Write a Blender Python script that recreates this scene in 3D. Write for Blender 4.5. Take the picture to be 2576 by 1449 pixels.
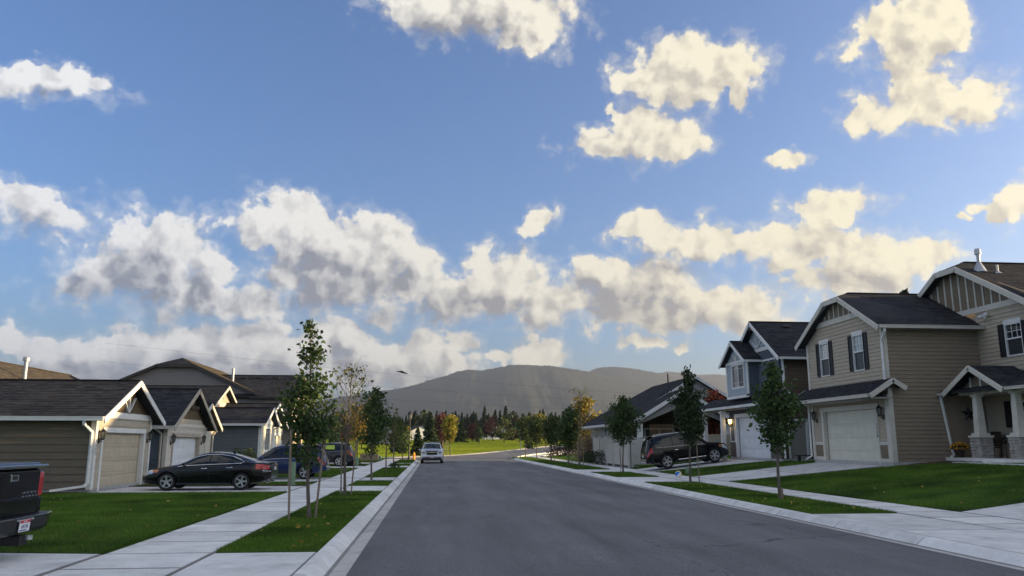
import bpy, bmesh, math, random
import numpy as np
from mathutils import Vector, Matrix
random.seed(7); rng = np.random.default_rng(7)
RAD = math.radians
for o in list(bpy.data.objects): bpy.data.objects.remove(o)
scene = bpy.context.scene
COL = scene.collection

# ------------------------------------------------------------------ camera
CAM_H = 1.8; PITCH = RAD(11.01); YAW = RAD(5.49)
cam_data = bpy.data.cameras.new('camera'); cam = bpy.data.objects.new('camera', cam_data); COL.objects.link(cam)
cam_data.sensor_width = 36; cam_data.lens = 2000 / 2576 * 36
cam_data.clip_start = .1; cam_data.clip_end = 20000
cam.location = (0, 0, CAM_H); cam.rotation_euler = (RAD(90) + PITCH, 0, -YAW)
scene.camera = cam
# ------------------------------------------------------------------ light
SUN_AZ = 91.0; SUN_EL = 9.3          # azimuth from +Y (the street's direction) towards +X
SUN_STR = 5.0; SKY_STR = .100; HAZE_D = 1.25e-4
sd = bpy.data.lights.new('sun', 'SUN'); sd.energy = SUN_STR; sd.angle = RAD(.53); sd.color = (1.0, .74, .40)
sun = bpy.data.objects.new('sun', sd); COL.objects.link(sun)
a, e = RAD(SUN_AZ), RAD(SUN_EL)
sun_dir = Vector((math.sin(a) * math.cos(e), math.cos(a) * math.cos(e), math.sin(e)))
sun.rotation_euler = sun_dir.to_track_quat('Z', 'Y').to_euler()
sun.location = (40, 20, 40)
vs = scene.view_settings
vs.view_transform = 'Standard'; vs.look = 'None'; vs.gamma = 1; vs.use_curve_mapping = False; vs.exposure = 1.35
scene.render.resolution_x, scene.render.resolution_y = 1024, 576
scene.render.engine = 'CYCLES'
scene.cycles.max_bounces = 6; scene.cycles.transparent_max_bounces = 6
scene.cycles.volume_bounces = 0
# ------------------------------------------------------------------ world: Nishita sky + procedural cumulus by direction
CLB = 4.9; SKY_TINT = (.62, .79, 1.08)     # cloud radiance relative to the sky texture
CL_UP = [(2.73, 30.51, 6.25, 2.16), (-1.61, 29.97, 3.7, 1.78), (6.18, 29.39, 2.81, 1.81), (19.02, 25.74, 4.66, 1.95), (16.48, 25.16, 2.67, 1.19), (21.71, 24.81, 2.69, 1.3), (15.02, 21.76, 3.54, 1.91), (17.46, 20.64, 2.17, 1.14), (12.61, 20.5, 2.38, 0.97), (12.62, 23.24, 0.72, 0.54), (22.19, 23.31, 0.79, 0.58), (33.77, 25.42, 3.25, 2.01), (35.96, 25.54, 1.39, 1.39), (33.33, 23.55, 1.45, 1.81), (34.55, 21.22, 3.73, 1.65), (37.13, 21.44, 1.67, 1.54), (25.51, 19.36, 1.46, 0.58), (28.37, 15.54, 2.65, 1.1), (38.93, 14.91, 0.94, 1.43), (-26.77, 21.72, 3.62, 0.98), (-28.71, 21.36, 1.47, 0.8), (-24.53, 22.26, 1.61, 0.76), (-25.95, 14.12, 2.6, 1.34), (-27.74, 14.7, 1.46, 0.96), (-11.73, 15.45, 2.98, 1.58)]
CL_LOW = [(15.02, 21.76, 3.54, 1.91), (17.46, 20.64, 2.17, 1.14), (12.61, 20.5, 2.38, 0.97), (25.51, 19.36, 1.46, 0.58), (28.37, 15.54, 2.65, 1.1), (38.93, 14.91, 0.94, 1.43), (37.9, 14.22, 0.85, 0.6), (7.18, 15.71, 1.63, 0.85), (36.13, 14.11, 0.48, 0.39), (-25.95, 14.12, 2.6, 1.34), (-27.74, 14.7, 1.46, 0.96), (-18.6, 13.09, 3.69, 1.83), (-20.15, 11.11, 4.76, 2.07), (-15.85, 9.86, 4.04, 1.6), (-22.55, 11.65, 2.06, 1.26), (-11.73, 15.45, 2.98, 1.58), (-8.63, 14.15, 3.89, 1.94), (-5.81, 13.88, 3.69, 2.1), (-2.91, 12.87, 2.59, 1.7), (-7.13, 11.72, 6.13, 2.38), (-1.41, 10.35, 6.02, 1.76), (4.67, 12.0, 2.93, 1.86), (4.38, 10.28, 5.53, 1.43), (11.69, 12.5, 1.74, 1.28), (14.52, 10.86, 5.12, 2.12), (18.95, 9.44, 5.22, 1.53), (10.18, 9.53, 4.33, 1.43), (15.23, 15.07, 2.44, 0.98), (18.88, 13.91, 3.35, 1.25), (23.0, 13.79, 2.95, 1.14), (27.16, 13.05, 4.33, 1.65), (31.74, 11.57, 3.54, 1.41), (29.2, 10.22, 4.4, 1.44), (15.87, 8.99, 8.12, 1.18), (21.63, 8.64, 3.48, 0.96), (13.4, 11.89, 3.45, 1.7), (-13.23, 9.34, 3.65, 1.14), (8.02, 9.84, 2.9, 1.37), (6.72, 10.99, 1.75, 1.15), (-14.97, 12.07, 1.8, 1.21), (-13.48, 5.0, 7.67, 1.47), (-5.46, 4.63, 7.7, 1.25), (-26.2, 6.08, 2.29, 1.09), (-19.72, 5.94, 4.47, 1.41), (-15.62, 6.66, 3.76, 1.46), (-9.35, 6.35, 4.57, 2.06), (-6.11, 7.27, 1.8, 1.54), (-2.71, 5.65, 5.33, 2.11), (-0.18, 6.25, 3.13, 1.56), (-23.47, 4.5, 5.26, 1.24), (1.8, 7.63, 1.29, 0.68), (7.99, 6.56, 1.87, 0.91), (4.97, 6.56, 1.15, 0.57), (15.53, 7.08, 1.68, 0.56), (18.01, 6.83, 1.1, 0.42), (27.58, 8.47, 1.74, 0.79)]
DK_UP = [(2.13, 28.7, 5.27, 1.17), (-26.71, 21.2, 3.29, 0.59)]
DK_LOW = [(-18.07, 9.44, 6.36, 1.97), (-21.53, 10.72, 3.49, 1.79), (-25.86, 13.26, 3.24, 0.98), (-6.52, 10.48, 7.52, 2.1), (-9.67, 12.7, 2.46, 1.66), (-0.53, 9.51, 7.17, 1.28), (4.97, 9.56, 4.35, 1.15), (14.76, 9.44, 7.91, 1.55), (19.46, 8.59, 5.18, 0.97), (9.89, 8.82, 3.74, 1.0), (16.24, 11.51, 3.95, 1.41), (28.71, 10.26, 4.19, 0.92), (25.59, 12.91, 4.67, 0.67), (13.37, 10.47, 6.85, 1.84), (-13.76, 9.44, 3.63, 1.35), (8.16, 9.7, 3.19, 1.29), (-23.46, 4.38, 6.13, 1.11), (-13.45, 4.46, 7.15, 1.07), (-6.55, 4.48, 7.09, 1.11), (-6.89, 6.13, 1.23, 0.69), (17.44, 13.15, 3.94, 0.7)]
EL_SPLIT = 18.94
W = bpy.data.worlds.new('World'); scene.world = W; W.use_nodes = True; wn = W.node_tree; wl = wn.links.new
try: W.cycles.sampling_method = 'MANUAL'; W.cycles.sample_map_resolution = 512
except Exception: pass
def wnode(t, **kw):
    n = wn.nodes.new(t)
    for k, v in kw.items(): setattr(n, k, v)
    return n
def wset(sock, v):
    if hasattr(v, 'is_linked') or hasattr(v, 'links'): wl(v, sock)
    else: sock.default_value = v
def wmath(op, a_, b_=0.0, c_=0.0, clamp=False):
    n = wnode('ShaderNodeMath', operation=op, use_clamp=clamp); wset(n.inputs[0], a_); wset(n.inputs[1], b_); wset(n.inputs[2], c_); return n.outputs[0]
def wvec(op, a_, b_=(0, 0, 0), c_=(0, 0, 0), out=0):
    n = wnode('ShaderNodeVectorMath', operation=op); wset(n.inputs[0], a_); wset(n.inputs[1], b_)
    if op == 'MULTIPLY_ADD': wset(n.inputs[2], c_)
    return n.outputs['Value'] if op in ('LENGTH', 'DOT_PRODUCT') else n.outputs[0]
def wramp(v, a_, b_, lo=0.0, hi=1.0):
    n = wnode('ShaderNodeMapRange', interpolation_type='SMOOTHSTEP'); wset(n.inputs[0], v); n.inputs[1].default_value = a_; n.inputs[2].default_value = b_; n.inputs[3].default_value = lo; n.inputs[4].default_value = hi; return n.outputs[0]
def wmix(f, a_, b_):
    n = wnode('ShaderNodeMix', data_type='RGBA'); wset(n.inputs['Factor'], f); wset(n.inputs['A'], a_); wset(n.inputs['B'], b_); return n.outputs['Result']
def wnoise(v, scale, detail, rough=.55, col=False):
    n = wnode('ShaderNodeTexNoise'); wset(n.inputs['Vector'], v); n.inputs['Scale'].default_value = scale; n.inputs['Detail'].default_value = detail; n.inputs['Roughness'].default_value = rough; return n.outputs['Color' if col else 'Fac']
def wpuff(v, scale, detail):
    n = wnode('ShaderNodeTexVoronoi', feature='F1', voronoi_dimensions='2D'); wset(n.inputs['Vector'], v); n.inputs['Scale'].default_value = scale; n.inputs['Detail'].default_value = detail; n.inputs['Roughness'].default_value = .5; return n.outputs['Distance']
sky = wnode('ShaderNodeTexSky'); sky.sky_type = 'NISHITA'; sky.sun_disc = False; sky.sun_elevation = RAD(SUN_EL); sky.sun_rotation = RAD(SUN_AZ); sky.altitude = 600; sky.air_density = 1.0; sky.dust_density = 3.5; sky.ozone_density = 2.0
D0 = wnode('ShaderNodeTexCoord').outputs['Generated']
sx = wnode('ShaderNodeSeparateXYZ'); wl(D0, sx.inputs[0])
az = wmath('MULTIPLY', wmath('ARCTAN2', sx.outputs[0], sx.outputs[1]), 180 / math.pi); el = wmath('MULTIPLY', wmath('ARCSINE', sx.outputs[2]), 180 / math.pi)
cb = wnode('ShaderNodeCombineXYZ'); wl(az, cb.inputs[0]); wl(el, cb.inputs[1]); P0 = cb.outputs[0]
def blobs(lst, P):
    d = None
    for (a_, e_, ra, re) in lst:
        l = wvec('LENGTH', wvec('MULTIPLY_ADD', P, (1 / ra, 1 / re, 0), (-a_ / ra, -e_ / re, 0))); d = l if d is None else wmath('SMOOTH_MIN', d, l, .18)
    return d
tint = wnode('ShaderNodeMix', data_type='RGBA', blend_type='MULTIPLY'); tint.inputs['Factor'].default_value = 1; wl(sky.outputs[0], tint.inputs['A']); tint.inputs['B'].default_value = (*SKY_TINT, 1)
def cloud_sky(bl, dkl):
    """one region of the sky: cumulus laid out by azimuth and elevation, billows from noise, relief by comparing with the field nearer the sun"""
    warp = wvec('MULTIPLY', wvec('SUBTRACT', wnoise(D0, 13, 5, .6, True), (.5, .5, .5)), (7.0, 5.0, 0))
    P1 = wvec('ADD', P0, warp); body = blobs(bl, P1)
    PW = wvec('MULTIPLY_ADD', warp, (.25, .25, 0), P0); fbm = wnoise(D0, 26, 7, .62); puff = wpuff(PW, .42, 3)
    height = wmath('ADD', wmath('MULTIPLY', fbm, .9), wmath('MULTIPLY', puff, -.55))
    dens = wmath('ADD', wmath('SUBTRACT', 1.0, body), wmath('MULTIPLY_ADD', wmath('SUBTRACT', height, .18), 1.1, .36))
    fine = wmath('SUBTRACT', wnoise(wvec('MULTIPLY', D0, (1, 1, 1.25)), 70, 6, .68), .5)
    D1 = wvec('ADD', D0, (.0125, -.002, .0075)); fb2 = wnoise(D1, 26, 5, .6); pf2 = wpuff(wvec('ADD', PW, (.72, .43, 0)), .42, 3)
    h2 = wmath('ADD', wmath('MULTIPLY', fb2, .9), wmath('MULTIPLY', pf2, -.55))
    lit = wmath('MULTIPLY_ADD', wmath('ADD', wmath('SUBTRACT', height, h2), wmath('MULTIPLY', fine, .16)), 2.4, .56, True)
    dk = wramp(blobs(dkl, wvec('ADD', P0, wvec('MULTIPLY', warp, (.8, .6, 0)))), 1.35, .35)
    edge = wmath('DIVIDE', wmath('ADD', dens, wmath('MULTIPLY', fine, .6)), wmath('MULTIPLY_ADD', dk, .32, .33))
    veil = wmath('MULTIPLY', wramp(wmath('ADD', dens, wmath('MULTIPLY', fine, 1.3)), -.42, .40), .42)
    alpha = wmath('MULTIPLY', wmath('MAXIMUM', wramp(edge, -.15, 1.0), veil), wramp(el, -.5, 1.5))
    dk = wmath('MULTIPLY', dk, wramp(dens, .1, .6, .85, 1.0))
    side = wramp(az, -28, 32)
    bright = wmix(side, (*[v * CLB for v in (.78, .775, .77)], 1), (*[v * CLB for v in (.83, .75, .55)], 1))
    grey = wmix(side, (*[v * CLB for v in (.215, .235, .285)], 1), (*[v * CLB for v in (.31, .285, .265)], 1))
    above = wmath('ADD', wmath('SUBTRACT', 1.36, blobs(bl, wvec('ADD', P1, (.9, 1.7, 0)))), wmath('MULTIPLY', wmath('SUBTRACT', h2, .18), .9))   # cloud lying between here and the light
    shade = wmath('MULTIPLY', wramp(above, -.40, 1.55), wmath('MULTIPLY_ADD', dk, .66, .52))
    shade = wmath('ADD', shade, wmath('MULTIPLY', wmath('SUBTRACT', .58, lit), .50), 0, True)
    ccol = wmix(shade, bright, grey)
    b = wnode('ShaderNodeBackground'); wl(wmix(wmath('MULTIPLY', alpha, .97), tint.outputs['Result'], ccol), b.inputs['Color']); b.inputs['Strength'].default_value = SKY_STR; return b.outputs[0]
def open_sky():
    """the rest of the dome, out of view: scattered cumulus, made brighter to raise the fill light"""
    n = wnoise(D0, 3.0, 5, .6); al = wmath('MULTIPLY', wramp(n, .44, .60), wramp(el, 0, 4))
    g = wmix(wramp(n, .50, .75), (*[v * CLB for v in (.90, .88, .84)], 1), (*[v * CLB for v in (.62, .62, .64)], 1))
    b = wn.nodes['Background']; wl(wmix(al, tint.outputs['Result'], g), b.inputs['Color']); b.inputs['Strength'].default_value = SKY_STR; return b.outputs[0]
def wshader(f, a_, b_):
    n = wnode('ShaderNodeMixShader'); wl(f, n.inputs[0]); wl(a_, n.inputs[1]); wl(b_, n.inputs[2]); return n.outputs[0]
front = wvec('DOT_PRODUCT', D0, tuple(Vector((math.sin(YAW) * math.cos(PITCH), math.cos(YAW) * math.cos(PITCH), math.sin(PITCH)))))
inner = wshader(wmath('GREATER_THAN', el, EL_SPLIT), cloud_sky(CL_LOW, DK_LOW), cloud_sky(CL_UP, DK_UP))
wl(wshader(wmath('GREATER_THAN', front, .775), open_sky(), inner), wn.nodes['World Output'].inputs['Surface'])

# ------------------------------------------------------------------ materials
MATS = {}
def nd(nt, t, **kw):
    n = nt.nodes.new(t)
    for k, v in kw.items(): setattr(n, k, v)
    return n
def mat(name, c, c2=None, scale=4.0, rough=.7, metal=0, spec=.4, bump=None, island=0, coat=0, emit=None, trans=0, detail=6, stretch=None, mixlo=.35, mixhi=.65, c3=None, scale3=.6, alpha=1, ao=0):
    m = bpy.data.materials.new(name); m.use_nodes = True; nt = m.node_tree; L = nt.links.new
    b = nt.nodes['Principled BSDF']
    b.inputs['Roughness'].default_value = rough; b.inputs['Metallic'].default_value = metal
    b.inputs['Specular IOR Level'].default_value = spec
    if coat: b.inputs['Coat Weight'].default_value = coat; b.inputs['Coat Roughness'].default_value = .04
    c = (*c, 1); out = None
    tc = nd(nt, 'ShaderNodeTexCoord'); vec = tc.outputs['Object']
    if stretch:
        mp = nd(nt, 'ShaderNodeMapping'); mp.inputs['Scale'].default_value = stretch; L(vec, mp.inputs['Vector']); vec = mp.outputs['Vector']
    if c2:
        n = nd(nt, 'ShaderNodeTexNoise'); n.inputs['Scale'].default_value = scale; n.inputs['Detail'].default_value = detail; L(vec, n.inputs['Vector'])
        mr = nd(nt, 'ShaderNodeMapRange'); mr.inputs[1].default_value = mixlo; mr.inputs[2].default_value = mixhi; L(n.outputs['Fac'], mr.inputs[0])
        mx = nd(nt, 'ShaderNodeMix', data_type='RGBA'); L(mr.outputs[0], mx.inputs['Factor']); mx.inputs['A'].default_value = c; mx.inputs['B'].default_value = (*c2, 1)
        out = mx.outputs['Result']
    if c3:
        n = nd(nt, 'ShaderNodeTexNoise'); n.inputs['Scale'].default_value = scale3; n.inputs['Detail'].default_value = 3; L(vec, n.inputs['Vector'])
        mr = nd(nt, 'ShaderNodeMapRange'); mr.inputs[1].default_value = .45; mr.inputs[2].default_value = .7; L(n.outputs['Fac'], mr.inputs[0])
        mx = nd(nt, 'ShaderNodeMix', data_type='RGBA'); L(mr.outputs[0], mx.inputs['Factor'])
        if out: L(out, mx.inputs['A'])
        else: mx.inputs['A'].default_value = c
        mx.inputs['B'].default_value = (*c3, 1); out = mx.outputs['Result']
    if island:
        g = nd(nt, 'ShaderNodeNewGeometry'); mr = nd(nt, 'ShaderNodeMapRange'); L(g.outputs['Random Per Island'], mr.inputs[0]); mr.inputs[3].default_value = 1 - island; mr.inputs[4].default_value = 1 + island
        mx = nd(nt, 'ShaderNodeMix', data_type='RGBA', blend_type='MULTIPLY'); mx.inputs['Factor'].default_value = 1
        if out: L(out, mx.inputs['A'])
        else: mx.inputs['A'].default_value = c
        L(mr.outputs[0], mx.inputs['B']); out = mx.outputs['Result']
    if out: L(out, b.inputs['Base Color'])
    else: b.inputs['Base Color'].default_value = c
    if bump:
        n = nd(nt, 'ShaderNodeTexNoise'); n.inputs['Scale'].default_value = bump[0]; n.inputs['Detail'].default_value = 5; L(vec, n.inputs['Vector'])
        bp = nd(nt, 'ShaderNodeBump'); bp.inputs['Strength'].default_value = bump[1]; bp.inputs['Distance'].default_value = bump[2] if len(bump) > 2 else .01
        L(n.outputs['Fac'], bp.inputs['Height']); L(bp.outputs['Normal'], b.inputs['Normal'])
    if emit: b.inputs['Emission Color'].default_value = (*emit[0], 1); b.inputs['Emission Strength'].default_value = emit[1]
    if trans:
        t = nd(nt, 'ShaderNodeBsdfTranslucent'); s = nd(nt, 'ShaderNodeMixShader'); s.inputs[0].default_value = trans
        if out: L(out, t.inputs['Color'])
        else: t.inputs['Color'].default_value = c
        L(b.outputs[0], s.inputs[1]); L(t.outputs[0], s.inputs[2]); L(s.outputs[0], nt.nodes['Material Output'].inputs['Surface'])
    MATS[name] = m; return m
M = MATS
def asphalt():
    m = mat('asphalt', (.15, .15, .155), None, rough=.9, spec=.2); nt = m.node_tree; L = nt.links.new; b = nt.nodes['Principled BSDF']
    P = nd(nt, 'ShaderNodeNewGeometry').outputs['Position']
    def noise(sc, det, rough=.6, st=None, src=P):
        if st: mp = nd(nt, 'ShaderNodeMapping'); mp.inputs['Scale'].default_value = st; L(src, mp.inputs[0]); src = mp.outputs[0]
        n = nd(nt, 'ShaderNodeTexNoise'); n.inputs['Scale'].default_value = sc; n.inputs['Detail'].default_value = det; n.inputs['Roughness'].default_value = rough; L(src, n.inputs['Vector']); return n.outputs['Fac']
    def rng_(v, a_, b_, lo, hi): n = nd(nt, 'ShaderNodeMapRange'); L(v, n.inputs[0]); n.inputs[1].default_value = a_; n.inputs[2].default_value = b_; n.inputs[3].default_value = lo; n.inputs[4].default_value = hi; return n.outputs[0]
    def mul(a_, b_): n = nd(nt, 'ShaderNodeMath', operation='MULTIPLY'); L(a_, n.inputs[0]); L(b_, n.inputs[1]); return n.outputs[0]
    grit = rng_(noise(30, 4, .85), .3, .7, .52, 1.48); wear = rng_(noise(1.0, 5, .65, (.9, .10, 1)), .35, .65, .82, 1.18); patch = rng_(noise(.22, 4), .35, .65, .90, 1.10)
    v = nd(nt, 'ShaderNodeTexVoronoi', feature='DISTANCE_TO_EDGE'); v.inputs['Scale'].default_value = .16
    wv = nd(nt, 'ShaderNodeVectorMath', operation='MULTIPLY_ADD'); nz = nd(nt, 'ShaderNodeTexNoise'); nz.inputs['Scale'].default_value = .9; nz.inputs['Detail'].default_value = 6; L(P, nz.inputs['Vector']); L(nz.outputs['Color'], wv.inputs[0]); wv.inputs[1].default_value = (2.2, 2.2, 0); L(P, wv.inputs[2]); L(wv.outputs[0], v.inputs['Vector'])
    crack = rng_(v.outputs['Distance'], .0015, .005, .55, 1.0); gate = rng_(noise(.3, 2), .50, .56, 0, 1)
    cg = nd(nt, 'ShaderNodeMix', data_type='FLOAT'); L(gate, cg.inputs[0]); cg.inputs[2].default_value = 1.0; L(crack, cg.inputs[3])
    oil = rng_(noise(.55, 3, .5, (1, .45, 1)), .70, .78, 1.0, .72)
    f = mul(mul(mul(grit, wear), mul(patch, oil)), cg.outputs[0])
    mx = nd(nt, 'ShaderNodeMix', data_type='RGBA', blend_type='MULTIPLY'); mx.inputs['Factor'].default_value = 1; mx.inputs['A'].default_value = (.155, .154, .160, 1); L(f, mx.inputs['B']); L(mx.outputs['Result'], b.inputs['Base Color'])
    bp = nd(nt, 'ShaderNodeBump'); bp.inputs['Strength'].default_value = .7; bp.inputs['Distance'].default_value = .012; L(noise(45, 3, .8), bp.inputs['Height']); L(bp.outputs[0], b.inputs['Normal'])
asphalt()
def concrete(name, base, dirt):
    m = mat(name, base, None, rough=.9, spec=.25); nt = m.node_tree; L = nt.links.new; b = nt.nodes['Principled BSDF']; P = nd(nt, 'ShaderNodeNewGeometry').outputs['Position']
    def noise(sc, det, lo, hi, a_=.35, b_=.65, rough=.6):
        n = nd(nt, 'ShaderNodeTexNoise'); n.inputs['Scale'].default_value = sc; n.inputs['Detail'].default_value = det; n.inputs['Roughness'].default_value = rough; L(P, n.inputs['Vector']); r = nd(nt, 'ShaderNodeMapRange'); L(n.outputs['Fac'], r.inputs[0]); r.inputs[1].default_value = a_; r.inputs[2].default_value = b_; r.inputs[3].default_value = lo; r.inputs[4].default_value = hi; return r.outputs[0], n.outputs['Fac']
    def mul(a_, b_): n = nd(nt, 'ShaderNodeMath', operation='MULTIPLY'); L(a_, n.inputs[0]); L(b_, n.inputs[1]); return n.outputs[0]
    rnd = nd(nt, 'ShaderNodeObjectInfo').outputs['Random']; rr = nd(nt, 'ShaderNodeMapRange'); L(rnd, rr.inputs[0]); rr.inputs[3].default_value = .86; rr.inputs[4].default_value = 1.06
    f = mul(mul(noise(45, 3, .90, 1.08)[0], noise(2.2, 5, .88, 1.06)[0]), mul(rr.outputs[0], noise(.9, 6, .80, 1.0, .36, .5, .7)[0]))
    mx = nd(nt, 'ShaderNodeMix', data_type='RGBA', blend_type='MULTIPLY'); mx.inputs['Factor'].default_value = 1; mx.inputs['A'].default_value = (*base, 1); L(f, mx.inputs['B']); L(mx.outputs['Result'], b.inputs['Base Color'])
    bp = nd(nt, 'ShaderNodeBump'); bp.inputs['Strength'].default_value = .3; bp.inputs['Distance'].default_value = .004; L(noise(90, 3, 0, 1)[1], bp.inputs['Height']); L(bp.outputs[0], b.inputs['Normal'])
concrete('concrete', (.74, .73, .705), 0); concrete('concrete_gutter', (.52, .50, .47), 0); concrete('joint_dirt_kerb_shade', (.26, .25, .235), 0)  # last one: slab joint grime, also the kerb's painted shadow line
mat('foundation', (.42, .42, .41), (.36, .36, .36), 6, .9, bump=(60, .3, .005))
mat('lawn', (.058, .112, .016), (.086, .150, .024), 1.3, .95, spec=.1, bump=(90, .8, .02), c3=(.030, .062, .012), scale3=.5)
mat('grass', (.078, .160, .018), (.130, .215, .032), .9, .8, spec=.15, island=.42, trans=.25, c3=(.040, .080, .014), scale3=.5)
mat('field', (.060, .145, .012), (.085, .175, .018), .15, .95, spec=.05, bump=(8, .9, .15), c3=(.040, .105, .012), scale3=.03)
mat('soil', (.045, .028, .02), (.08, .05, .035), 12, .95, bump=(40, 1, .03))
mat('gravel', (.20, .19, .18), (.10, .095, .09), 25, .95, bump=(50, 1, .03))
mat('shingle', (.034, .035, .041), (.027, .028, .033), 9, .95, spec=.15, island=.32, bump=(160, .5, .006), c3=(.046, .045, .047), scale3=.7)
mat('shingle_brown', (.085, .070, .052), (.062, .052, .040), 9, .95, spec=.2, island=.4, bump=(160, .5, .006))
mat('trim_white', (.74, .74, .72), (.68, .68, .67), 3, .6)
mat('trim_cream', (.62, .59, .52), (.55, .52, .46), 3, .65)
mat('trim_tan', (.42, .37, .30), (.38, .33, .27), 3, .65)
mat('gutter_metal', (.56, .52, .46), (.50, .47, .42), 2, .45, spec=.5)
mat('fascia_dark', (.05, .047, .045), None, rough=.7)
mat('soffit', (.30, .28, .25), None, rough=.8)
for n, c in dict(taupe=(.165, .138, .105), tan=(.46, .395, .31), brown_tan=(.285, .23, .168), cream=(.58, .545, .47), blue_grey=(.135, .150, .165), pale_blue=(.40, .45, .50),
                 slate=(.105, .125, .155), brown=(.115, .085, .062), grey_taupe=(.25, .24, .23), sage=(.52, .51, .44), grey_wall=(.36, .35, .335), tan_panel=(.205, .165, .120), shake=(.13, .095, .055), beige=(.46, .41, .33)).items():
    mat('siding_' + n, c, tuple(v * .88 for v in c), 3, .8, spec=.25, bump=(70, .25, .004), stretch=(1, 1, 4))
mat('door_tan', (.50, .43, .32), (.46, .40, .30), 2, .6, bump=(200, .3, .002))
mat('door_cream', (.66, .64, .54), (.61, .59, .50), 2, .6, bump=(200, .3, .002))
mat('door_white', (.72, .74, .76), (.66, .68, .71), 2, .6, bump=(200, .3, .002))
mat('door_grey', (.30, .28, .26), None, rough=.6)
mat('black_metal', (.012, .012, .013), None, rough=.45, spec=.5)
mat('shutter', (.014, .015, .018), None, rough=.6)
mat('window_glass', (.02, .024, .03), None, rough=.03, spec=1.0, coat=1)
mat('pane_pale', (.30, .32, .33), None, rough=.05, spec=1.0, coat=1)  # pale base colour for upper sash panes
mat('screen', (.03, .034, .04), None, rough=.35, spec=.5)
mat('vinyl', (.50, .49, .45), (.46, .45, .42), 1.5, .5)
mat('wood_fence', (.30, .22, .13), (.22, .16, .09), 5, .8, stretch=(1, 1, .2))
mat('lattice', (.26, .16, .08), None, rough=.8)
mat('stone', (.40, .37, .34), (.27, .25, .23), 5, .9, bump=(18, .9, .03), island=.3)
mat('stone_dark', (.20, .15, .12), (.12, .095, .08), 6, .9, bump=(18, .9, .03), island=.35)
mat('galvanised', (.42, .44, .46), None, rough=.5, metal=.7)
mat('pvc', (.7, .7, .68), None, rough=.5)
mat('bark', (.16, .135, .11), (.10, .085, .07), 18, .95, bump=(40, .8, .02), stretch=(1, 1, .25))
mat('bark_dark', (.045, .035, .03), (.07, .055, .045), 10, .95, bump=(20, .8, .03))
mat('stake', (.27, .21, .16), (.18, .14, .11), 14, .9, stretch=(1, 1, .2), bump=(40, .5, .01))
for n, c, c2 in (('green', (.040, .078, .024), (.078, .118, .032)), ('olive', (.085, .095, .020), (.16, .14, .028)), ('yellow', (.34, .27, .040), (.22, .22, .035)), ('gold', (.40, .26, .045), (.30, .25, .06)),
                 ('red', (.36, .055, .030), (.45, .13, .045)), ('rust', (.16, .055, .040), (.11, .050, .035)), ('dark', (.030, .054, .022), (.050, .076, .028)), ('pine', (.020, .034, .018), (.032, .047, .022)), ('maroon', (.035, .016, .018), (.06, .03, .03)), ('shrub', (.028, .042, .020), (.05, .065, .03)), ('straw', (.36, .28, .16), (.45, .36, .22)), ('far', (.058, .092, .030), (.100, .118, .036))):
    mat('leaf_' + n, c, c2, 1.4, .65, spec=.25, island=.42, trans=.3)
mat('paint_black', (.003, .003, .004), None, rough=.2, spec=.25, coat=.45)
mat('paint_blue', (.008, .020, .080), None, rough=.3, spec=.3, coat=.5)
mat('paint_grey', (.020, .022, .027), None, rough=.3, spec=.3, coat=.5)
mat('paint_silver', (.62, .66, .72), None, rough=.28, metal=.35, spec=.5, coat=1)
mat('car_glass', (.008, .011, .013), None, rough=.02, spec=.45, coat=.3)
mat('chrome', (.72, .73, .75), None, rough=.14, metal=1)
mat('alloy', (.58, .59, .61), None, rough=.28, metal=.8)
mat('tyre', (.012, .012, .013), None, rough=.85)
mat('black_plastic', (.015, .015, .017), None, rough=.6)
mat('tail_red', (.42, .012, .012), None, rough=.15, coat=1)
mat('lamp_clear', (.55, .57, .60), None, rough=.1, coat=1, metal=.3)
mat('lamp_amber', (.55, .17, .03), None, rough=.15, coat=1)
mat('plate_white', (.75, .76, .78), None, rough=.4)
mat('plate_red', (.5, .03, .05), None, rough=.4)
mat('plate_blue', (.03, .05, .18), None, rough=.4)
mat('gold_badge', (.65, .45, .12), None, rough=.3, metal=.6)
mat('utility_green', (.16, .25, .15), (.13, .21, .13), 4, .6)
mat('utility_box', (.30, .25, .17), (.26, .22, .15), 3, .6)
mat('hydrant_paint', (.75, .33, .03), None, rough=.4)
mat('sign_green', (.02, .16, .09), None, rough=.4)
mat('steel_post', (.36, .37, .36), None, rough=.5, metal=.5)
mat('ball_blue', (.02, .17, .55), None, rough=.3); mat('ball_white', (.8, .8, .82), None, rough=.3); mat('ball_yellow', (.75, .5, .05), None, rough=.3)
mat('flower_yellow', (.72, .40, .02), (.6, .25, .02), 30, .6, island=.3); mat('flower_purple', (.16, .05, .30), (.30, .05, .18), 30, .6, island=.3)
mat('pot', (.035, .02, .015), None, rough=.6)
mat('lamp_glass', (.16, .16, .15), None, rough=.1, spec=.5)
mat('lamp_lit', (.9, .7, .4), None, rough=.3, emit=((1, .62, .2), 6))
mat('wire', (.03, .03, .03), None, rough=.6)
mat('white_wall', (.68, .68, .68), None, rough=.7)
mat('lime', (.45, .62, .10), None, rough=.5)
mat('skin_dark', (.02, .02, .02), None, rough=.7)

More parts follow.
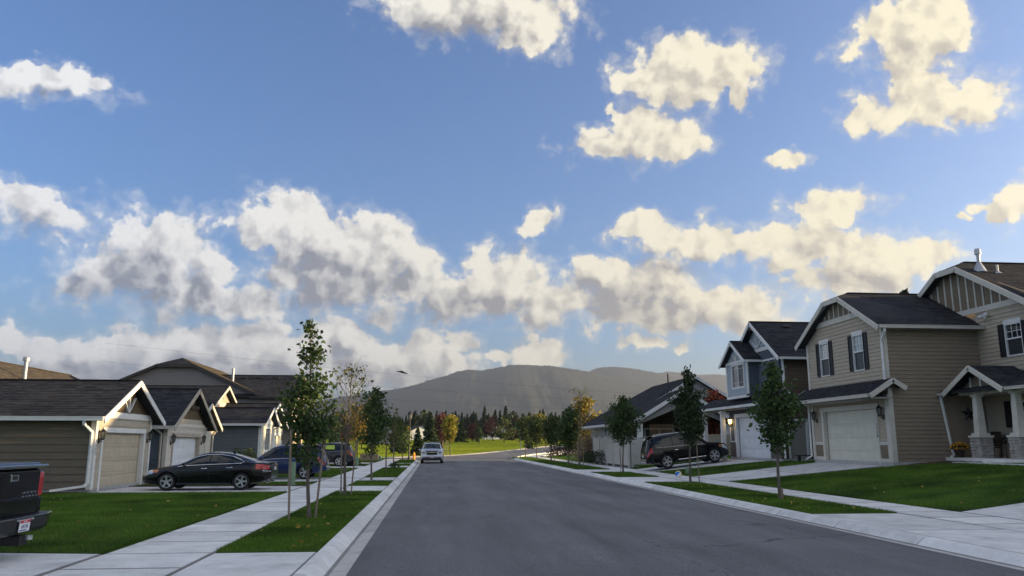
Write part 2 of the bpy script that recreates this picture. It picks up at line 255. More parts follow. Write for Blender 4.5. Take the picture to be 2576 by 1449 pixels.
# ------------------------------------------------------------------ helpers
WORLDROOT = {}
def link(name, me, m=None, parent=None):
    o = bpy.data.objects.new(name, me); COL.objects.link(o)
    if m is not None and me is not None and len(me.materials) == 0: me.materials.append(M[m])
    if parent is not None:
        o.parent = parent
        if parent.name in WORLDROOT: o.matrix_parent_inverse = WORLDROOT[parent.name]
    return o
def E(name, loc, label, cat, group=None, rz=0, world=True):
    o = bpy.data.objects.new(name, None); COL.objects.link(o); o.location = loc; o.rotation_euler = (0, 0, rz); o.empty_display_size = .3
    tag(o, label, cat, group)
    if world: WORLDROOT[o.name] = Matrix.Translation(Vector(loc)).inverted()
    return o
def tag(o, label, cat, group=None):
    o['label'] = label; o['category'] = cat
    if group: o['group'] = group
    return o
def struct(o): o['kind'] = 'structure'; return o
def stuff(o): o['kind'] = 'stuff'; return o
class MB:
    def __init__(s): s.v = []; s.f = []; s.fm = []; s.cm = 0; s.mats = []
    def use(s, m):
        if m not in s.mats: s.mats.append(m)
        s.cm = s.mats.index(m); return s
    def raw(s, vs_, fs):
        b = len(s.v); s.v += [tuple(p) for p in vs_]; s.f += [tuple(b + i for i in f) for f in fs]; s.fm += [s.cm] * len(fs); return s
    def box(s, x0, x1, y0, y1, z0, z1):
        return s.raw([(x0, y0, z0), (x1, y0, z0), (x1, y1, z0), (x0, y1, z0), (x0, y0, z1), (x1, y0, z1), (x1, y1, z1), (x0, y1, z1)], BOXF)
    def beam(s, p0, p1, w, h, up=(0, 0, 1), ext=0):
        p0, p1 = Vector(p0), Vector(p1); d = (p1 - p0).normalized(); p0 = p0 - d * ext; p1 = p1 + d * ext
        u = Vector(up); sd_ = d.cross(u)
        if sd_.length < 1e-4: sd_ = d.cross(Vector((1, 0, 0)))
        sd_.normalize(); u = sd_.cross(d).normalized(); sd_ *= w / 2; u *= h / 2
        return s.raw([p0 - sd_ - u, p0 + sd_ - u, p0 + sd_ + u, p0 - sd_ + u, p1 - sd_ - u, p1 + sd_ - u, p1 + sd_ + u, p1 - sd_ + u],
                     [(0, 1, 2, 3), (7, 6, 5, 4), (4, 5, 1, 0), (5, 6, 2, 1), (6, 7, 3, 2), (7, 4, 0, 3)])
    def tube(s, pts, rad, n=8, cap=True):
        rings = []; b = len(s.v); pts = [Vector(p) for p in pts]
        if not hasattr(rad, '__len__'): rad = [rad] * len(pts)
        ref = None
        for i, p in enumerate(pts):
            d = (pts[min(i + 1, len(pts) - 1)] - pts[max(i - 1, 0)])
            if d.length < 1e-9: d = Vector((0, 0, 1))
            d.normalize()
            if ref is None: ref = d.orthogonal().normalized()
            a_ = (ref - d * ref.dot(d))
            if a_.length < 1e-6: a_ = d.orthogonal()
            a_.normalize(); ref = a_; c_ = d.cross(a_)
            for k in range(n):
                t = 2 * math.pi * k / n; s.v.append(tuple(p + (a_ * math.cos(t) + c_ * math.sin(t)) * rad[i]))
        nf = 0
        for i in range(len(pts) - 1):
            for k in range(n):
                k2 = (k + 1) % n; s.f.append((b + i * n + k, b + i * n + k2, b + (i + 1) * n + k2, b + (i + 1) * n + k)); nf += 1
        if cap:
            s.f.append(tuple(b + k for k in reversed(range(n)))); s.f.append(tuple(b + (len(pts) - 1) * n + k for k in range(n))); nf += 2
        s.fm += [s.cm] * nf; return s
    def lathe(s, prof, n=16, center=(0, 0, 0), axis='z'):
        b = len(s.v); c = Vector(center)
        for (r, h) in prof:
            for k in range(n):
                t = 2 * math.pi * k / n; p = (r * math.cos(t), r * math.sin(t), h)
                if axis == 'y': p = (p[0], p[2], p[1])
                if axis == 'x': p = (p[2], p[0], p[1])
                s.v.append(tuple(c + Vector(p)))
        nf = 0
        for i in range(len(prof) - 1):
            for k in range(n):
                k2 = (k + 1) % n; q = (b + i * n + k, b + i * n + k2, b + (i + 1) * n + k2, b + (i + 1) * n + k)
                s.f.append(q if axis == 'z' else q[::-1] if axis == 'y' else q); nf += 1
        s.fm += [s.cm] * nf; return s
    def prism(s, poly, mp, d0, d1):
        n = len(poly); A = [mp(u, z, d0) for u, z in poly]; B = [mp(u, z, d1) for u, z in poly]
        return s.raw(A + B, [tuple(range(n)), tuple(reversed(range(n, 2 * n)))] + [(i, n + i, n + (i + 1) % n, (i + 1) % n) for i in range(n)])
    def build(s, name, m=None, parent=None, smooth=False, bevel=0):
        me = bpy.data.meshes.new(name); me.from_pydata(s.v, [], s.f)
        if s.mats:
            for k in s.mats: me.materials.append(M[k])
            me.polygons.foreach_set('material_index', s.fm)
        bm = bmesh.new(); bm.from_mesh(me)
        bmesh.ops.recalc_face_normals(bm, faces=bm.faces)
        if bevel: bmesh.ops.bevel(bm, geom=bm.edges[:], offset=bevel, segments=1, affect='EDGES')
        bm.to_mesh(me); bm.free()
        if smooth:
            me.polygons.foreach_set('use_smooth', [True] * len(me.polygons))
            if smooth != 'all': me.set_sharp_from_angle(angle=RAD(40))
        me.update()
        return link(name, me, m, parent)
BOXF = [(0, 3, 2, 1), (4, 5, 6, 7), (0, 1, 5, 4), (1, 2, 6, 5), (2, 3, 7, 6), (3, 0, 4, 7)]
def copy_tree(o, parent=None):
    c = o.copy(); COL.objects.link(c)
    if parent is not None: c.parent = parent
    for ch in list(o.children): copy_tree(ch, c)
    return c
def WX(x0, s): return lambda u, z, d: (x0 + s * d, u, z)      # wall plane x = x0 facing s*X, u = y
def WY(y0, s): return lambda u, z, d: (u, y0 + s * d, z)
def text_mesh(name, body, size, m, parent, matrix, depth=.004):
    cu = bpy.data.curves.new(name, 'FONT'); cu.body = body; cu.size = size; cu.extrude = depth; cu.align_x = 'CENTER'; cu.align_y = 'CENTER'
    tmp = bpy.data.objects.new('tmp', cu); COL.objects.link(tmp); bpy.context.view_layer.update()
    me = bpy.data.meshes.new_from_object(tmp.evaluated_get(bpy.context.evaluated_depsgraph_get()))
    bpy.data.objects.remove(tmp); me.name = name; me.transform(matrix); me.materials.clear()
    return link(name, me, m, parent)
def facing(d, up=(0, 0, 1)):           # rotation that turns text (in XY, facing +Z) towards d
    z = Vector(d).normalized(); y = Vector(up); x = y.cross(z).normalized(); y = z.cross(x)
    return Matrix((x, y, z)).transposed().to_4x4()
# ------------------------------------------------------------------ terrain
def zR(x): return .12 if x < 12.97 else .12 + (x - 12.97) * .123 if x < 18.9 else min(.85 + (x - 18.9) * .09, 1.15)
def ss(a_, b_, t): t = max(0, min(1, (t - a_) / (b_ - a_))); return t * t * (3 - 2 * t)
def gz(x, y):
    far = 3.0 * max(0, min(1, (y - 116) / 150)) + .004 * max(0, min(y, 2400) - 270)
    near = 1 - ss(92, 112, y)
    z = -.10 if -5.0 < x < 12.9 else .05 if x <= -5 else zR(x) - .10
    return z * near + (-.03) * (1 - near) + far
def grid_coords(lo, hi, near_lo, near_hi, step):
    c = list(np.arange(near_lo, near_hi + .01, step)); s = step; v = near_hi
    while v < hi: s *= 1.35; v += s; c.append(min(v, hi))
    s = step; v = near_lo
    while v > lo: s *= 1.35; v -= s; c.insert(0, max(v, lo))
    return c
gx = grid_coords(-6000, 6000, -40, 40, 2.0); gy = grid_coords(-300, 7000, -20, 140, 4.0)
V = [(x, y, gz(x, y) + (.25 * math.sin(x * .05 + y * .03) * ss(125, 180, y))) for y in gy for x in gx]
nx_ = len(gx); F_ = [(j * nx_ + i, j * nx_ + i + 1, (j + 1) * nx_ + i + 1, (j + 1) * nx_ + i) for j in range(len(gy) - 1) for i in range(nx_ - 1)]
me = bpy.data.meshes.new('ground'); me.from_pydata(V, [], F_); me.polygons.foreach_set('use_smooth', [True] * len(F_))
struct(link('ground', me, 'field'))

def sheet(name, c4, zf, m, parent=None, lift=0, nu=8, nv=8, skirt=.12, jit=0):
    """bilinear quad patch (4 xy corners, anticlockwise) draped on zf, with a skirt so that it is a slab"""
    (ax, ay), (bx, by), (cx, cy), (dx, dy) = c4
    V = []; F = []
    for j in range(nv + 1):
        for i in range(nu + 1):
            u, v = i / nu, j / nv
            x = (ax * (1 - u) + bx * u) * (1 - v) + (dx * (1 - u) + cx * u) * v
            y = (ay * (1 - u) + by * u) * (1 - v) + (dy * (1 - u) + cy * u) * v
            V.append((x, y, zf(x, y) + lift + (random.uniform(-jit, jit) if 0 < i < nu and 0 < j < nv else 0)))
    w = nu + 1
    for j in range(nv):
        for i in range(nu): F.append((j * w + i, j * w + i + 1, (j + 1) * w + i + 1, (j + 1) * w + i))
    ring = [i for i in range(w)] + [j * w + nu for j in range(1, nv + 1)] + [nv * w + i for i in range(nu - 1, -1, -1)] + [j * w for j in range(nv - 1, 0, -1)]
    b = len(V); V += [(V[k][0], V[k][1], V[k][2] - skirt) for k in ring]; n = len(ring)
    for k in range(n): F.append((ring[k], b + k, b + (k + 1) % n, ring[(k + 1) % n]))
    me = bpy.data.meshes.new(name); me.from_pydata(V, [], F); return link(name, me, m, parent)
def slab(c4, zf, root, lift=0, b=.03, nu=1):
    """cast slab: pale field with a narrow grimy tooled edge on all four sides"""
    P = [Vector((x, y, 0)) for x, y in c4]; lu = ((P[1] - P[0]).length + (P[2] - P[3]).length) / 2; lv = ((P[3] - P[0]).length + (P[2] - P[1]).length) / 2
    U = [0, b / lu] + [b / lu + (1 - 2 * b / lu) * k / nu for k in range(1, nu)] + [1 - b / lu, 1]; Vv = [0, b / lv, 1 - b / lv, 1]; V = []; mb = MB(); mb.mats = ['concrete', 'joint_dirt_kerb_shade']
    for j, v in enumerate(Vv):
        for i, u in enumerate(U):
            p = (P[0] * (1 - u) + P[1] * u) * (1 - v) + (P[3] * (1 - u) + P[2] * u) * v; e = .010 if i in (0, len(U) - 1) or j in (0, 3) else 0
            mb.v.append((p.x, p.y, zf(p.x, p.y) + lift - e))
    w = len(U); q = len(mb.v)
    for j in range(3):
        for i in range(w - 1): mb.f.append((j * w + i, j * w + i + 1, (j + 1) * w + i + 1, (j + 1) * w + i)); mb.fm.append(0 if j == 1 and 0 < i < w - 2 else 1)
    ring = list(range(w)) + [w + w - 1, 2 * w + w - 1] + [3 * w + i for i in range(w - 1, -1, -1)] + [2 * w, w]
    mb.v += [(mb.v[k][0], mb.v[k][1], mb.v[k][2] - .13) for k in ring]; n = len(ring)
    for k in range(n): mb.f.append((ring[k], q + k, q + (k + 1) % n, ring[(k + 1) % n])); mb.fm.append(1)
    me = bpy.data.meshes.new('slab'); me.from_pydata(mb.v, [], mb.f); me.materials.append(M['concrete']); me.materials.append(M['joint_dirt_kerb_shade']); me.polygons.foreach_set('material_index', mb.fm); return link('slab', me, None, root)
def rect(x0, x1, y0, y1): return ((x0, y0), (x1, y0), (x1, y1), (x0, y1))
flat = lambda x, y: .12
right = lambda x, y: zR(x)
zero = lambda x, y: 0.0
# asphalt
road = struct(sheet('road', rect(-1.18, 8.43, -6, 84), lambda x, y: .05 * (1 - ((x - 3.6) / 4.8) ** 2), 'asphalt', nu=16, nv=40, skirt=.1))
far_edge = [(-45, 97), (-12, 95.5), (-6, 95.5), (-2, 103.5), (1.7, 111), (6.4, 121.5), (12.3, 136), (19, 153), (30, 184), (52, 240)]
near_edge = [(-45, 86.6), (-12, 86), (-5.4, 85.6), (-1.18, 84), (8.43, 84), (8.6, 91), (9.2, 97), (10.6, 106), (13.2, 117), (19.5, 131), (27, 150), (40, 182), (64, 236)]
pts = [(x, y, gz(x, y) + .03 if y > 116 else 0.0) for x, y in near_edge] + [(x, y, gz(x, y) + .03 if y > 116 else 0.0) for x, y in reversed(far_edge)]
bm = bmesh.new(); bv = [bm.verts.new(p) for p in pts]; bmesh.ops.triangulate(bm, faces=[bm.faces.new(bv)]); me = bpy.data.meshes.new('cross_street'); bm.to_mesh(me); bm.free()
struct(link('cross_street', me, 'asphalt'))
# kerbs: rolled kerb-and-gutter in cast segments
kerb = {}
def kerb_run(root, path, prof, seg=3.0):
    """path: xy polyline (kerb's asphalt edge), prof: (offset outwards, z); outwards = right-hand normal"""
    P = [Vector((x, y, 0)) for x, y in path]; Ls = [(P[i + 1] - P[i]).length for i in range(len(P) - 1)]; tot = sum(Ls)
    def at(s_):
        for i, l in enumerate(Ls):
            if s_ <= l or i == len(Ls) - 1:
                d = (P[i + 1] - P[i]).normalized(); return P[i] + d * s_, Vector((d.y, -d.x, 0))
            s_ -= l
    n = max(1, int(tot / seg))
    for k in range(n):
        s0, s1 = tot * k / n + .009, tot * (k + 1) / n - .009; mb = MB(); rows = []
        for q in range(5):
            p, nn = at(s0 + (s1 - s0) * q / 4); base = gz(p.x, p.y) + .03 if p.y > 116 else 0
            rows.append([p + nn * o_ + Vector((0, 0, z + base)) for o_, z in prof])
        m_ = len(prof); mb.raw(sum(rows, []), [(q * m_ + i, q * m_ + (i + 1) % m_, (q + 1) * m_ + (i + 1) % m_, (q + 1) * m_ + i) for q in range(4) for i in range(m_)] + [tuple(range(m_)), tuple(range(4 * m_, 5 * m_))])
        mb.mats = ['concrete', 'concrete_gutter', 'joint_dirt_kerb_shade']; mb.fm = [(1, 2)[i % m_] if (i % m_) in (0, 1) else 0 for i in range(4 * m_)] + [2, 2]; mb.build('kerb_segment', None, root, smooth=True)  # flow line painted dark to stand in for the kerb's shadow
PROF = [(0, .006), (.25, -.022), (.31, -.012), (.42, .080), (.48, .114), (.60, .123), (.60, -.12), (0, -.12)]
kl = struct(bpy.data.objects.new('kerb_left', None)); COL.objects.link(kl)
kr = struct(bpy.data.objects.new('kerb_right', None)); COL.objects.link(kr)
kp_ = struct(bpy.data.objects.new('kerb_park', None)); COL.objects.link(kp_)
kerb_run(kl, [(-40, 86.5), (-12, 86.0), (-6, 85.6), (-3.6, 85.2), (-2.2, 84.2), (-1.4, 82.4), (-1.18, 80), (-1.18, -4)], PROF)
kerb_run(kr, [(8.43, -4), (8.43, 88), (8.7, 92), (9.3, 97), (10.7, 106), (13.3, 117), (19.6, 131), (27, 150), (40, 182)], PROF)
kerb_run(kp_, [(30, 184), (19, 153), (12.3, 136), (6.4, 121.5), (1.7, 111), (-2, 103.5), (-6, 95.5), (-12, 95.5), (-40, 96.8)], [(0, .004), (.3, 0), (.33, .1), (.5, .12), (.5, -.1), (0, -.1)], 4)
# pavements, one slab at a time
def slabs(name, x0, x1, y0, y1, step, zf, m='concrete', lift=0, nu=1):
    root = struct(bpy.data.objects.new(name, None)); COL.objects.link(root)
    y = y0
    while y < y1 - .05:
        ye = min(y + step, y1); slab(rect(x0, x1, y + .004, ye - .004), zf, root, lift + random.uniform(-.003, .003)); y = ye
    return root
slabs('pavement_left', -5.03, -3.40, 4.2, 84.6, 1.52, flat)
slabs('pavement_right', 11.3, 12.95, 4.2, 99.5, 1.52, flat)
pc = struct(bpy.data.objects.new('pavement_corner', None)); COL.objects.link(pc)
cs = [((11.3, 99.51), (12.95, 99.51)), ((11.9, 104), (13.6, 103)), ((13.6, 111), (15.2, 109.6)), ((16.4, 119.5), (18, 118)), ((21.5, 129.5), (23, 128)), ((28, 145), (29.6, 144))]
for (a_, b_), (d_, c_) in zip(cs[:-1], cs[1:]): sheet('slab', (a_, b_, c_, d_), lambda x, y: gz(x, y) + .14 if y > 112 else .12, 'concrete', pc, nu=1, nv=2, skirt=.15)
def driveway(name, quad, zf, n, m='concrete', n2=1):
    root = struct(bpy.data.objects.new(name, None)); COL.objects.link(root)
    (ax, ay), (bx, by), (cx, cy), (dx, dy) = quad
    for k in range(n):
        for q in range(n2):
            u0, u1 = k / n, (k + 1) / n; v0, v1 = q / n2, (q + 1) / n2
            P = lambda u, v: ((ax * (1 - u) + bx * u) * (1 - v) + (dx * (1 - u) + cx * u) * v, (ay * (1 - u) + by * u) * (1 - v) + (dy * (1 - u) + cy * u) * v)
            e = .0008; slab((P(u0 + e, v0 + e), P(u1 - e, v0 + e), P(u1 - e, v1 - e), P(u0 + e, v1 - e)), zf, root, random.uniform(-.003, .003), nu=4)
    return root
aprl = lambda x, y: .122 - .02 * ss(-2.4, -1.8, x)
driveway('driveway_near_left', ((-20, 4.2), (-5.05, 4.2), (-5.05, 13.34), (-20, 15.9)), flat, 4, n2=2)
driveway('driveway_apron', rect(-3.38, -1.79, 4.2, 13.30), flat, 1, n2=3)
driveway('driveway_sedan', rect(-11.72, -5.05, 29.1, 33.0), flat, 2)
driveway('driveway_apron', rect(-3.38, -1.79, 29.05, 32.85), flat, 1)
driveway('driveway_crossover', rect(-12, -5.05, 36.5, 40.7), flat, 2)
driveway('driveway_apron', rect(-3.38, -1.79, 37.0, 40.75), flat, 1)
driveway('driveway_grey', rect(-11.9, -5.05, 55.3, 60.6), flat, 2)
driveway('driveway_apron', rect(-3.38, -1.79, 55.9, 60.7), flat, 1)
driveway('driveway_apron', rect(-3.38, -1.79, 65.9, 68.3), flat, 1)
driveway('driveway_far_left', rect(-11.7, -5.05, 66.2, 71.0), flat, 2)
driveway('driveway_near_right', rect(12.97, 30, 4.2, 19.25), right, 4, n2=3)
driveway('driveway_apron', rect(9.04, 11.28, 4.2, 19.05), flat, 1, n2=4)
driveway('driveway_tan_house', ((12.97, 35.0), (18.95, 32.6), (18.95, 38.5), (12.97, 40.0)), right, 2, n2=2)
driveway('driveway_apron', rect(9.04, 11.28, 34.55, 39.95), flat, 1, n2=2)
driveway('driveway_suv', ((12.97, 46.9), (18.55, 43.6), (18.55, 50.6), (12.97, 51.5)), right, 2, n2=2)
driveway('driveway_apron', rect(9.04, 11.28, 46.65, 51.3), flat, 1, n2=2)
# lawns
LAWNS = []
def lawn(x0, x1, y0, y1, zf=flat, dens=0, quad=None, h=.05, w=.009, ex=()):
    q = quad or rect(x0, x1, y0, y1)
    struct(sheet('lawn', q, zf, 'lawn', lift=.005, nu=14, nv=20, skirt=.15, jit=.008)); LAWNS.append((q, zf, dens, h, w, ex))
lawn(0, 0, 0, 0, dens=1500, quad=((-17, 15.5), (-5.08, 13.40), (-5.08, 29.05), (-17, 28.7)))
lawn(-3.36, -1.80, 13.36, 29.0, dens=2200)
lawn(-3.36, -1.80, 32.9, 36.95, dens=900, w=.014); lawn(-3.36, -1.80, 40.8, 55.85, dens=500, w=.02, h=.06); lawn(-3.36, -1.80, 60.75, 65.85, dens=300, w=.03, h=.06); lawn(-3.36, -1.80, 68.35, 81, dens=250, w=.03, h=.06)
lawn(-12, -5.08, 33.3, 36.45, dens=700, w=.014); lawn(-12, -5.08, 40.75, 55.25, dens=400, w=.02, h=.06); lawn(-12, -5.08, 60.65, 66.15, dens=200, w=.03, h=.06); lawn(-14, -5.08, 71.05, 84.6, dens=150, w=.03, h=.06)
lawn(9.06, 11.27, 19.1, 34.5, dens=1600); lawn(9.06, 11.27, 40.0, 46.6, dens=600, w=.016); lawn(9.06, 11.27, 51.35, 94, dens=250, w=.03, h=.06)
lawn(0, 0, 0, 0, right, 1300, quad=((12.98, 19.3), (23.2, 19.3), (20.2, 31.0), (12.98, 34.95)))
lawn(0, 0, 0, 0, right, 600, quad=((12.98, 40.05), (18.9, 38.55), (18.5, 43.5), (12.98, 46.85)), w=.014)
lawn(12.98, 17, 51.55, 53.4, right, 500, w=.016)
lawn(13.0, 24, 66, 99, lambda x, y: .12 + .02 * (x - 13), 150, w=.03, h=.06)
# planting beds
for (x0, x1, y0, y1, zf, m) in ((-17, -11.8, 28.75, 29.34, flat, 'soil'), (-11.9, -5.1, 33.02, 33.28, flat, 'soil'), (19.0, 21.2, 31.1, 31.85, right, 'soil'), (-7.3, -5.08, 60.62, 62.2, flat, 'soil'), (13.0, 15.5, 53.45, 66, lambda x, y: .12 + .04 * (x - 13), 'gravel'), (18.0, 18.9, 41.6, 43.4, right, 'soil'), (20.0, 23.1, 29.6, 31.1, right, 'soil')):
    struct(sheet('planting_bed', rect(x0, x1, y0, y1), zf, m, lift=.02, nu=12, nv=5, jit=.025))
# grass blades: uncountable, one object
def blades():
    VV = []; 
    for q, zf, dens, h, w, ex in LAWNS:
        if dens <= 0: continue
        (ax, ay), (bx, by), (cx, cy), (dx, dy) = [np.array(p, float) for p in q] and q
        area = .5 * abs((cx - ax) * (dy - by) - (dx - bx) * (cy - ay)); n = int(area * dens)
        u, v = rng.random(n), rng.random(n); k = rng.random(n) < .05; u = np.where(k, np.round(u), u)
        x = (ax * (1 - u) + bx * u) * (1 - v) + (dx * (1 - u) + cx * u) * v; y = (ay * (1 - u) + by * u) * (1 - v) + (dy * (1 - u) + cy * u) * v
        vis = np.abs(np.arctan2(x, y) - YAW) < RAD(41); x, y = x[vis], y[vis]; n = len(x)
        z = np.array([zf(a_, b_) for a_, b_ in zip(x, y)]) if zf is not flat else np.full(n, .12)
        th = rng.random(n) * 2 * np.pi; hh = h * (.55 + .9 * rng.random(n)); ww = w * (.6 + .8 * rng.random(n)); le = hh * .7 * rng.random(n); ph = rng.random(n) * 2 * np.pi
        c, s = np.cos(th) * ww / 2, np.sin(th) * ww / 2
        P = np.stack([np.stack([x - c, y - s, z], 1), np.stack([x + c, y + s, z], 1), np.stack([x + le * np.cos(ph), y + le * np.sin(ph), z + hh], 1)], 1); VV.append(P.reshape(-1, 3))
    A = np.concatenate(VV); n = len(A) // 3
    me = bpy.data.meshes.new('grass'); me.vertices.add(len(A)); me.vertices.foreach_set('co', A.astype(np.float32).ravel())
    me.loops.add(n * 3); me.loops.foreach_set('vertex_index', np.arange(n * 3, dtype=np.int32)); me.polygons.add(n); me.polygons.foreach_set('loop_start', np.arange(0, n * 3, 3, dtype=np.int32))
    me.update(calc_edges=True); print('blades', n); return me
stuff(tag(link('grass', blades(), 'grass'), 'short mown green grass blades covering the lawns and verges', 'grass'))

# ------------------------------------------------------------------ mountains
from mathutils import noise as mnoise
def ridge(name, pts, R, R0, m, seed, zbase=5, spur=.065):
    """pts: (azimuth deg, elevation deg) of the skyline; R distance of the crest, R0 of the foot"""
    az = [p[0] for p in pts]; el = [p[1] for p in pts]; NA, NR = 420, 46; r_ = np.random.default_rng(seed)
    A = np.linspace(az[0], az[-1], NA); EL = np.interp(A, az, el); crest = np.tan(np.radians(EL)) * R
    ph = r_.random(8) * 6.28
    V = []
    for j in range(NR + 8):
        t = j / NR; rr = R0 + (R - R0) * t
        for i in range(NA):
            a_ = math.radians(A[i]); tt = min(t, 1)
            prof = tt ** 1.35 if t <= 1 else 1 - (t - 1) * 2.2
            n = mnoise.fractal(Vector((A[i] * .45 + tt * 1.5, tt * 2.2, seed * 7.3)), 1.0, 2.0, 5) * spur * math.sin(math.pi * min(tt, 1)) * 1.3
            tr = random.uniform(-1, 1) * 2.6 * (1 if t > .5 else .6)
            z = max(zbase, crest[i] * max(0, prof + n * .5)) + tr + CAM_H
            V.append((math.sin(a_) * rr, math.cos(a_) * rr, z))
    F = [(j * NA + i, j * NA + i + 1, (j + 1) * NA + i + 1, (j + 1) * NA + i) for j in range(NR + 7) for i in range(NA - 1)]
    me = bpy.data.meshes.new(name); me.from_pydata(V, [], F); me.polygons.foreach_set('use_smooth', [True] * len(F)); struct(link(name, me, m))
mat('forest_hill', (.032, .040, .032), (.048, .054, .042), .012, .95, spec=.05, detail=9, c3=(.050, .056, .044), scale3=.0028, bump=(.06, .12, 6))
ridge('mountain_front', [(-32, .2), (-20.4, .5), (-15.7, 1.3), (-10.7, 2.2), (-6.8, 3.1), (-4.3, 3.53), (-2.4, 3.79), (-1.4, 4.04), (-.4, 4.4), (.56, 4.65), (1.55, 4.99), (2.55, 5.16), (3.36, 5.09), (4.06, 5.22), (5.07, 5.42), (5.6, 5.5), (6.6, 5.47), (7.5, 5.44), (8.4, 5.41), (9.1, 5.29), (10.1, 5.15), (11, 4.98), (13.5, 4.28), (16.4, 3.56), (21, 2.2), (30, .5)], 4200, 2500, 'forest_hill', 3)
ridge('mountain_middle', [(4.6, 3.2), (7.6, 4.0), (10.6, 4.85), (11, 4.98), (11.6, 5.24), (12.6, 5.32), (13.6, 5.25), (14.6, 5.1), (15.9, 4.82), (17.4, 4.47), (19.3, 4.0), (24, 2.5)], 5200, 4000, 'forest_hill', 5)
ridge('mountain_back', [(11, 4.0), (12.6, 4.29), (14.5, 4.66), (15.9, 4.82), (16.6, 4.94), (17.5, 4.81), (18.4, 4.65), (19.8, 4.67), (21, 4.55), (27.5, 3.98), (38, 3.1), (50, 2)], 6000, 4800, 'forest_hill', 9)

def tufts():
    """longer grass of the park, too much to count; kept to the part of the field in view"""
    n = 500000; y = 96 + (rng.random(n) ** 1.5) * 175; t = rng.random(n); x = y * (-.20 + .44 * t)
    fe = np.interp(x, [p[0] for p in far_edge], [p[1] for p in far_edge]); k = y > fe + .8; x, y = x[k], y[k]; n = len(x)
    z = np.array([gz(a_, b_) + .25 * math.sin(a_ * .05 + b_ * .03) * ss(125, 180, b_) for a_, b_ in zip(x, y)]) - .02
    th = rng.random(n) * 2 * np.pi; sc = .6 + y / 180; hh = .075 * sc * (.5 + rng.random(n)); ww = .055 * sc * (.6 + .8 * rng.random(n)); le = hh * .5; ph = rng.random(n) * 2 * np.pi; c, s = np.cos(th) * ww / 2, np.sin(th) * ww / 2
    A = np.stack([np.stack([x - c, y - s, z], 1), np.stack([x + c, y + s, z], 1), np.stack([x + le * np.cos(ph), y + le * np.sin(ph), z + hh], 1)], 1).reshape(-1, 3)
    me = bpy.data.meshes.new('field_grass'); me.vertices.add(len(A)); me.vertices.foreach_set('co', A.astype(np.float32).ravel()); n = len(A) // 3
    me.loops.add(n * 3); me.loops.foreach_set('vertex_index', np.arange(n * 3, dtype=np.int32)); me.polygons.add(n); me.polygons.foreach_set('loop_start', np.arange(0, n * 3, 3, dtype=np.int32)); me.update(calc_edges=True); return me
mat('field_blade', (.26, .34, .03), (.32, .36, .04), .1, .8, spec=.1, island=.3, trans=.35)
stuff(tag(link('field_grass', tufts(), 'field_blade'), 'sunlit green grass of the park field beyond the junction', 'grass'))

def litter():
    C = []
    for q, zf, dens, h, w, ex in LAWNS[:2] + LAWNS[10:11] + LAWNS[13:14]:
        for k in range(60 if dens > 1000 else 0):
            u, v = random.random(), random.random(); (ax, ay), (bx, by), (cx, cy), (dx, dy) = q
            x = (ax * (1 - u) + bx * u) * (1 - v) + (dx * (1 - u) + cx * u) * v; y = (ay * (1 - u) + by * u) * (1 - v) + (dy * (1 - u) + cy * u) * v; C.append((x, y, zf(x, y) + .05))
    return C
LITTER = litter()

# ------------------------------------------------------------------ house kit
def spans(poly, z):
    xs = []
    n = len(poly)
    for i in range(n):
        (u0, z0), (u1, z1) = poly[i], poly[(i + 1) % n]
        if (z0 <= z) != (z1 <= z): xs.append(u0 + (u1 - u0) * (z - z0) / (z1 - z0))
    xs.sort(); return [(xs[i], xs[i + 1]) for i in range(0, len(xs) - 1, 2)]
def pieces(poly, ops, za, zb):
    A, B = spans(poly, za + 1e-4), spans(poly, zb - 1e-4)
    if not A and not B: return []
    if len(A) != len(B):
        c = spans(poly, (za + zb) / 2); A = B = c
    out = []
    zm = (za + zb) / 2
    for (a0, a1), (b0, b1) in zip(A, B):
        segs = [[a0, a1, b0, b1]]
        for (u0, u1, z0, z1) in ops:
            if z0 < zm < z1:
                new = []
                for s in segs:
                    if u1 <= min(s[0], s[2]) or u0 >= max(s[1], s[3]): new.append(s); continue
                    if u0 > max(s[0], s[2]) + .01: new.append([s[0], u0, s[2], u0])
                    if u1 < min(s[1], s[3]) - .01: new.append([u1, s[1], u1, s[3]])
                segs = new
        out += segs
    return out
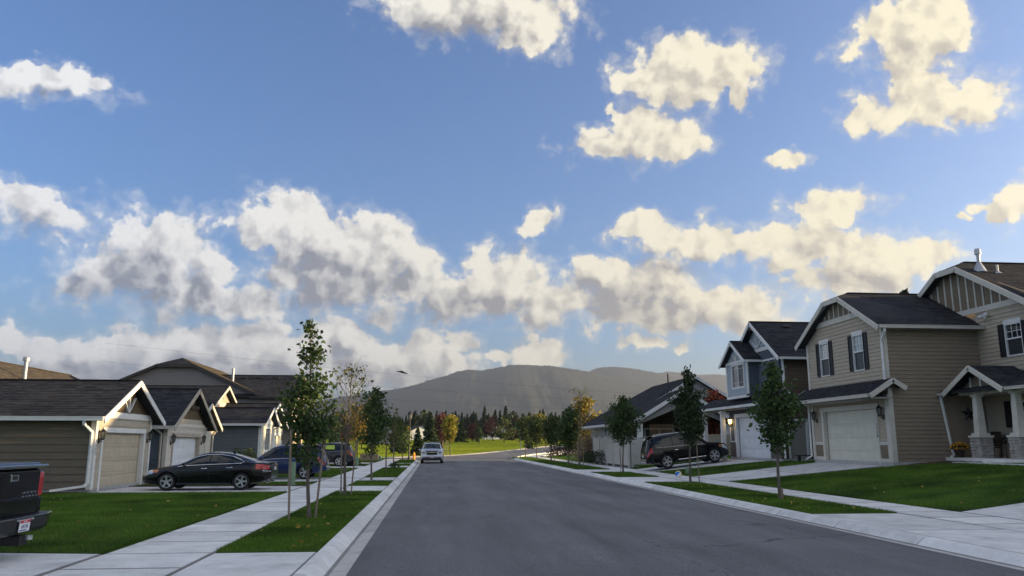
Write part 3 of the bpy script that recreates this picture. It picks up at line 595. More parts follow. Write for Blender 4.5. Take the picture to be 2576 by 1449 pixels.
def wall(root, mp, poly, ops, m, expo=.17, thick=.14, boards=True, name='wall', bm_=None):
    """structural wall with openings, clad with one lap board per course"""
    ops = [(o_[0] - .004, o_[1] + .004, o_[2] - .004, o_[3] + .004) for o_ in ops]
    zs = [p[1] for p in poly]; z0, z1 = min(zs), max(zs); n = max(1, int(math.ceil((z1 - z0) / expo)))
    mb = MB(); bl = []
    for k in range(n):
        ca, cb = z0 + k * expo, min(z0 + (k + 1) * expo, z1)
        cuts = sorted({ca, cb} | {z for o_ in ops for z in o_[2:] if ca < z < cb} | {p[1] for p in poly if ca + .01 < p[1] < cb - .01})
        for za, zb in zip(cuts[:-1], cuts[1:]):
            if zb - za < .004: continue
            for s in pieces(poly, ops, za, zb):
                if max(s[1] - s[0], s[3] - s[2]) < .01: continue
                q = [(s[0], za), (s[1], za), (s[3], zb), (s[2], zb)]
                mb.prism(q, mp, 0, -thick); bl.append((q, (za - ca) / expo, (zb - ca) / expo))
    w = mb.build(name, m, root)
    if boards:
        for q, ta, tb in bl:
            if abs(q[1][0] - q[0][0]) + abs(q[2][0] - q[3][0]) < .06: continue
            dd = .018 + .075 * expo; da, db = dd - (dd - .006) * ta, dd - (dd - .006) * tb; b = MB()
            P = [mp(q[0][0], q[0][1], 0.001), mp(q[1][0], q[1][1], 0.001), mp(q[2][0], q[2][1], .001), mp(q[3][0], q[3][1], .001),
                 mp(q[0][0], q[0][1], da), mp(q[1][0], q[1][1], da), mp(q[2][0], q[2][1], db), mp(q[3][0], q[3][1], db)]
            b.raw(P, BOXF).build('siding_board', bm_ or m, w)
    return w
def slope(root, pts, m='shingle', thick=.13, expo=.15, shingles=True):
    """one roof plane; pts = eave a, eave b, then the upper edge back (3 or 4 points)"""
    P = [Vector(p) for p in pts]; o = P[0]; ux = (P[1] - P[0]).normalized(); nrm = ux.cross(P[2] - P[1]).normalized()
    if nrm.z < 0: nrm = -nrm
    vy = nrm.cross(ux).normalized()
    if vy.dot(P[2] - P[1]) < 0: vy = -vy
    mb = MB(); n = len(P)
    mb.raw([p - nrm * .006 for p in P] + [p - nrm * thick for p in P], [tuple(range(n)), tuple(reversed(range(n, 2 * n)))] + [(i, n + i, n + (i + 1) % n, (i + 1) % n) for i in range(n)])
    s = mb.build('roof_slope', m, root)
    if not shingles: return s
    uv = [((p - o).dot(ux), (p - o).dot(vy)) for p in P]; top = max(v for u, v in uv); k = 0; V = []; F = []; v = 0.0
    while v < top - .02:
        vb = min(v + expo * 1.12, top); A = spans(uv, v + 1e-3); B = spans(uv, vb - 1e-3)
        if A:
            a0, a1 = A[0]; b0, b1 = B[0] if B else (sum(A[0]) / 2,) * 2
            c = a0 - random.uniform(0, .3); L_ = a1 - a0
            while c < a1:
                wdt = random.uniform(.16, .42); c0, c1 = max(c, a0), min(c + wdt, a1); c += wdt
                if c1 - c0 < .02: continue
                d0, d1 = max(c0, b0), min(c1, b1)
                if d0 > d1: d0 = d1 = min(max((c0 + c1) / 2, b0), b1)
                h = random.uniform(.008, .020); pp = lambda u_, v_, h_: tuple(o + ux * u_ + vy * v_ + nrm * h_)
                i = len(V); V += [pp(c0, v, -.004), pp(c1, v, -.004), pp(c1, v, h), pp(c0, v, h), pp(d1, vb, .002), pp(d0, vb, .002)]
                F += [(i, i + 1, i + 2, i + 3), (i + 3, i + 2, i + 4, i + 5)]
        v += expo
    me = bpy.data.meshes.new('shingles'); me.from_pydata(V, [], F); stuff(link('shingles', me, m, s)); return s
def bar(root, name, p0, p1, w, h, m, ext=0, up=(0, 0, 1)):
    return MB().beam(p0, p1, w, h, up, ext).build(name, m, root)
def spout(root, pts, m='trim_white', w=.09):
    mb = MB()
    for a_, b_ in zip(pts[:-1], pts[1:]): mb.beam(a_, b_, w, w * .75, up=(.03, .04, 1), ext=.02)
    return mb.build('downspout', m, root)
def gutter(root, p0, p1, m='gutter_metal', s=.13):
    p0, p1 = Vector(p0), Vector(p1); mb = MB().beam(p0, p1, s, s); mb.beam(p0 + Vector((0, 0, s / 2)), p1 + Vector((0, 0, s / 2)), s * 1.25, .025)
    return mb.build('gutter', m, root)
def frame4(mp, u0, u1, z0, z1, w, d0, d1, sill=0):
    mb = MB()
    for q in (((u0 - w, z0), (u0, z0), (u0, z1), (u0 - w, z1)), ((u1, z0), (u1 + w, z0), (u1 + w, z1), (u1, z1)), ((u0 - w - sill, z1), (u1 + w + sill, z1), (u1 + w + sill, z1 + w), (u0 - w - sill, z1 + w)), ((u0 - w - sill, z0 - w), (u1 + w + sill, z0 - w), (u1 + w + sill, z0), (u0 - w - sill, z0))): mb.prism(q, mp, d0, d1)
    return mb
def window(root, mp, u0, u1, z0, z1, style='hung', trim='trim_white', head=0, grid=(3, 2), w=.07, up_m='window_glass'):
    win = frame4(mp, u0, u1, z0, z1, w, -.05, .045).build('window', trim, root)
    if head: MB().prism([(u0 - w - .01, z1 + w + .003), (u1 + w + .01, z1 + w + .003), (u1 + w + .01, z1 + w + head), (u0 - w - .01, z1 + w + head)], mp, -.01, .05).build('head_trim', trim, win)
    def pane(a0, a1, b0, b1, m='window_glass', d=-.03): MB().prism([(a0, b0), (a1, b0), (a1, b1), (a0, b1)], mp, d, d - .012).build('pane', m, win)
    def mun(a0, a1, b0, b1, d=0.0): MB().prism([(a0, b0), (a1, b0), (a1, b1), (a0, b1)], mp, d, -.045).build('glazing_bar', trim, win)
    if style == 'hung':
        zm = (z0 + z1) / 2 + .05; mun(u0, u1, zm - .03, zm + .03, .02)
        nx, ny = grid
        for i in range(nx):
            for j in range(ny):
                a0, a1 = u0 + (u1 - u0) * i / nx, u0 + (u1 - u0) * (i + 1) / nx; b0, b1 = zm + .03 + (z1 - zm - .03) * j / ny, zm + .03 + (z1 - zm - .03) * (j + 1) / ny
                pane(a0, a1, b0, b1, up_m)
        for i in range(1, nx): a_ = u0 + (u1 - u0) * i / nx; mun(a_ - .011, a_ + .011, zm + .03, z1, -.015)
        for j in range(1, ny): b_ = zm + .03 + (z1 - zm - .03) * j / ny; mun(u0, u1, b_ - .011, b_ + .011, -.018)
        pane(u0, u1, z0, zm - .03, 'screen')
    else:
        um = (u0 + u1) / 2; mun(um - .025, um + .025, z0, z1, .01); pane(u0, um - .025, z0, z1, 'screen'); pane(um + .025, u1, z0, z1)
        if style == 'slider_grid':
            for f in (.2, .85): b_ = z0 + (z1 - z0) * f; mun(u0, um - .025, b_ - .008, b_ + .008, -.015); mun(um + .025, u1, b_ - .008, b_ + .008, -.017)
    MB().prism([(u0 - .02, z0 - .02), (u1 + .02, z0 - .02), (u1 + .02, z1 + .02), (u0 - .02, z1 + .02)], mp, -.06, -.08).build('blind', 'siding_sage' if False else 'black_plastic', win)
    return win
def shutter(root, mp, u0, u1, z0, z1):
    mb = MB(); t = .05
    for q in ((u0, u0 + t, z0, z1), (u1 - t, u1, z0, z1), (u0 + t, u1 - t, z0, z0 + .07), (u0 + t, u1 - t, z1 - .07, z1), (u0 + t, u1 - t, (z0 + z1) / 2 - .035, (z0 + z1) / 2 + .035)): mb.prism([(q[0], q[2]), (q[1], q[2]), (q[1], q[3]), (q[0], q[3])], mp, .028, .065)
    mb.prism([(u0 + t, z0 + .07), (u1 - t, z0 + .07), (u1 - t, z1 - .07), (u0 + t, z1 - .07)], mp, .028, .045); return mb.build('shutter', 'shutter', root)
def garage_door(root, mp, u0, u1, z0, z1, m, rows=4, cols=8, rec=.14):
    d = MB().prism([(u0, z0), (u1, z0), (u1, z1), (u0, z1)], mp, -rec - .05, -rec - .08).build('garage_door', m, root)
    for r in range(rows):
        a_, b_ = z0 + (z1 - z0) * r / rows + .004, z0 + (z1 - z0) * (r + 1) / rows - .006; mb = MB(); mb.prism([(u0 + .003, a_), (u1 - .003, a_), (u1 - .003, b_), (u0 + .003, b_)], mp, -rec, -rec - .05)
        for c in range(cols):
            c0, c1 = u0 + (u1 - u0) * (c + .14) / cols, u0 + (u1 - u0) * (c + .86) / cols; e = (b_ - a_) * .2
            A = [mp(c0, a_ + e, -rec), mp(c1, a_ + e, -rec), mp(c1, b_ - e, -rec), mp(c0, b_ - e, -rec)]; B = [mp(c0 + .03, a_ + e + .03, -rec + .014), mp(c1 - .03, a_ + e + .03, -rec + .014), mp(c1 - .03, b_ - e - .03, -rec + .014), mp(c0 + .03, b_ - e - .03, -rec + .014)]
            mb.raw(A + B, [(4, 5, 6, 7), (0, 1, 5, 4), (1, 2, 6, 5), (2, 3, 7, 6), (3, 0, 4, 7)])
        mb.build('door_section', m, d)
    return d
def lantern(root, mp, u, z, lit=False, s=1.0):
    q = lambda du, dz, d: mp(u + du * s, z + dz * s, d * s)
    mb = MB(); mb.prism([(u - .05 * s, z - .14 * s), (u + .05 * s, z - .14 * s), (u + .05 * s, z + .02 * s), (u - .05 * s, z + .02 * s)], mp, .03, .055)
    mb.tube([q(0, -.06, .05), q(0, -.09, .12), q(0, -.03, .14)], .014 * s, 6)
    def ring(dz, r): return [q(r * math.cos(t * math.pi / 3), dz, .14 + r * math.sin(t * math.pi / 3)) for t in range(6)]
    def stack(l):
        b = []
        for dz, r in l: b += ring(dz, r)
        n = len(l); mb.raw(b, [(i * 6 + k, i * 6 + (k + 1) % 6, (i + 1) * 6 + (k + 1) % 6, (i + 1) * 6 + k) for i in range(n - 1) for k in range(6)] + [tuple(range(6)), tuple(range((n - 1) * 6, n * 6))])
    stack([(-.04, .045), (-.015, .06), (0, .06)]); stack([(.2, .105), (.215, .105), (.27, .04), (.30, .012), (.36, .006)])
    for k in range(6):
        t = k * math.pi / 3; mb.beam(q(.058 * math.cos(t), 0, .14 + .058 * math.sin(t)), q(.085 * math.cos(t), .2, .14 + .085 * math.sin(t)), .012 * s, .012 * s)
    l = mb.build('wall_lantern', 'black_metal', root); g = MB(); b = ring(.002, .05) + ring(.198, .076); g.raw(b, [(k, (k + 1) % 6, 6 + (k + 1) % 6, 6 + k) for k in range(6)] + [tuple(range(6)), tuple(range(6, 12))]); g.build('lantern_glass', 'lamp_lit' if lit else 'lamp_glass', l)
    return l
def roof_vent(root, p, axis, m='black_metal'):
    x, y, z = p; mb = MB(); mb.raw([(x - .22, y - .2, z), (x + .22, y - .2, z), (x + .22, y + .2, z), (x - .22, y + .2, z), (x - .16, y - .15, z + .13), (x + .16, y - .15, z + .13), (x + .16, y + .15, z + .13), (x - .16, y + .15, z + .13)], BOXF); return mb.build('roof_vent', m, root)
def pipe(root, x, y, z0, z1, r=.06, m='pvc', cone=False, cap=False):
    mb = MB(); pr = []
    if cone: pr += [(.30, z0 + .0), (.29, z0 + .02), (r * 1.2, z0 + .45)]
    pr += [(r, z0), (r, z1)] if not cone else [(r, z0 + .46), (r, z1)]
    if cap: pr += [(r * 1.7, z1), (r * 1.7, z1 + .22), (r * 1.2, z1 + .27), (.001, z1 + .28)]
    else: pr += [(.001, z1)]
    return mb.lathe(pr, 12, (x, y, 0)).build('vent_pipe', m, root, smooth=True)
def stones(root, faces, course=.11, wl=(.16, .42), m='stone', name='stone'):
    """ledgestone veneer: faces = (mp, u0, u1, z0, z1); each stone its own piece"""
    for mp, u0, u1, z0, z1 in faces:
        z = z0
        while z < z1 - .03:
            h = min(course * random.uniform(.8, 1.3), z1 - z)
            if z1 - z - h < .04: h = z1 - z
            u = u0
            while u < u1 - .01:
                w = random.uniform(*wl)
                if u1 - u - w < .12: w = u1 - u
                d = random.uniform(.02, .05); j = .006
                A = [mp(u + j, z + j, 0), mp(u + w - j, z + j, 0), mp(u + w - j, z + h - j, 0), mp(u + j, z + h - j, 0)]; t = .012
                B = [mp(u + j + t, z + j + t, d), mp(u + w - j - t, z + j + t, d * random.uniform(.8, 1)), mp(u + w - j - t, z + h - j - t, d * random.uniform(.8, 1)), mp(u + j + t, z + h - j - t, d)]
                MB().raw(A + B, [(0, 1, 2, 3), (4, 5, 6, 7), (0, 1, 5, 4), (1, 2, 6, 5), (2, 3, 7, 6), (3, 0, 4, 7)]).build(name, m, root); u += w
            z += h
def rake(root, pts, m, w=.04, h=.2, off=(0, 0, -.1)):
    """barge boards along the roof edge polyline"""
    for a_, b_ in zip(pts[:-1], pts[1:]):
        a_, b_ = Vector(a_) + Vector(off), Vector(b_) + Vector(off); bar(root, 'barge_board', a_, b_, w, h, m, ext=.015)
def gable_roof_x(root, x0, x1, yc, hw, ze, zr, m='shingle', thick=.13):
    """ridge along X"""
    slope(root, [(x0, yc - hw, ze), (x1, yc - hw, ze), (x1, yc, zr), (x0, yc, zr)], m, thick)
    slope(root, [(x1, yc + hw, ze), (x0, yc + hw, ze), (x0, yc, zr), (x1, yc, zr)], m, thick)
    MB().beam((x0, yc, zr + .005), (x1, yc, zr + .005), .26, .035).build('ridge_cap', m, root)
def jerkin_roof_x(root, x0, xh, x1, yc, hw, ze, zr, clip, zc, m='shingle', ry=1.0):
    """ridge along X, gable end at x0 clipped by a small hip that reaches the ridge at xh"""
    for s in (-1, 1):
        P = [(x0, yc + s * hw, ze), (x1, yc + s * hw, ze), (x1, yc, zr), (xh, yc, zr), (x0, yc + s * clip, zc)]
        slope(root, P, m)
    slope(root, [(x0, yc - clip, zc), (x0, yc + clip, zc), (xh, yc, zr)], m)
    MB().beam((xh, yc, zr + .005), (x1, yc, zr + .005), .26, .035).build('ridge_cap', m, root)

# ------------------------------------------------------------------ house: two-storey tan house, right foreground
def tan_house():
    h = E('two_storey_house', (23, 34, .9), 'large two-storey tan house with clipped gables and black shutters, nearest on the right', 'house', 'houses on the right side of the street')
    F = WX(18.9, -1); S = WY(31.9, -1); B = WX(23.2, -1)
    MB().box(18.85, 23.3, 31.85, 38.8, .5, 1.0).build('foundation', 'foundation', h)
    # garage storey
    wall(h, F, [(31.9, 1.0), (38.85, 1.0), (38.85, 3.95), (31.9, 3.95)], [(32.95, 37.6, .5, 3.25)], 'siding_tan', .17)
    garage_door(h, F, 32.95, 37.6, .84, 3.25, 'door_cream', 4, 8)
    for y0, y1, z0, z1 in ((32.78, 32.95, .95, 3.25), (37.6, 37.80, .95, 3.25), (32.70, 37.90, 3.253, 3.47)): MB().prism([(y0, z0), (y1, z0), (y1, z1), (y0, z1)], F, -.1, .06).build('door_trim', 'trim_cream', h)
    for y0, y1 in ((31.88, 32.16), (38.63, 38.87)): MB().prism([(y0, 1.0), (y1, 1.0), (y1, 3.80), (y0, 3.80)], F, -.02, .055).build('corner_board', 'trim_cream', h)
    for y0, y1 in ((32.165, 32.775), (37.805, 38.625)):
        for z0, z1 in ((1.0, 1.14), (1.70, 1.84)): MB().prism([(y0, z0), (y1, z0), (y1, z1), (y0, z1)], F, 0, .045).build('pier_trim', 'trim_cream', h)
        MB().prism([(y0 + .03, 1.143), (y1 - .03, 1.143), (y1 - .03, 1.697), (y0 + .03, 1.697)], F, 0, .033).build('pier_panel', 'siding_tan_panel', h)
    for y in (32.36, 38.3): lantern(h, F, y, 2.95, s=1.35)
    # skirt roof over the garage
    slope(h, [(17.9, 39.3, 3.80), (17.9, 31.5, 3.80), (18.92, 31.5, 4.45), (18.92, 39.3, 4.45)], thick=.1)
    slope(h, [(19.45, 31.5, 4.12), (19.45, 31.872, 4.12), (18.92, 31.872, 4.45), (18.92, 31.5, 4.45)], thick=.1, shingles=False)
    rake(h, [(17.88, 31.47, 3.80), (18.92, 31.47, 4.45), (19.47, 31.47, 4.12)], 'trim_cream', .04, .2); rake(h, [(17.88, 39.33, 3.8), (18.92, 39.33, 4.45)], 'trim_cream', .04, .2)
    gutter(h, (17.83, 39.3, 3.72), (17.83, 31.55, 3.72)); MB().box(17.95, 18.88, 31.55, 39.25, 3.60, 3.66).build('soffit', 'soffit', h)
    # upper storey over the garage
    wall(h, F, [(31.9, 4.3), (38.85, 4.3), (38.85, 6.68), (37.52, 7.40), (33.23, 7.40), (31.9, 6.68)], [(33.5, 34.32, 5.0, 6.52), (36.64, 37.46, 5.0, 6.52)], 'siding_tan', .168)
    for u0, u1 in ((33.5, 34.32), (36.64, 37.46)):
        window(h, F, u0, u1, 5.0, 6.52, head=.17, w=.05, up_m='pane_pale'); shutter(h, F, u0 - .40, u0 - .06, 4.97, 6.60); shutter(h, F, u1 + .06, u1 + .40, 4.97, 6.60)
    for y0, y1 in ((31.87, 32.04), (38.71, 38.88)): MB().prism([(y0, 4.3), (y1, 4.3), (y1, 6.66), (y0, 6.66)], F, -.02, .055).build('corner_board', 'trim_cream', h)
    MB().prism([(33.0, 7.36), (37.75, 7.36), (37.40, 7.60), (33.35, 7.60)], F, 0, .06).build('band_board', 'trim_cream', h)
    MB().prism([(33.3, 7.5), (37.45, 7.5), (36.1, 8.28), (34.68, 8.28)], F, .012, -.1).build('gable_panel', 'siding_tan_panel', h)
    for k in range(9):
        y = 33.55 + k * .46; zt = min(8.28, 8.42 - (abs(y - 35.38) - .72) * .56 - .22)
        if zt > 7.68: MB().prism([(y - .035, 7.605), (y + .035, 7.605), (y + .035, zt), (y - .035, zt)], F, .013, .04).build('batten', 'trim_cream', h)
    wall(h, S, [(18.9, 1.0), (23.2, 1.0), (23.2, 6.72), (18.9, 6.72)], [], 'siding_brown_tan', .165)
    MB().prism([(18.875, 4.3), (19.03, 4.3), (19.03, 6.65), (18.875, 6.65)], S, .0, .055).build('corner_board', 'trim_cream', h)
    MB().prism([(18.875, 1.0), (19.06, 1.0), (19.06, 4.05), (18.875, 4.05)], S, .0, .055).build('corner_board', 'trim_cream', h)
    jerkin_roof_x(h, 18.48, 19.35, 23.25, 35.38, 3.9, 6.66, 8.76, .72, 8.44)
    rake(h, [(18.46, 31.48, 6.64), (18.46, 34.66, 8.42), (18.46, 36.1, 8.42), (18.46, 39.28, 6.64)], 'trim_cream', .04, .22)
    MB().raw([(18.5, 31.6, 6.57), (18.9, 31.6, 6.57), (18.9, 34.7, 8.27), (18.5, 34.7, 8.27)], [(0, 1, 2, 3)]).build('soffit', 'soffit', h)
    MB().raw([(18.5, 39.2, 6.57), (18.9, 39.2, 6.57), (18.9, 36.1, 8.27), (18.5, 36.1, 8.27)], [(0, 1, 2, 3)]).build('soffit', 'soffit', h)
    gutter(h, (18.5, 31.42, 6.60), (23.15, 31.42, 6.60)); MB().box(18.92, 23.15, 31.48, 31.88, 6.52, 6.55).build('soffit', 'soffit', h)
    spout(h, [(18.72, 31.42, 6.52), (18.72, 31.42, 6.40), (18.75, 31.80, 6.0), (18.75, 31.80, 4.42)])
    spout(h, [(18.80, 38.98, 3.65), (18.80, 38.98, 1.15), (18.55, 39.1, .98)])
    # main body
    wall(h, B, [(27.3, 1.15), (31.88, 1.15), (31.88, 7.35), (28.5, 7.35), (27.3, 6.72)], [(29.30, 30.18, 5.28, 6.50), (29.55, 30.3, 2.45, 3.38)], 'siding_tan', .168)
    window(h, B, 29.30, 30.18, 5.28, 6.50, head=.17, w=.05); shutter(h, B, 30.24, 30.58, 5.24, 6.58); shutter(h, B, 28.9, 29.24, 5.24, 6.58)
    window(h, B, 29.55, 30.3, 2.45, 3.38, w=.05); shutter(h, B, 30.36, 30.72, 2.4, 3.45); shutter(h, B, 29.1, 29.46, 2.4, 3.45)
    MB().prism([(28.0, 7.28), (33.6, 7.28), (33.6, 7.52), (28.44, 7.52)], B, 0, .06).build('band_board', 'trim_cream', h)
    MB().prism([(28.3, 7.4), (38.0, 7.4), (33.75, 9.3), (32.35, 9.3)], B, .012, -.1).build('gable_panel', 'siding_tan_panel', h)
    for k in range(17):
        y = 28.75 + k * .5; zt = min(9.28, 9.42 - (abs(y - 33.05) - .72) * .546 - .24)
        if zt > 7.6 and y < 36: MB().prism([(y - .04, 7.525), (y + .04, 7.525), (y + .04, zt), (y - .04, zt)], B, .013, .045).build('batten', 'trim_cream', h)
    jerkin_roof_x(h, 22.78, 23.7, 33, 33.05, 5.85, 6.64, 9.82, .72, 9.44)
    rake(h, [(22.76, 27.2, 6.62), (22.76, 32.33, 9.42), (22.76, 33.77, 9.42), (22.76, 38.9, 6.62)], 'trim_cream', .04, .24)
    MB().raw([(22.8, 27.3, 6.55), (23.2, 27.3, 6.55), (23.2, 32.4, 9.28), (22.8, 32.4, 9.28)], [(0, 1, 2, 3)]).build('soffit', 'soffit', h)
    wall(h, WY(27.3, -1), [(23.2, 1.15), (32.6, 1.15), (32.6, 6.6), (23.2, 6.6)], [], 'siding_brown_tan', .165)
    MB().box(23.34, 32.5, 27.45, 38.4, .6, 6.6).build('inner_shell', 'siding_tan_panel', h)
    MB().prism([(31.88, 7.3), (38.6, 7.3), (38.6, 6.6), (31.88, 6.6)], WX(23.3, -1), 0, -.05).build('upper_wall', 'siding_tan', h)
    # flood light, flues
    fl = MB()
    for dy in (-.12, .12): fl.lathe([(.03, 0), (.085, .2), (.09, .24), (.001, .24)], 10, (0, 0, 0)); n = 40; m4 = Matrix.Translation((23.1, 31.15 + dy, 7.12)) @ Vector((-.8, dy * 2, -.5)).to_track_quat('Z', 'Y').to_matrix().to_4x4(); fl.v[-n:] = [tuple(m4 @ Vector(p)) for p in fl.v[-n:]]
    fl.box(23.08, 23.18, 31.07, 31.23, 7.05, 7.2).build('flood_light', 'trim_white', h, smooth=True)
    pipe(h, 23.66, 31.94, 9.12, 9.92, .075, 'galvanised', cone=True, cap=True); pipe(h, 24.27, 31.64, 9.0, 9.40, .045, 'pvc'); MB().lathe([(.2, 9.0), (.06, 9.12)], 10, (24.27, 31.64, 0)).build('flashing', 'galvanised', h); pipe(h, 25.3, 30.2, 8.1, 8.6, .045, 'pvc')
    # porch
    MB().box(21.15, 23.2, 25.2, 31.87, .7, 1.2).build('porch_slab', 'concrete', h, bevel=.01); MB().box(20.55, 21.148, 26.6, 30.6, .7, 1.05).build('porch_step', 'concrete', h, bevel=.01)
    slope(h, [(21.1, 31.86, 3.86), (21.1, 25.0, 3.86), (23.19, 25.0, 4.62), (23.19, 31.86, 4.62)], thick=.1)
    for s in (-1, 1): slope(h, [(20.98, 29.6 + s * 1.75, 3.84), (22.9, 29.6 + s * 1.75, 3.84), (22.9, 29.6, 4.80), (20.98, 29.6, 4.80)], thick=.1)
    rake(h, [(20.96, 27.84, 3.84), (20.96, 29.6, 4.80), (20.96, 31.36, 3.84)], 'trim_cream', .04, .2)
    gutter(h, (21.05, 31.86, 3.78), (21.05, 31.3, 3.78), s=.1); gutter(h, (21.05, 27.8, 3.78), (21.05, 25.0, 3.78), s=.1)
    P = WX(21.45, -1); MB().prism([(28.0, 3.75), (31.2, 3.75), (29.6, 4.6)], P, 0, -.06).build('porch_gable', 'siding_tan_panel', h)
    for y in (29.0, 29.6, 30.2): MB().prism([(y - .045, 3.89), (y + .045, 3.89), (y + .045, 4.72 - abs(y - 29.6) * .55), (y - .045, 4.72 - abs(y - 29.6) * .55)], P, .002, .05).build('batten', 'trim_cream', h)
    MB().box(21.42, 21.66, 25.2, 31.0, 3.70, 3.885).build('porch_beam', 'trim_cream', h)
    MB().box(21.7, 23.15, 25.2, 31.85, 3.70, 3.74).build('porch_ceiling', 'soffit', h)
    for y in (30.1, 27.92, 25.8):
        c = MB(); a_, b_ = .16, .115
        c.raw([(21.55 - a_, y - a_, 2.17), (21.55 + a_, y - a_, 2.17), (21.55 + a_, y + a_, 2.17), (21.55 - a_, y + a_, 2.17), (21.55 - b_, y - b_, 3.6), (21.55 + b_, y - b_, 3.6), (21.55 + b_, y + b_, 3.6), (21.55 - b_, y + b_, 3.6)], BOXF)
        c.box(21.55 - .17, 21.55 + .17, y - .17, y + .17, 3.602, 3.698); c.box(21.55 - .235, 21.55 + .235, y - .235, y + .235, 2.08, 2.168); c.box(21.55 - .32, 21.55 + .32, y - .32, y + .32, 2.0, 2.078)
        col = c.build('porch_column', 'trim_cream', h)
        MB().box(21.29, 21.81, y - .26, y + .26, 1.2, 2.0).build('pier_core', 'stone', col)
        if y > 27: stones(col, [(WX(21.29, -1), y - .29, y + .29, 1.2, 2.0), (WY(y - .26, -1), 21.26, 21.84, 1.2, 2.0)])
    spout(h, [(21.15, 31.80, 3.72), (21.45, 31.80, 1.42), (21.36, 31.62, 1.28), (21.22, 31.55, 1.25)])
    for i, ch in enumerate('4488'): text_mesh('house_number', ch, .17, 'black_metal', h, Matrix.Translation((18.835, 32.865, 2.56 - i * .16)) @ facing((-1, 0, 0)))
    return h
tan_house()

# ------------------------------------------------------------------ house: blue-grey two-storey
def blue_house():
    h = E('two_storey_house', (20, 46, .9), 'two-storey blue-grey house with white trim, bay gable and white garage door', 'house', 'houses on the right side of the street')
    F = WX(18.5, -1); U = WX(18.9, -1); Bp = WX(18.1, -1); S = WY(41.8, -1)
    MB().box(18.45, 26, 41.75, 49.2, .5, .95).build('foundation', 'foundation', h)
    wall(h, F, [(41.8, .95), (49.2, .95), (49.2, 3.9), (41.8, 3.9)], [(43.3, 48.0, .5, 3.3)], 'siding_slate', .18)
    garage_door(h, F, 43.3, 48.0, .86, 3.3, 'door_white', 4, 8)
    for y0, y1, z0, z1 in ((43.12, 43.3, .95, 3.3), (48.0, 48.18, .95, 3.3), (43.05, 48.25, 3.303, 3.52)): MB().prism([(y0, z0), (y1, z0), (y1, z1), (y0, z1)], F, -.1, .06).build('door_trim', 'trim_white', h)
    stones(h, [(F, 48.19, 49.22, .92, 1.84), (F, 41.75, 43.11, .92, 1.84), (WY(41.79, -1), 18.45, 18.75, .92, 1.84)], .1, (.16, .4), 'stone_dark')
    for q in ((48.25, 48.33, 1.9, 2.75), (48.98, 49.06, 1.9, 2.75), (48.25, 49.06, 1.84, 1.9)): MB().prism([(q[0], q[2]), (q[1], q[2]), (q[1], q[3]), (q[0], q[3])], F, .027, .06).build('panel_trim', 'trim_white', h)
    lantern(h, F, 48.7, 2.95, lit=True, s=1.3)
    pl = bpy.data.lights.new('porch_lamp_light', 'POINT'); pl.energy = 2.5; pl.color = (1, .66, .28); pl.shadow_soft_size = .06; po = bpy.data.objects.new('porch_lamp_light', pl); COL.objects.link(po); po.location = (18.28, 48.7, 2.88)
    # porch roof
    slope(h, [(17.75, 53.3, 3.95), (17.75, 41.4, 3.95), (18.95, 41.4, 4.62), (18.95, 53.3, 4.62)], thick=.1)
    slope(h, [(22, 53.3, 3.95), (17.75, 53.3, 3.95), (18.95, 49.25, 4.62), (22, 49.25, 4.62)], thick=.1)
    gutter(h, (17.68, 53.3, 3.88), (17.68, 41.45, 3.88), 'trim_white'); MB().box(17.8, 18.5, 41.45, 53.2, 3.76, 3.80).build('soffit', 'soffit', h)
    rake(h, [(17.73, 41.37, 3.93), (18.95, 41.37, 4.6)], 'trim_white', .04, .2)
    for y in (52.2, 48.9): 
        p = MB(); p.box(17.82, 18.06, y - .12, y + .12, .55, 3.75); p.box(17.76, 18.12, y - .18, y + .18, .5, .75); p.box(17.78, 18.10, y - .16, y + .16, 3.60, 3.70); p.build('porch_post', 'trim_white', h)
    # upper storey
    wall(h, U, [(41.8, 4.3), (48.4, 4.3), (48.4, 6.38), (47.35, 7.1), (42.85, 7.1), (41.8, 6.38)], [(42.85, 44.5, 5.05, 6.4)], 'siding_slate', .18)
    window(h, U, 42.85, 44.5, 5.05, 6.4, 'slider_grid', w=.09)
    MB().prism([(42.5, 7.02), (47.7, 7.02), (47.40, 7.22), (42.8, 7.22)], U, 0, .06).build('band_board', 'trim_white', h)
    wall(h, U, [(42.8, 7.15), (47.4, 7.15), (45.1, 8.66)], [], 'siding_pale_blue', .2)
    for a_, b_ in (((45.1, 7.25), (45.1, 8.45)), ((45.1, 7.25), (44.1, 7.85)), ((45.1, 7.25), (46.1, 7.85))): bar(h, 'gable_truss', U(*a_, .05), U(*b_, .05), .05, .07, 'trim_white', up=(1, 0, 0))
    MB().prism([(41.76, 4.3), (41.93, 4.3), (41.93, 6.35), (41.76, 6.35)], U, -.02, .055).build('corner_board', 'trim_white', h)
    gable_roof_x(h, 18.45, 29, 45.1, 3.72, 6.38, 8.84)
    rake(h, [(18.43, 41.36, 6.36), (18.43, 45.1, 8.82), (18.43, 48.84, 6.36)], 'trim_white', .04, .2)
    MB().raw([(18.47, 41.45, 6.30), (18.9, 41.45, 6.30), (18.9, 45.1, 8.68), (18.47, 45.1, 8.68)], [(0, 1, 2, 3)]).build('soffit', 'soffit', h); MB().raw([(18.47, 48.75, 6.30), (18.9, 48.75, 6.30), (18.9, 45.1, 8.68), (18.47, 45.1, 8.68)], [(0, 1, 2, 3)]).build('soffit', 'soffit', h)
    gutter(h, (18.48, 41.33, 6.30), (29, 41.33, 6.30), 'trim_white', .11)
    for x in (20.4, 23.2, 26.0): roof_vent(h, (x, 44.55, 8.46), 0)
    # bay
    wall(h, Bp, [(44.8, 4.42), (48.2, 4.42), (48.2, 6.5), (44.8, 6.5)], [(45.45, 47.25, 5.08, 6.35)], 'siding_pale_blue', .2)
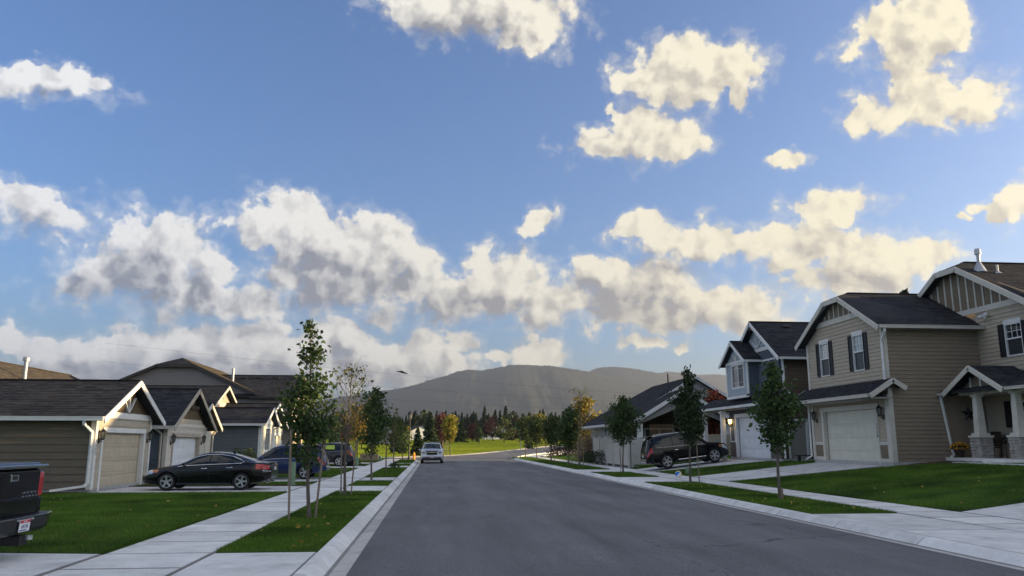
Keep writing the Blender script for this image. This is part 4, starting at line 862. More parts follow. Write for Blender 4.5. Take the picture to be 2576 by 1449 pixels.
    window(h, Bp, 45.45, 47.25, 5.08, 6.35, 'slider_grid', w=.1)
    wall(h, WY(44.8, -1), [(18.1, 4.42), (18.9, 4.42), (18.9, 6.5), (18.1, 6.5)], [], 'siding_slate', .18)
    wall(h, Bp, [(44.75, 6.5), (48.25, 6.5), (46.5, 7.62)], [], 'siding_pale_blue', .2)
    MB().prism([(44.7, 6.48), (48.3, 6.48), (48.1, 6.64), (44.9, 6.64)], Bp, .03, .065).build('band_board', 'trim_white', h)
    for a_, b_ in (((46.5, 6.66), (46.5, 7.45)), ((46.5, 6.66), (46.0, 7.1)), ((46.5, 6.66), (47.0, 7.1))): bar(h, 'gable_truss', Bp(*a_, .05), Bp(*b_, .05), .05, .06, 'trim_white', up=(1, 0, 0))
    for q in ((44.77, 44.93), (48.07, 48.23)): MB().prism([(q[0], 4.42), (q[1], 4.42), (q[1], 6.475), (q[0], 6.475)], Bp, -.02, .055).build('corner_board', 'trim_white', h)
    MB().prism([(44.77, 4.40), (48.23, 4.40), (48.23, 4.55), (44.77, 4.55)], Bp, 0, .06).build('base_board', 'trim_white', h)
    gable_roof_x(h, 17.75, 20.5, 46.5, 2.05, 6.52, 7.84)
    rake(h, [(17.73, 44.43, 6.5), (17.73, 46.5, 7.82), (17.73, 48.57, 6.5)], 'trim_white', .04, .18)
    bar(h, 'fascia', (17.75, 44.42, 6.46), (18.9, 44.42, 6.46), .03, .13, 'trim_white')
    slope(h, [(19.2, 50.1, 6.2), (19.2, 48.3, 6.2), (21.0, 48.3, 7.0), (21.0, 50.1, 7.0)], thick=.1); bar(h, 'fascia', (19.17, 50.1, 6.13), (19.17, 48.5, 6.13), .03, .16, 'trim_white'); MB().box(19.7, 26, 48.2, 49.6, .95, 6.3).build('rear_wall', 'siding_slate', h)
    # side wall with door
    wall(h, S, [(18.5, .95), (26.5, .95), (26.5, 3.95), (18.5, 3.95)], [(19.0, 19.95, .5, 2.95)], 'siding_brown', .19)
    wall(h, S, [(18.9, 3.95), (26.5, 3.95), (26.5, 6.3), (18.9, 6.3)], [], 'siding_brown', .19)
    d = MB().prism([(19.0, .9), (19.95, .9), (19.95, 2.95), (19.0, 2.95)], S, -.08, -.11).build('side_door', 'door_grey', h)
    for q in ((18.9, 19.0, .9, 2.95), (19.95, 20.05, .9, 2.95), (18.9, 20.05, 2.952, 3.06)): MB().prism([(q[0], q[2]), (q[1], q[2]), (q[1], q[3]), (q[0], q[3])], S, -.1, .05).build('door_trim', 'trim_white', h)
    MB().prism([(18.47, 1.85), (18.6, 1.85), (18.6, 3.85), (18.47, 3.85)], S, 0, .05).build('corner_board', 'trim_white', h)
    spout(h, [(18.35, 41.45, 3.85), (18.62, 41.66, 3.5), (18.62, 41.66, 1.35), (18.55, 41.5, 1.0)])
    MB().box(18.7, 25.9, 41.95, 49.1, .9, 6.3).build('inner_shell', 'siding_slate', h)
blue_house()

# ------------------------------------------------------------------ house: single-storey with big dark roof
def patio_house():
    h = E('single_storey_house', (19, 66, .6), 'single-storey grey house with wide black roof and covered patio behind vinyl fence', 'house', 'houses on the right side of the street')
    W = WX(14.9, -1); G1 = WY(57.3, -1); G2 = WY(61.2, -1)
    wall(h, W, [(61.0, .5), (76.2, .5), (76.2, 3.45), (61.0, 3.45)], [(73.9, 75.4, 2.95, 3.42), (71.3, 72.1, 2.95, 3.42), (68.6, 69.8, 1.6, 3.4)], 'siding_grey_wall', .3, boards=False)
    window(h, W, 73.9, 75.4, 2.72 + .25, 3.4, 'slider', w=.1); window(h, W, 71.3, 72.1, 2.97, 3.4, 'slider', w=.1); window(h, W, 68.6, 69.8, 1.62, 3.38, 'slider', w=.12)
    k = .605
    slope(h, [(14.2, 56.9, 3.28), (14.2, 79.5, 3.28), (18.1, 75.66, 5.64), (18.1, 56.9, 5.64)])
    slope(h, [(18.1, 60.8, 5.64), (18.1, 75.66, 5.64), (20.3, 73.5, 6.97), (20.3, 60.8, 6.97)])
    slope(h, [(26.4, 60.8, 3.28), (26.4, 79.5, 3.28), (20.3, 73.5, 6.97), (20.3, 60.8, 6.97)])
    slope(h, [(22.0, 56.9, 3.28), (22.0, 61.1, 3.28), (18.1, 61.1, 5.64), (18.1, 56.9, 5.64)])
    slope(h, [(14.2, 79.5, 3.28), (26.4, 79.5, 3.28), (20.3, 73.5, 6.97)])
    rake(h, [(14.15, 56.87, 3.26), (18.1, 56.87, 5.62), (22.05, 56.87, 3.26)], 'trim_white', .04, .26); rake(h, [(17.2, 60.77, 5.09), (20.3, 60.77, 6.95), (26.45, 60.77, 3.26)], 'trim_white', .04, .22)
    gutter(h, (14.12, 56.9, 3.2), (14.12, 77, 3.2), 'trim_white', .16)
    MB().box(14.2, 14.88, 57, 76.9, 3.05, 3.1).build('soffit', 'trim_white', h)
    wall(h, G1, [(14.6, 3.2), (15.2, 3.3), (18.1, 4.45), (21.0, 3.3), (21.6, 3.2), (18.1, 5.42)], [], 'siding_grey_wall', .2)
    wall(h, G2, [(15.0, 3.2), (25.6, 3.2), (22.6, 5.1), (20.3, 6.3)], [], 'siding_brown', .2, boards=False); wall(h, WY(61.15, -1), [(18.1, 5.0), (22.0, 3.3), (25.7, 3.3), (20.3, 6.72), (17.4, 5.0)], [], 'siding_grey_wall', .2); MB().prism([(15.0, 3.2), (21.4, 3.2), (18.1, 5.2)], WY(60.96, -1), 0, -.03).build('patio_back_wall', 'siding_brown', h)  # patio walls coloured dark brown to stand for shade under its roof
    wall(h, WY(61.0, -1), [(14.9, .5), (25.8, .5), (25.8, 3.25), (14.9, 3.25)], [(16.2, 18.4, .6, 2.8)], 'siding_brown', .3, boards=False)  # dark colour again in place of the patio roof's shade
    window(h, WY(61.0, -1), 16.2, 18.4, .65, 2.8, 'slider', w=.1)
    for x in (14.85, 21.4): MB().box(x - .18, x + .18, 57.3, 57.66, .5, 3.18).build('patio_post', 'trim_white', h)
    MB().box(15.05, 26, 61.3, 76, .4, 3.3).build('inner_shell', 'siding_grey_wall', h)
    pipe(h, 19.62, 66, 6.4, 7.55, .07, 'fascia_dark'); 
    for p in ((16.6, 66.5, 4.72), (15.3, 70, 3.95)): roof_vent(h, p, 0)
    # trellis panels
    for x0, x1 in ((15.68, 16.42), (16.6, 17.3)):
        t = tag(frame4(WY(57.6, -1), x0, x1, 2.2, 3.05, .04, 0, .04).build('trellis', 'lattice'), 'brown square lattice trellis panel standing %s on the patio' % ('beside the white post' if x0 < 16 else 'second from the white post'), 'trellis', 'patio trellis panels')
        for i in range(1, 6): u = x0 + (x1 - x0) * i / 6; MB().prism([(u - .012, 2.2), (u + .012, 2.2), (u + .012, 3.05), (u - .012, 3.05)], WY(57.6, -1), .002, .016).build('slat', 'lattice', t)
        for i in range(1, 7): z = 2.2 + .85 * i / 7; MB().prism([(x0, z - .012), (x1, z - .012), (x1, z + .012), (x0, z + .012)], WY(57.6, -1), .018, .032).build('slat', 'lattice', t)
patio_house()
# fences
def fence(name, p0, p1, z0, z1, n, m, label, planks=0):
    p0, p1 = Vector((*p0, 0)), Vector((*p1, 0)); d = (p1 - p0) / n; f = E(name, (p0.x, p0.y, z0), label, 'fence')
    for i in range(n + 1):
        p = p0 + d * i; mb = MB().box(p.x - .065, p.x + .065, p.y - .065, p.y + .065, z0 - .2, z1 + .04); mb.raw([(p.x - .08, p.y - .08, z1 + .042), (p.x + .08, p.y - .08, z1 + .042), (p.x + .08, p.y + .08, z1 + .042), (p.x - .08, p.y + .08, z1 + .042), (p.x, p.y, z1 + .11)], [(0, 1, 4), (1, 2, 4), (2, 3, 4), (3, 0, 4), (0, 3, 2, 1)]).build('post', m, f)
    for i in range(n):
        a_ = p0 + d * i + d.normalized() * .066; b_ = p0 + d * (i + 1) - d.normalized() * .066
        for zz, hh in ((z1 - .08, .12), (z0 + .1, .12)): MB().beam((a_.x, a_.y, zz), (b_.x, b_.y, zz), .05, hh).build('rail', m, f)
        k = max(1, int((b_ - a_).length / .17))
        for q in range(k):
            c0, c1 = a_ + (b_ - a_) * (q / k), a_ + (b_ - a_) * ((q + 1) / k); e = (c1 - c0) * .02
            MB().beam((c0.x + e.x, c0.y + e.y, (z0 + z1) / 2), (c1.x - e.x, c1.y - e.y, (z0 + z1) / 2), .03, z1 - z0 - .3).build('plank', m, f)
    return f
fence('vinyl_fence', (13.05, 53.55), (13.05, 65.6), .25, 2.17, 5, 'vinyl', 'pale vinyl privacy fence running along the pavement beside round shrubs')
fence('vinyl_fence', (13.25, 53.5), (18.3, 53.5), .32, 2.15, 2, 'vinyl', 'pale vinyl privacy fence directly behind the black SUV')
fence('board_fence', (18.4, 56), (22.4, 56), .8, 2.40, 2, 'siding_beige', 'tan board fence behind the porch posts, below the red maple')

# ------------------------------------------------------------------ left side: taupe garage house
def gable_front(h, x, y0, y1, ze, zr, over, depth, side_m, front_m, gable_m, trim, expo, door=None, door_m=None, side_expo=None, roof_m='shingle', base=.12, rakecol=None, band=True, win=None, doortrim=None, gut=True, shake=False, number=None, lights=True, far_side=False, sidetop=None):
    """a front-gabled block facing +X: front wall with gable, near side wall, roof, trims"""
    Fm = WX(x, 1); yc = (y0 + y1) / 2; hw = (y1 - y0) / 2 + over; k = (zr - ze) / hw; zw = ze + over * k - .16
    S = WY(y0, -1); rc = rakecol or trim
    ops = ([door] if door else []) + ([win] if win else [])
    wall(h, Fm, [(y0, base + .12), (y1, base + .12), (y1, zw), (y0, zw)], [(d[0], d[1], d[2] - .4 if d is door else d[2], d[3]) for d in ops], front_m, expo)
    wall(h, Fm, [(y0 + .02, zw), (y1 - .02, zw), (yc, zw + (y1 - y0) / 2 * k)], [], gable_m, .19 if not shake else .16)
    MB().box(x - depth, x - .02, y0 + .03, y1 - .03, base - .2, base + .12).build('foundation', 'foundation', h)
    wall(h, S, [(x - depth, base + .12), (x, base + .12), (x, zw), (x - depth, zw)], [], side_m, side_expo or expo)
    MB().box(x - depth + .02, x - .3, y0 + .2, y1 - .02, base, zw).build('inner_shell', side_m, h)
    for a_ in (y0 - .02, y1 - .12): MB().prism([(a_, base + .1), (a_ + .14, base + .1), (a_ + .14, zw - .01), (a_, zw - .01)], Fm, -.02, .05).build('corner_board', trim, h)
    MB().prism([(x - .13, base + .1), (x + .045, base + .1), (x + .045, zw - .01), (x - .13, zw - .01)], S, 0, .045).build('corner_board', trim, h)
    if band: MB().prism([(y0 + .05, zw - .02), (y1 - .05, zw - .02), (y1 - .32, zw + .20), (y0 + .32, zw + .20)], Fm, 0, .06).build('band_board', trim, h)
    gable_roof_x(h, x - depth, x + over, yc, hw, ze, zr, roof_m)
    rake(h, [(x + over + .02, y0 - over, ze - .01), (x + over + .02, yc, zr - .01), (x + over + .02, y1 + over, ze - .01)], rc, .04, .2)
    for s, yy in ((-1, y0 - over), (1, y1 + over)): MB().raw([(x, yy, ze - .12), (x + over, yy, ze - .12), (x + over, yc, zr - .13), (x, yc, zr - .13)], [(0, 1, 2, 3)]).build('soffit', 'soffit', h)
    if gut: gutter(h, (x - depth, y0 - over - .04, ze - .05), (x + over, y0 - over - .04, ze - .05), trim)
    if door:
        garage_door(h, Fm, *door, door_m)
        dt = doortrim or trim
        for q in ((door[0] - .13, door[0], base + .02, door[3]), (door[1], door[1] + .13, base + .02, door[3]), (door[0] - .16, door[1] + .16, door[3] + .002, door[3] + .17)): MB().prism([(q[0], q[2]), (q[1], q[2]), (q[1], q[3]), (q[0], q[3])], Fm, -.12, .06).build('door_trim', dt, h)
        if lights:
            for y in (door[0] - .36, door[1] + .42): lantern(h, Fm, y, door[3] - .22, s=1.15)
    return Fm, zw, yc, k
def taupe_house():
    h = E('garage_house', (-14, 32, .12), 'taupe house with tan garage door and white truss in its gable, nearest on the left', 'house', 'houses on the left side of the street')
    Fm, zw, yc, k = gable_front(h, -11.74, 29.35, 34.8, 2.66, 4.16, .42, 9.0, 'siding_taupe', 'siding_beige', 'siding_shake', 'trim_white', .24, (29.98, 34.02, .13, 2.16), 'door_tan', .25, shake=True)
    for a_, b_ in (((yc, zw + .2), (yc, 3.72)), ((yc, zw + .2), (yc - .55, 3.46)), ((yc, zw + .2), (yc + .62, 3.50))): bar(h, 'gable_truss', Fm(*a_, .055), Fm(*b_, .055), .05, .08, 'trim_white', up=(1, 0, 0))
    spout(h, [(-11.95, 28.9, 2.55), (-11.95, 28.92, 2.42), (-11.8, 29.24, 2.15), (-11.8, 29.24, .42), (-11.86, 29.16, .34), (-12.75, 28.72, .22)], w=.1)
    for i, ch in enumerate('4527'): text_mesh('house_number', ch, .15, 'black_metal', h, Matrix.Translation((-11.688, 29.40, 1.86 - i * .15)) @ facing((1, 0, 0)))
taupe_house()
def cream_house():
    h = E('garage_house', (-14, 41, .12), 'house with cream garage front, brown shake gable and blue-grey side, second on the left', 'house', 'houses on the left side of the street')
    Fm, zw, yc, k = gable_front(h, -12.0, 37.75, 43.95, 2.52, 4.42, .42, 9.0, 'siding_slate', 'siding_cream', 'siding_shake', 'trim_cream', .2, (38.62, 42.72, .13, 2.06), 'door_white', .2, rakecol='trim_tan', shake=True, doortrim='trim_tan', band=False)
    MB().prism([(38.0, zw - .06), (43.7, zw - .06), (43.45, zw + .1), (38.25, zw + .1)], Fm, 0, .06).build('band_board', 'trim_cream', h)
    MB().prism([(38.45, zw + .1), (43.25, zw + .1), (42.8, zw + .33), (38.9, zw + .33)], Fm, 0, .045).build('band_board', 'siding_beige', h)
    for y in (yc - .55, yc - .2, yc + .15, yc + .5): MB().prism([(y - .06, 3.42), (y + .06, 3.42), (y + .06, 3.56), (y - .06, 3.56)], Fm, .02, .32).build('corbel', 'siding_brown', h)
    for y in (yc - .3, yc, yc + .3): MB().prism([(y - .035, 3.56), (y + .035, 3.56), (y + .035, 4.16 - abs(y - yc) * .55), (y - .035, 4.16 - abs(y - yc) * .55)], Fm, .03, .07).build('batten', 'siding_beige', h)
    spout(h, [(-12.4, 37.3, 2.42), (-12.2, 37.62, 2.2), (-12.2, 37.62, .3)], 'trim_tan')
    roof_vent(h, (-14.6, 40.1, 4.05), 0)
    # entry gable set back
    gable_front(h, -12.75, 43.98, 48.2, 2.62, 3.95, .4, 7, 'siding_slate', 'siding_cream', 'siding_cream', 'trim_cream', .2, rakecol='trim_cream', gut=False, band=False)
    spout(h, [(-12.6, 48.5, 2.5), (-12.66, 47.75, 2.2), (-12.66, 47.75, .3)], 'trim_tan')
    MB().box(-12.05, -11.92, 42.97, 43.05, 1.05, 1.3).build('meter_box', 'trim_white', h)
cream_house()
def sage_house():
    h = E('garage_house', (-14, 59, .12), 'low blue-grey house with pale sage front and tall window, third on the left', 'house', 'houses on the left side of the street')
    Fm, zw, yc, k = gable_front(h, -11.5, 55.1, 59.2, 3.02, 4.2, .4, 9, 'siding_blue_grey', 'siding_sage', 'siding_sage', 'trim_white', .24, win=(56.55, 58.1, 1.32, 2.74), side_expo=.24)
    window(h, Fm, 56.55, 58.1, 1.32, 2.74, 'slider_grid', 'trim_white', w=.16)
    Fm2, *_ = gable_front(h, -12.0, 58.1, 65.3, 3.05, 4.7, .4, 9, 'siding_blue_grey', 'siding_sage', 'siding_sage', 'trim_white', .24, (60.0, 64.5, .13, 2.34), 'door_cream', gut=False)
    spout(h, [(-11.2, 59.6, 2.95), (-11.45, 59.3, 2.7), (-11.45, 59.3, .3)])
    gable_front(h, -15.5, 57.6, 63.6, 4.40, 5.9, .42, 9, 'siding_blue_grey', 'siding_beige', 'siding_beige', 'trim_cream', .24, gut=False)
    for a_, b_ in (((60.6, 4.95), (60.6, 5.5)), ((60.6, 4.95), (60.2, 5.35)), ((60.6, 4.95), (61.0, 5.35))): bar(h, 'gable_truss', WX(-15.5, 1)(*a_, .06), WX(-15.5, 1)(*b_, .06), .05, .07, 'trim_cream', up=(1, 0, 0))
sage_house()
def grey_house():
    h = E('two_storey_house', (-18, 72, .12), 'big grey two-storey house with clipped gable and brown roof, farthest on the left', 'house', 'houses on the left side of the street')
    S = WY(68, -1); xc = -21.25; k = .452
    # main gable faces the camera; ridge along Y
    wall(h, S, [(-29, .2), (-14.0, .2), (-14.0, 5.35), (-19.75, 7.95), (-22.75, 7.95), (-28.5, 5.35), (-29, 5.35)], [], 'siding_grey_taupe', .22)
    for s in (1, -1):
        P = [(xc + s * 7.3, 67.6, 5.5), (xc + s * 7.3, 82, 5.5), (xc, 82, 8.82), (xc, 69.3, 8.82), (xc + s * 1.55, 67.6, 8.12)]
        slope(h, P, 'shingle_brown')
    slope(h, [(xc - 1.55, 67.6, 8.12), (xc + 1.55, 67.6, 8.12), (xc, 69.3, 8.82)], 'shingle')
    rake(h, [(xc - 7.32, 67.57, 5.48), (xc - 1.55, 67.57, 8.1), (xc + 1.55, 67.57, 8.1), (xc + 7.32, 67.57, 5.48)], 'fascia_dark', .04, .2)
    MB().box(-28.4, -13.2, 68.15, 80, .1, 5.3).build('inner_shell', 'siding_grey_taupe', h)
    # street wing
    Fm = WX(-11.8, 1)
    wall(h, S, [(-14.0, .2), (-11.8, .2), (-11.8, 5.45), (-14.0, 5.45)], [], 'siding_grey_taupe', .22)
    wall(h, Fm, [(68, 3.6), (74.2, 3.6), (74.2, 5.55), (71.1, 7.3), (68, 5.55)], [(68.6, 69.5, 4.0, 5.25), (70.0, 70.9, 4.0, 5.25)], 'siding_beige', .22)
    for u in (68.6, 70.0): window(h, Fm, u, u + .9, 4.0, 5.25, 'hung', 'trim_cream', w=.09)
    gable_roof_x(h, -18.5, -11.35, 71.1, 3.55, 5.52, 7.56)
    rake(h, [(-11.33, 67.53, 5.5), (-11.33, 71.1, 7.54), (-11.33, 74.67, 5.5)], 'trim_tan', .04, .2)
    gutter(h, (-15.1, 67.48, 5.45), (-11.35, 67.48, 5.45), 'fascia_dark', .14)
    slope(h, [(-15.2, 67.5, 5.45), (-14.2, 67.5, 5.45), (-14.2, 68, 5.75), (-15.2, 68, 5.75)], thick=.08, shingles=False)
    for x in (-16.4, -15.0, -13.6, -12.2): roof_vent(h, (x, 70.55, 7.24), 0)
    pipe(h, -17.1, 69.6, 6.75, 8.0, .11, 'galvanised')
    # ground-floor garage block with porch roof
    wall(h, Fm, [(68, .2), (74.2, .2), (74.2, 3.6), (68, 3.6)], [(69.0, 73.4, .0, 2.4)], 'siding_beige', .22); garage_door(h, Fm, 69.0, 73.4, .13, 2.4, 'door_tan')
    slope(h, [(-10.4, 67.0, 2.95), (-10.4, 74.5, 2.95), (-11.78, 74.5, 3.55), (-11.78, 67.0, 3.55)], thick=.1); slope(h, [(-12.6, 67.0, 3.2), (-12.6, 67.98, 3.2), (-11.78, 67.98, 3.55), (-11.78, 67.0, 3.55)], thick=.1)
    rake(h, [(-10.38, 66.97, 2.93), (-11.78, 66.97, 3.53), (-12.62, 66.97, 3.18)], 'fascia_dark', .04, .16)
    spout(h, [(-10.6, 67.1, 2.85), (-11.7, 67.9, 2.5), (-11.7, 67.9, .3)], 'trim_tan')
    lantern(h, Fm, 68.6, 2.0)
grey_house()
def rear_house():
    h = E('rear_house', (-32, 60, .1), 'brown-roofed house on the next street, its sunlit roof showing above the taupe garage', 'house')
    slope(h, [(-23.5, 44, 4.0), (-23.5, 73.4, 4.0), (-30, 69, 7.28), (-30, 44, 7.28)], 'shingle_brown')
    slope(h, [(-36.5, 73.4, 4.0), (-36.5, 44, 4.0), (-30, 44, 7.28), (-30, 69, 7.28)], 'shingle_brown'); slope(h, [(-23.5, 73.4, 4.0), (-36.5, 73.4, 4.0), (-30, 69, 7.28)], 'shingle_brown')
    MB().beam((-30, 44, 7.29), (-30, 69, 7.29), .28, .04).build('ridge_cap', 'shingle_brown', h)
    wall(h, WX(-24, 1), [(44.4, .1), (72.8, .1), (72.8, 4.05), (44.4, 4.05)], [], 'siding_taupe', .24, boards=False); wall(h, WY(44.4, -1), [(-36, .1), (-24, .1), (-24, 4.1), (-30, 7.1), (-36, 4.1)], [], 'siding_taupe', .24, boards=False); MB().box(-36, -24.2, 44.6, 72.8, 0, 4).build('inner_shell', 'siding_taupe', h)
    pipe(h, -27.2, 55.9, 5.6, 7.15, .13, 'galvanised', cap=True)
rear_house()
def corner_house():
    """the neighbour on the right whose driveway fills the lower right corner; its walls stand just outside the frame"""
    h = E('neighbour_house', (26, 12, .9), 'tan two-storey neighbour house at the head of the wide near right driveway', 'house', 'houses on the right side of the street')
    wall(h, WX(20.5, -1), [(4, .9), (15.5, .9), (15.5, 6.6), (9.75, 9.2), (4, 6.6)], [(6, 12, .4, 3.2)], 'siding_tan', .18, boards=False); garage_door(h, WX(20.5, -1), 6, 12, .9, 3.2, 'door_cream')
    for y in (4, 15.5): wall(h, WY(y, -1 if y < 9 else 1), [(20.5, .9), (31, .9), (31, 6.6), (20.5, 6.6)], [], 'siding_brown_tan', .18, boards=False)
    MB().box(20.9, 31, 4.2, 15.3, .6, 6.5).build('inner_shell', 'siding_brown_tan', h)
    gable_roof_x(h, 20.1, 31.3, 9.75, 6.2, 6.5, 9.4); rake(h, [(20.08, 3.55, 6.5), (20.08, 9.75, 9.4), (20.08, 15.95, 6.5)], 'trim_cream', .04, .2)
corner_house()
def shading_row():
    """unseen row of houses to the right, out of frame or behind nearer ones; added to shade the road"""
    for i, (y, w) in enumerate(((-8, 6.6), (6, 6.6), (20, 6.6), (34, 6.6), (48, 6.6))):
        h = E('rear_house', (50, y, 1), ('tan', 'grey', 'brown', 'beige', 'taupe')[i] + ' two-storey house, unseen, added behind the right-hand row to shade the road', 'house', 'unseen houses added for shade'); m = ('siding_tan', 'siding_grey_wall', 'siding_brown', 'siding_beige', 'siding_taupe')[i]  # these rear_house objects are added, unseen shade casters
        wall(h, WX(44, -1), [(y - w, 1), (y + w, 1), (y + w, 7.6), (y - w, 7.6)], [(y - 3, y - 1.8, 5, 6.3), (y + 1.8, y + 3, 5, 6.3)], m, .5, boards=False)
        for u in (y - 3, y + 1.8): window(h, WX(44, -1), u, u + 1.2, 5, 6.3, 'slider')
        for s in (-1, 1): wall(h, WY(y + s * w, s), [(44, 1), (56, 1), (56, 7.6), (50, 11.0), (44, 7.6)], [], m, .6, boards=False)
        for xe in (43.6, 56.4): slope(h, [(xe, y - w - .38, 7.45), (xe, y + w + .38, 7.45), (50, y + w + .38, 11.2), (50, y - w - .38, 11.2)], shingles=False)
shading_row()

# ------------------------------------------------------------------ vehicles
def crom(P, t):
    n = len(P); i = min(int(t), n - 2); f = t - i
    p0, p1, p2, p3 = P[max(i - 1, 0)], P[i], P[i + 1], P[min(i + 2, n - 1)]
    return p1 * 1.0 + (f * .5) * ((p2 - p0) + f * ((2 * p0 - 5 * p1 + 4 * p2 - p3) + f * (3 * (p1 - p2) + p3 - p0)))
def interp(tab, x):
    xs = [p[0] for p in tab]; return float(np.interp(x, xs, [p[1] for p in tab]))
def sinterp(tab, x, w=.05):
    return sum(interp(tab, x + d * w) * k for d, k in ((-1, .2), (-.5, .2), (0, .2), (.5, .2), (1, .2)))
class Car:
    """lofted shell; x=0 at the nose, length L; body tables give belt, top, bottom and half widths"""
    def __init__(s, name, label, cat, L, top, belt, bot, hw, hwt, paint, wr, wf, wb, group=None, drop=((0, .03), (9, .03))):
        s.L = L; s.top, s.belt, s.bot, s.hw, s.hwt, s.drop = top, belt, bot, hw, hwt, drop; s.paint = paint; s.wr = wr; s.wf = wf; s.wb = wb
        s.root = E(name, (0, 0, 0), label, cat, group, world=False)
    def sec(s, x):
        t, b, zb, w, wt, dr = (sinterp(q, x) for q in (s.top, s.belt, s.bot, s.hw, s.hwt, s.drop)); b = min(b, t - .02); wt = min(wt, w - .02)
        return [np.array(p) for p in ((0, zb), (w - .10, zb), (w - .02, zb + .08), (w, zb + .45 * (b - zb)), (w - .035, b), (wt, t - dr), (wt * .55, t - dr * .25), (0, t))]
    def at(s, x, k, side=1, off=0):
        P = s.sec(x); p = crom(P, k)
        if off:
            e = .02; d1 = crom(P, min(k + e, 7)) - crom(P, max(k - e, 0)); q = crom(s.sec(x + .02), k) - crom(s.sec(x - .02), k)
            a_ = Vector((.04, q[0], q[1])); b_ = Vector((0, d1[0], d1[1])); n = b_.cross(a_)
            if n.length > 1e-8:
                n.normalize()
                if n.y < 0 and n.z < 0: n = -n
                elif n.dot(Vector((0, p[0], p[1] - .6))) < 0: n = -n
                v = Vector((x, p[0], p[1])) + n * off; return (s.L / 2 - v.x, v.y * side, v.z)
        return (s.L / 2 - x, p[0] * side, p[1])
    def body(s, nx=72):
        ks = sorted(set([0, .5, 1, 1.5, 2, 2.5, 3, 3.5, 3.8, 4, 4.2, 4.5, 4.8, 5, 5.3, 5.7, 6, 6.5, 7])); xs = np.linspace(0, s.L, nx); mb = MB(); n = len(ks); rows = []
        for x in xs: rows.append([s.at(x, k, 1) for k in ks] + [s.at(x, k, -1) for k in reversed(ks[1:-1])])
        m = len(rows[0]); mb.use(s.paint).raw(sum(rows, []), [(i * m + j, i * m + (j + 1) % m, (i + 1) * m + (j + 1) % m, (i + 1) * m + j) for i in range(nx - 1) for j in range(m)] + [tuple(range(m)), tuple(range((nx - 1) * m, nx * m))])
        mb.use('black_plastic'); o = mb.build('body', None, s.root, smooth=True)
        cut = MB(); cut.use(s.paint); cut.use('black_plastic')
        for xw in (s.wf, s.wb):
            for sd_ in (1, -1): w = interp(s.hw, xw); y0, y1 = sorted((sd_ * (w - .34), sd_ * (w + .2))); cut.lathe([(.001, y0), (s.wr * 1.14, y0), (s.wr * 1.14, y1), (.001, y1)], 28, (s.L / 2 - xw, 0, s.wr + .01), 'y')
        c = cut.build('cutter'); md = o.modifiers.new('arch', 'BOOLEAN'); md.object = c; md.operation = 'DIFFERENCE'; md.solver = 'EXACT'
        try: md.material_mode = 'TRANSFER'
        except Exception: pass
        bpy.context.view_layer.update(); me = bpy.data.meshes.new_from_object(o.evaluated_get(bpy.context.evaluated_depsgraph_get())); o.modifiers.clear(); o.data = me; bpy.data.objects.remove(c)
        me.polygons.foreach_set('use_smooth', [True] * len(me.polygons)); me.set_sharp_from_angle(angle=RAD(38)); me.name = 'body'; s.b = o; return o
    def panel(s, name, m, x0, x1, k0, k1, side=0, off=.006, nx=10, nk=6, parent=None, shear=0):
        """patch of the shell lifted by off; side 0 spans the roof line across both sides"""
        mb = MB(); ks = [k0 + (k1 - k0) * i / nk for i in range(nk + 1)]
        for i in range(nx + 1):
            x = x0 + (x1 - x0) * i / nx
            if side: row = [s.at(x + shear * (k - k0), k, side, off) for k in ks]
            else: row = [s.at(x, k, 1, off) for k in ks] + [s.at(x, k, -1, off) for k in reversed(ks[:-1])]
            mb.v += row
        n = len(row); mb.f = [(i * n + j, i * n + j + 1, (i + 1) * n + j + 1, (i + 1) * n + j) for i in range(nx) for j in range(n - 1)]; mb.fm = [0] * len(mb.f)
        return mb.build(name, m, parent or s.root, smooth=True)
    def strip(s, name, m, path, r=.012, side=1, parent=None, off=.008):
        return MB().tube([s.at(x, k, side, off) for x, k in path], r, 6).build(name, m, parent or s.root, smooth=True)
    def wheels(s, spokes=5, split=.18, width=.22):
        first = None
        for xw in (s.wf, s.wb):
            for sd_ in (1, -1):
                w = interp(s.hw, xw); loc = (s.L / 2 - xw, sd_ * (w - .13), s.wr); R = s.wr; r = R * .70
                if first is None:
                    h = width / 2; t = MB().lathe([(r * .96, h * .8), (r * 1.02, h), (R * .93, h), (R * .985, h * .78), (R, h * .4), (R, -h * .4), (R * .985, -h * .78), (R * .93, -h), (r, -h), (r * .96, -h * .8)], 32, (0, 0, 0), 'y').build('wheel', 'tyre', s.root, smooth=True)
                    mb = MB().lathe([(r * .965, -h * .8), (r * .965, h * .75), (r, h * .86), (r * .90, h * .86), (r * .88, h * .5), (r * .86, -h * .2)], 32, (0, 0, 0), 'y')
                    mb.lathe([(.001, h * .80), (r * .2, h * .78), (r * .24, h * .55), (r * .24, -.02)], 16, (0, 0, 0), 'y')
                    for q in range(spokes):
                        for e in ((-split / 2, split / 2) if split else (0,)):
                            a_ = 2 * math.pi * q / spokes + math.pi / 2; d = Vector((math.cos(a_), 0, math.sin(a_))); d2 = Vector((math.cos(a_ + e * 1.6), 0, math.sin(a_ + e * 1.6))); mb.beam(tuple(d * r * .15 + Vector((0, h * .64, 0))), tuple(d2 * r * .92 + Vector((0, h * .70, 0))), r * (.17 if split else .26), .035, up=(0, 1, 0))
                    rim = mb.build('rim', 'alloy', t, smooth=True); MB().lathe([(.001, 0.0), (r * .84, 0), (r * .84, .01)], 24, (0, 0, 0), 'y').build('brake_disc', 'black_plastic', t)
                    first = t; t.location = loc
                else: t = copy_tree(first, s.root); t.location = loc
                t.rotation_euler = (0, random.uniform(0, 6), 0 if sd_ > 0 else math.pi)
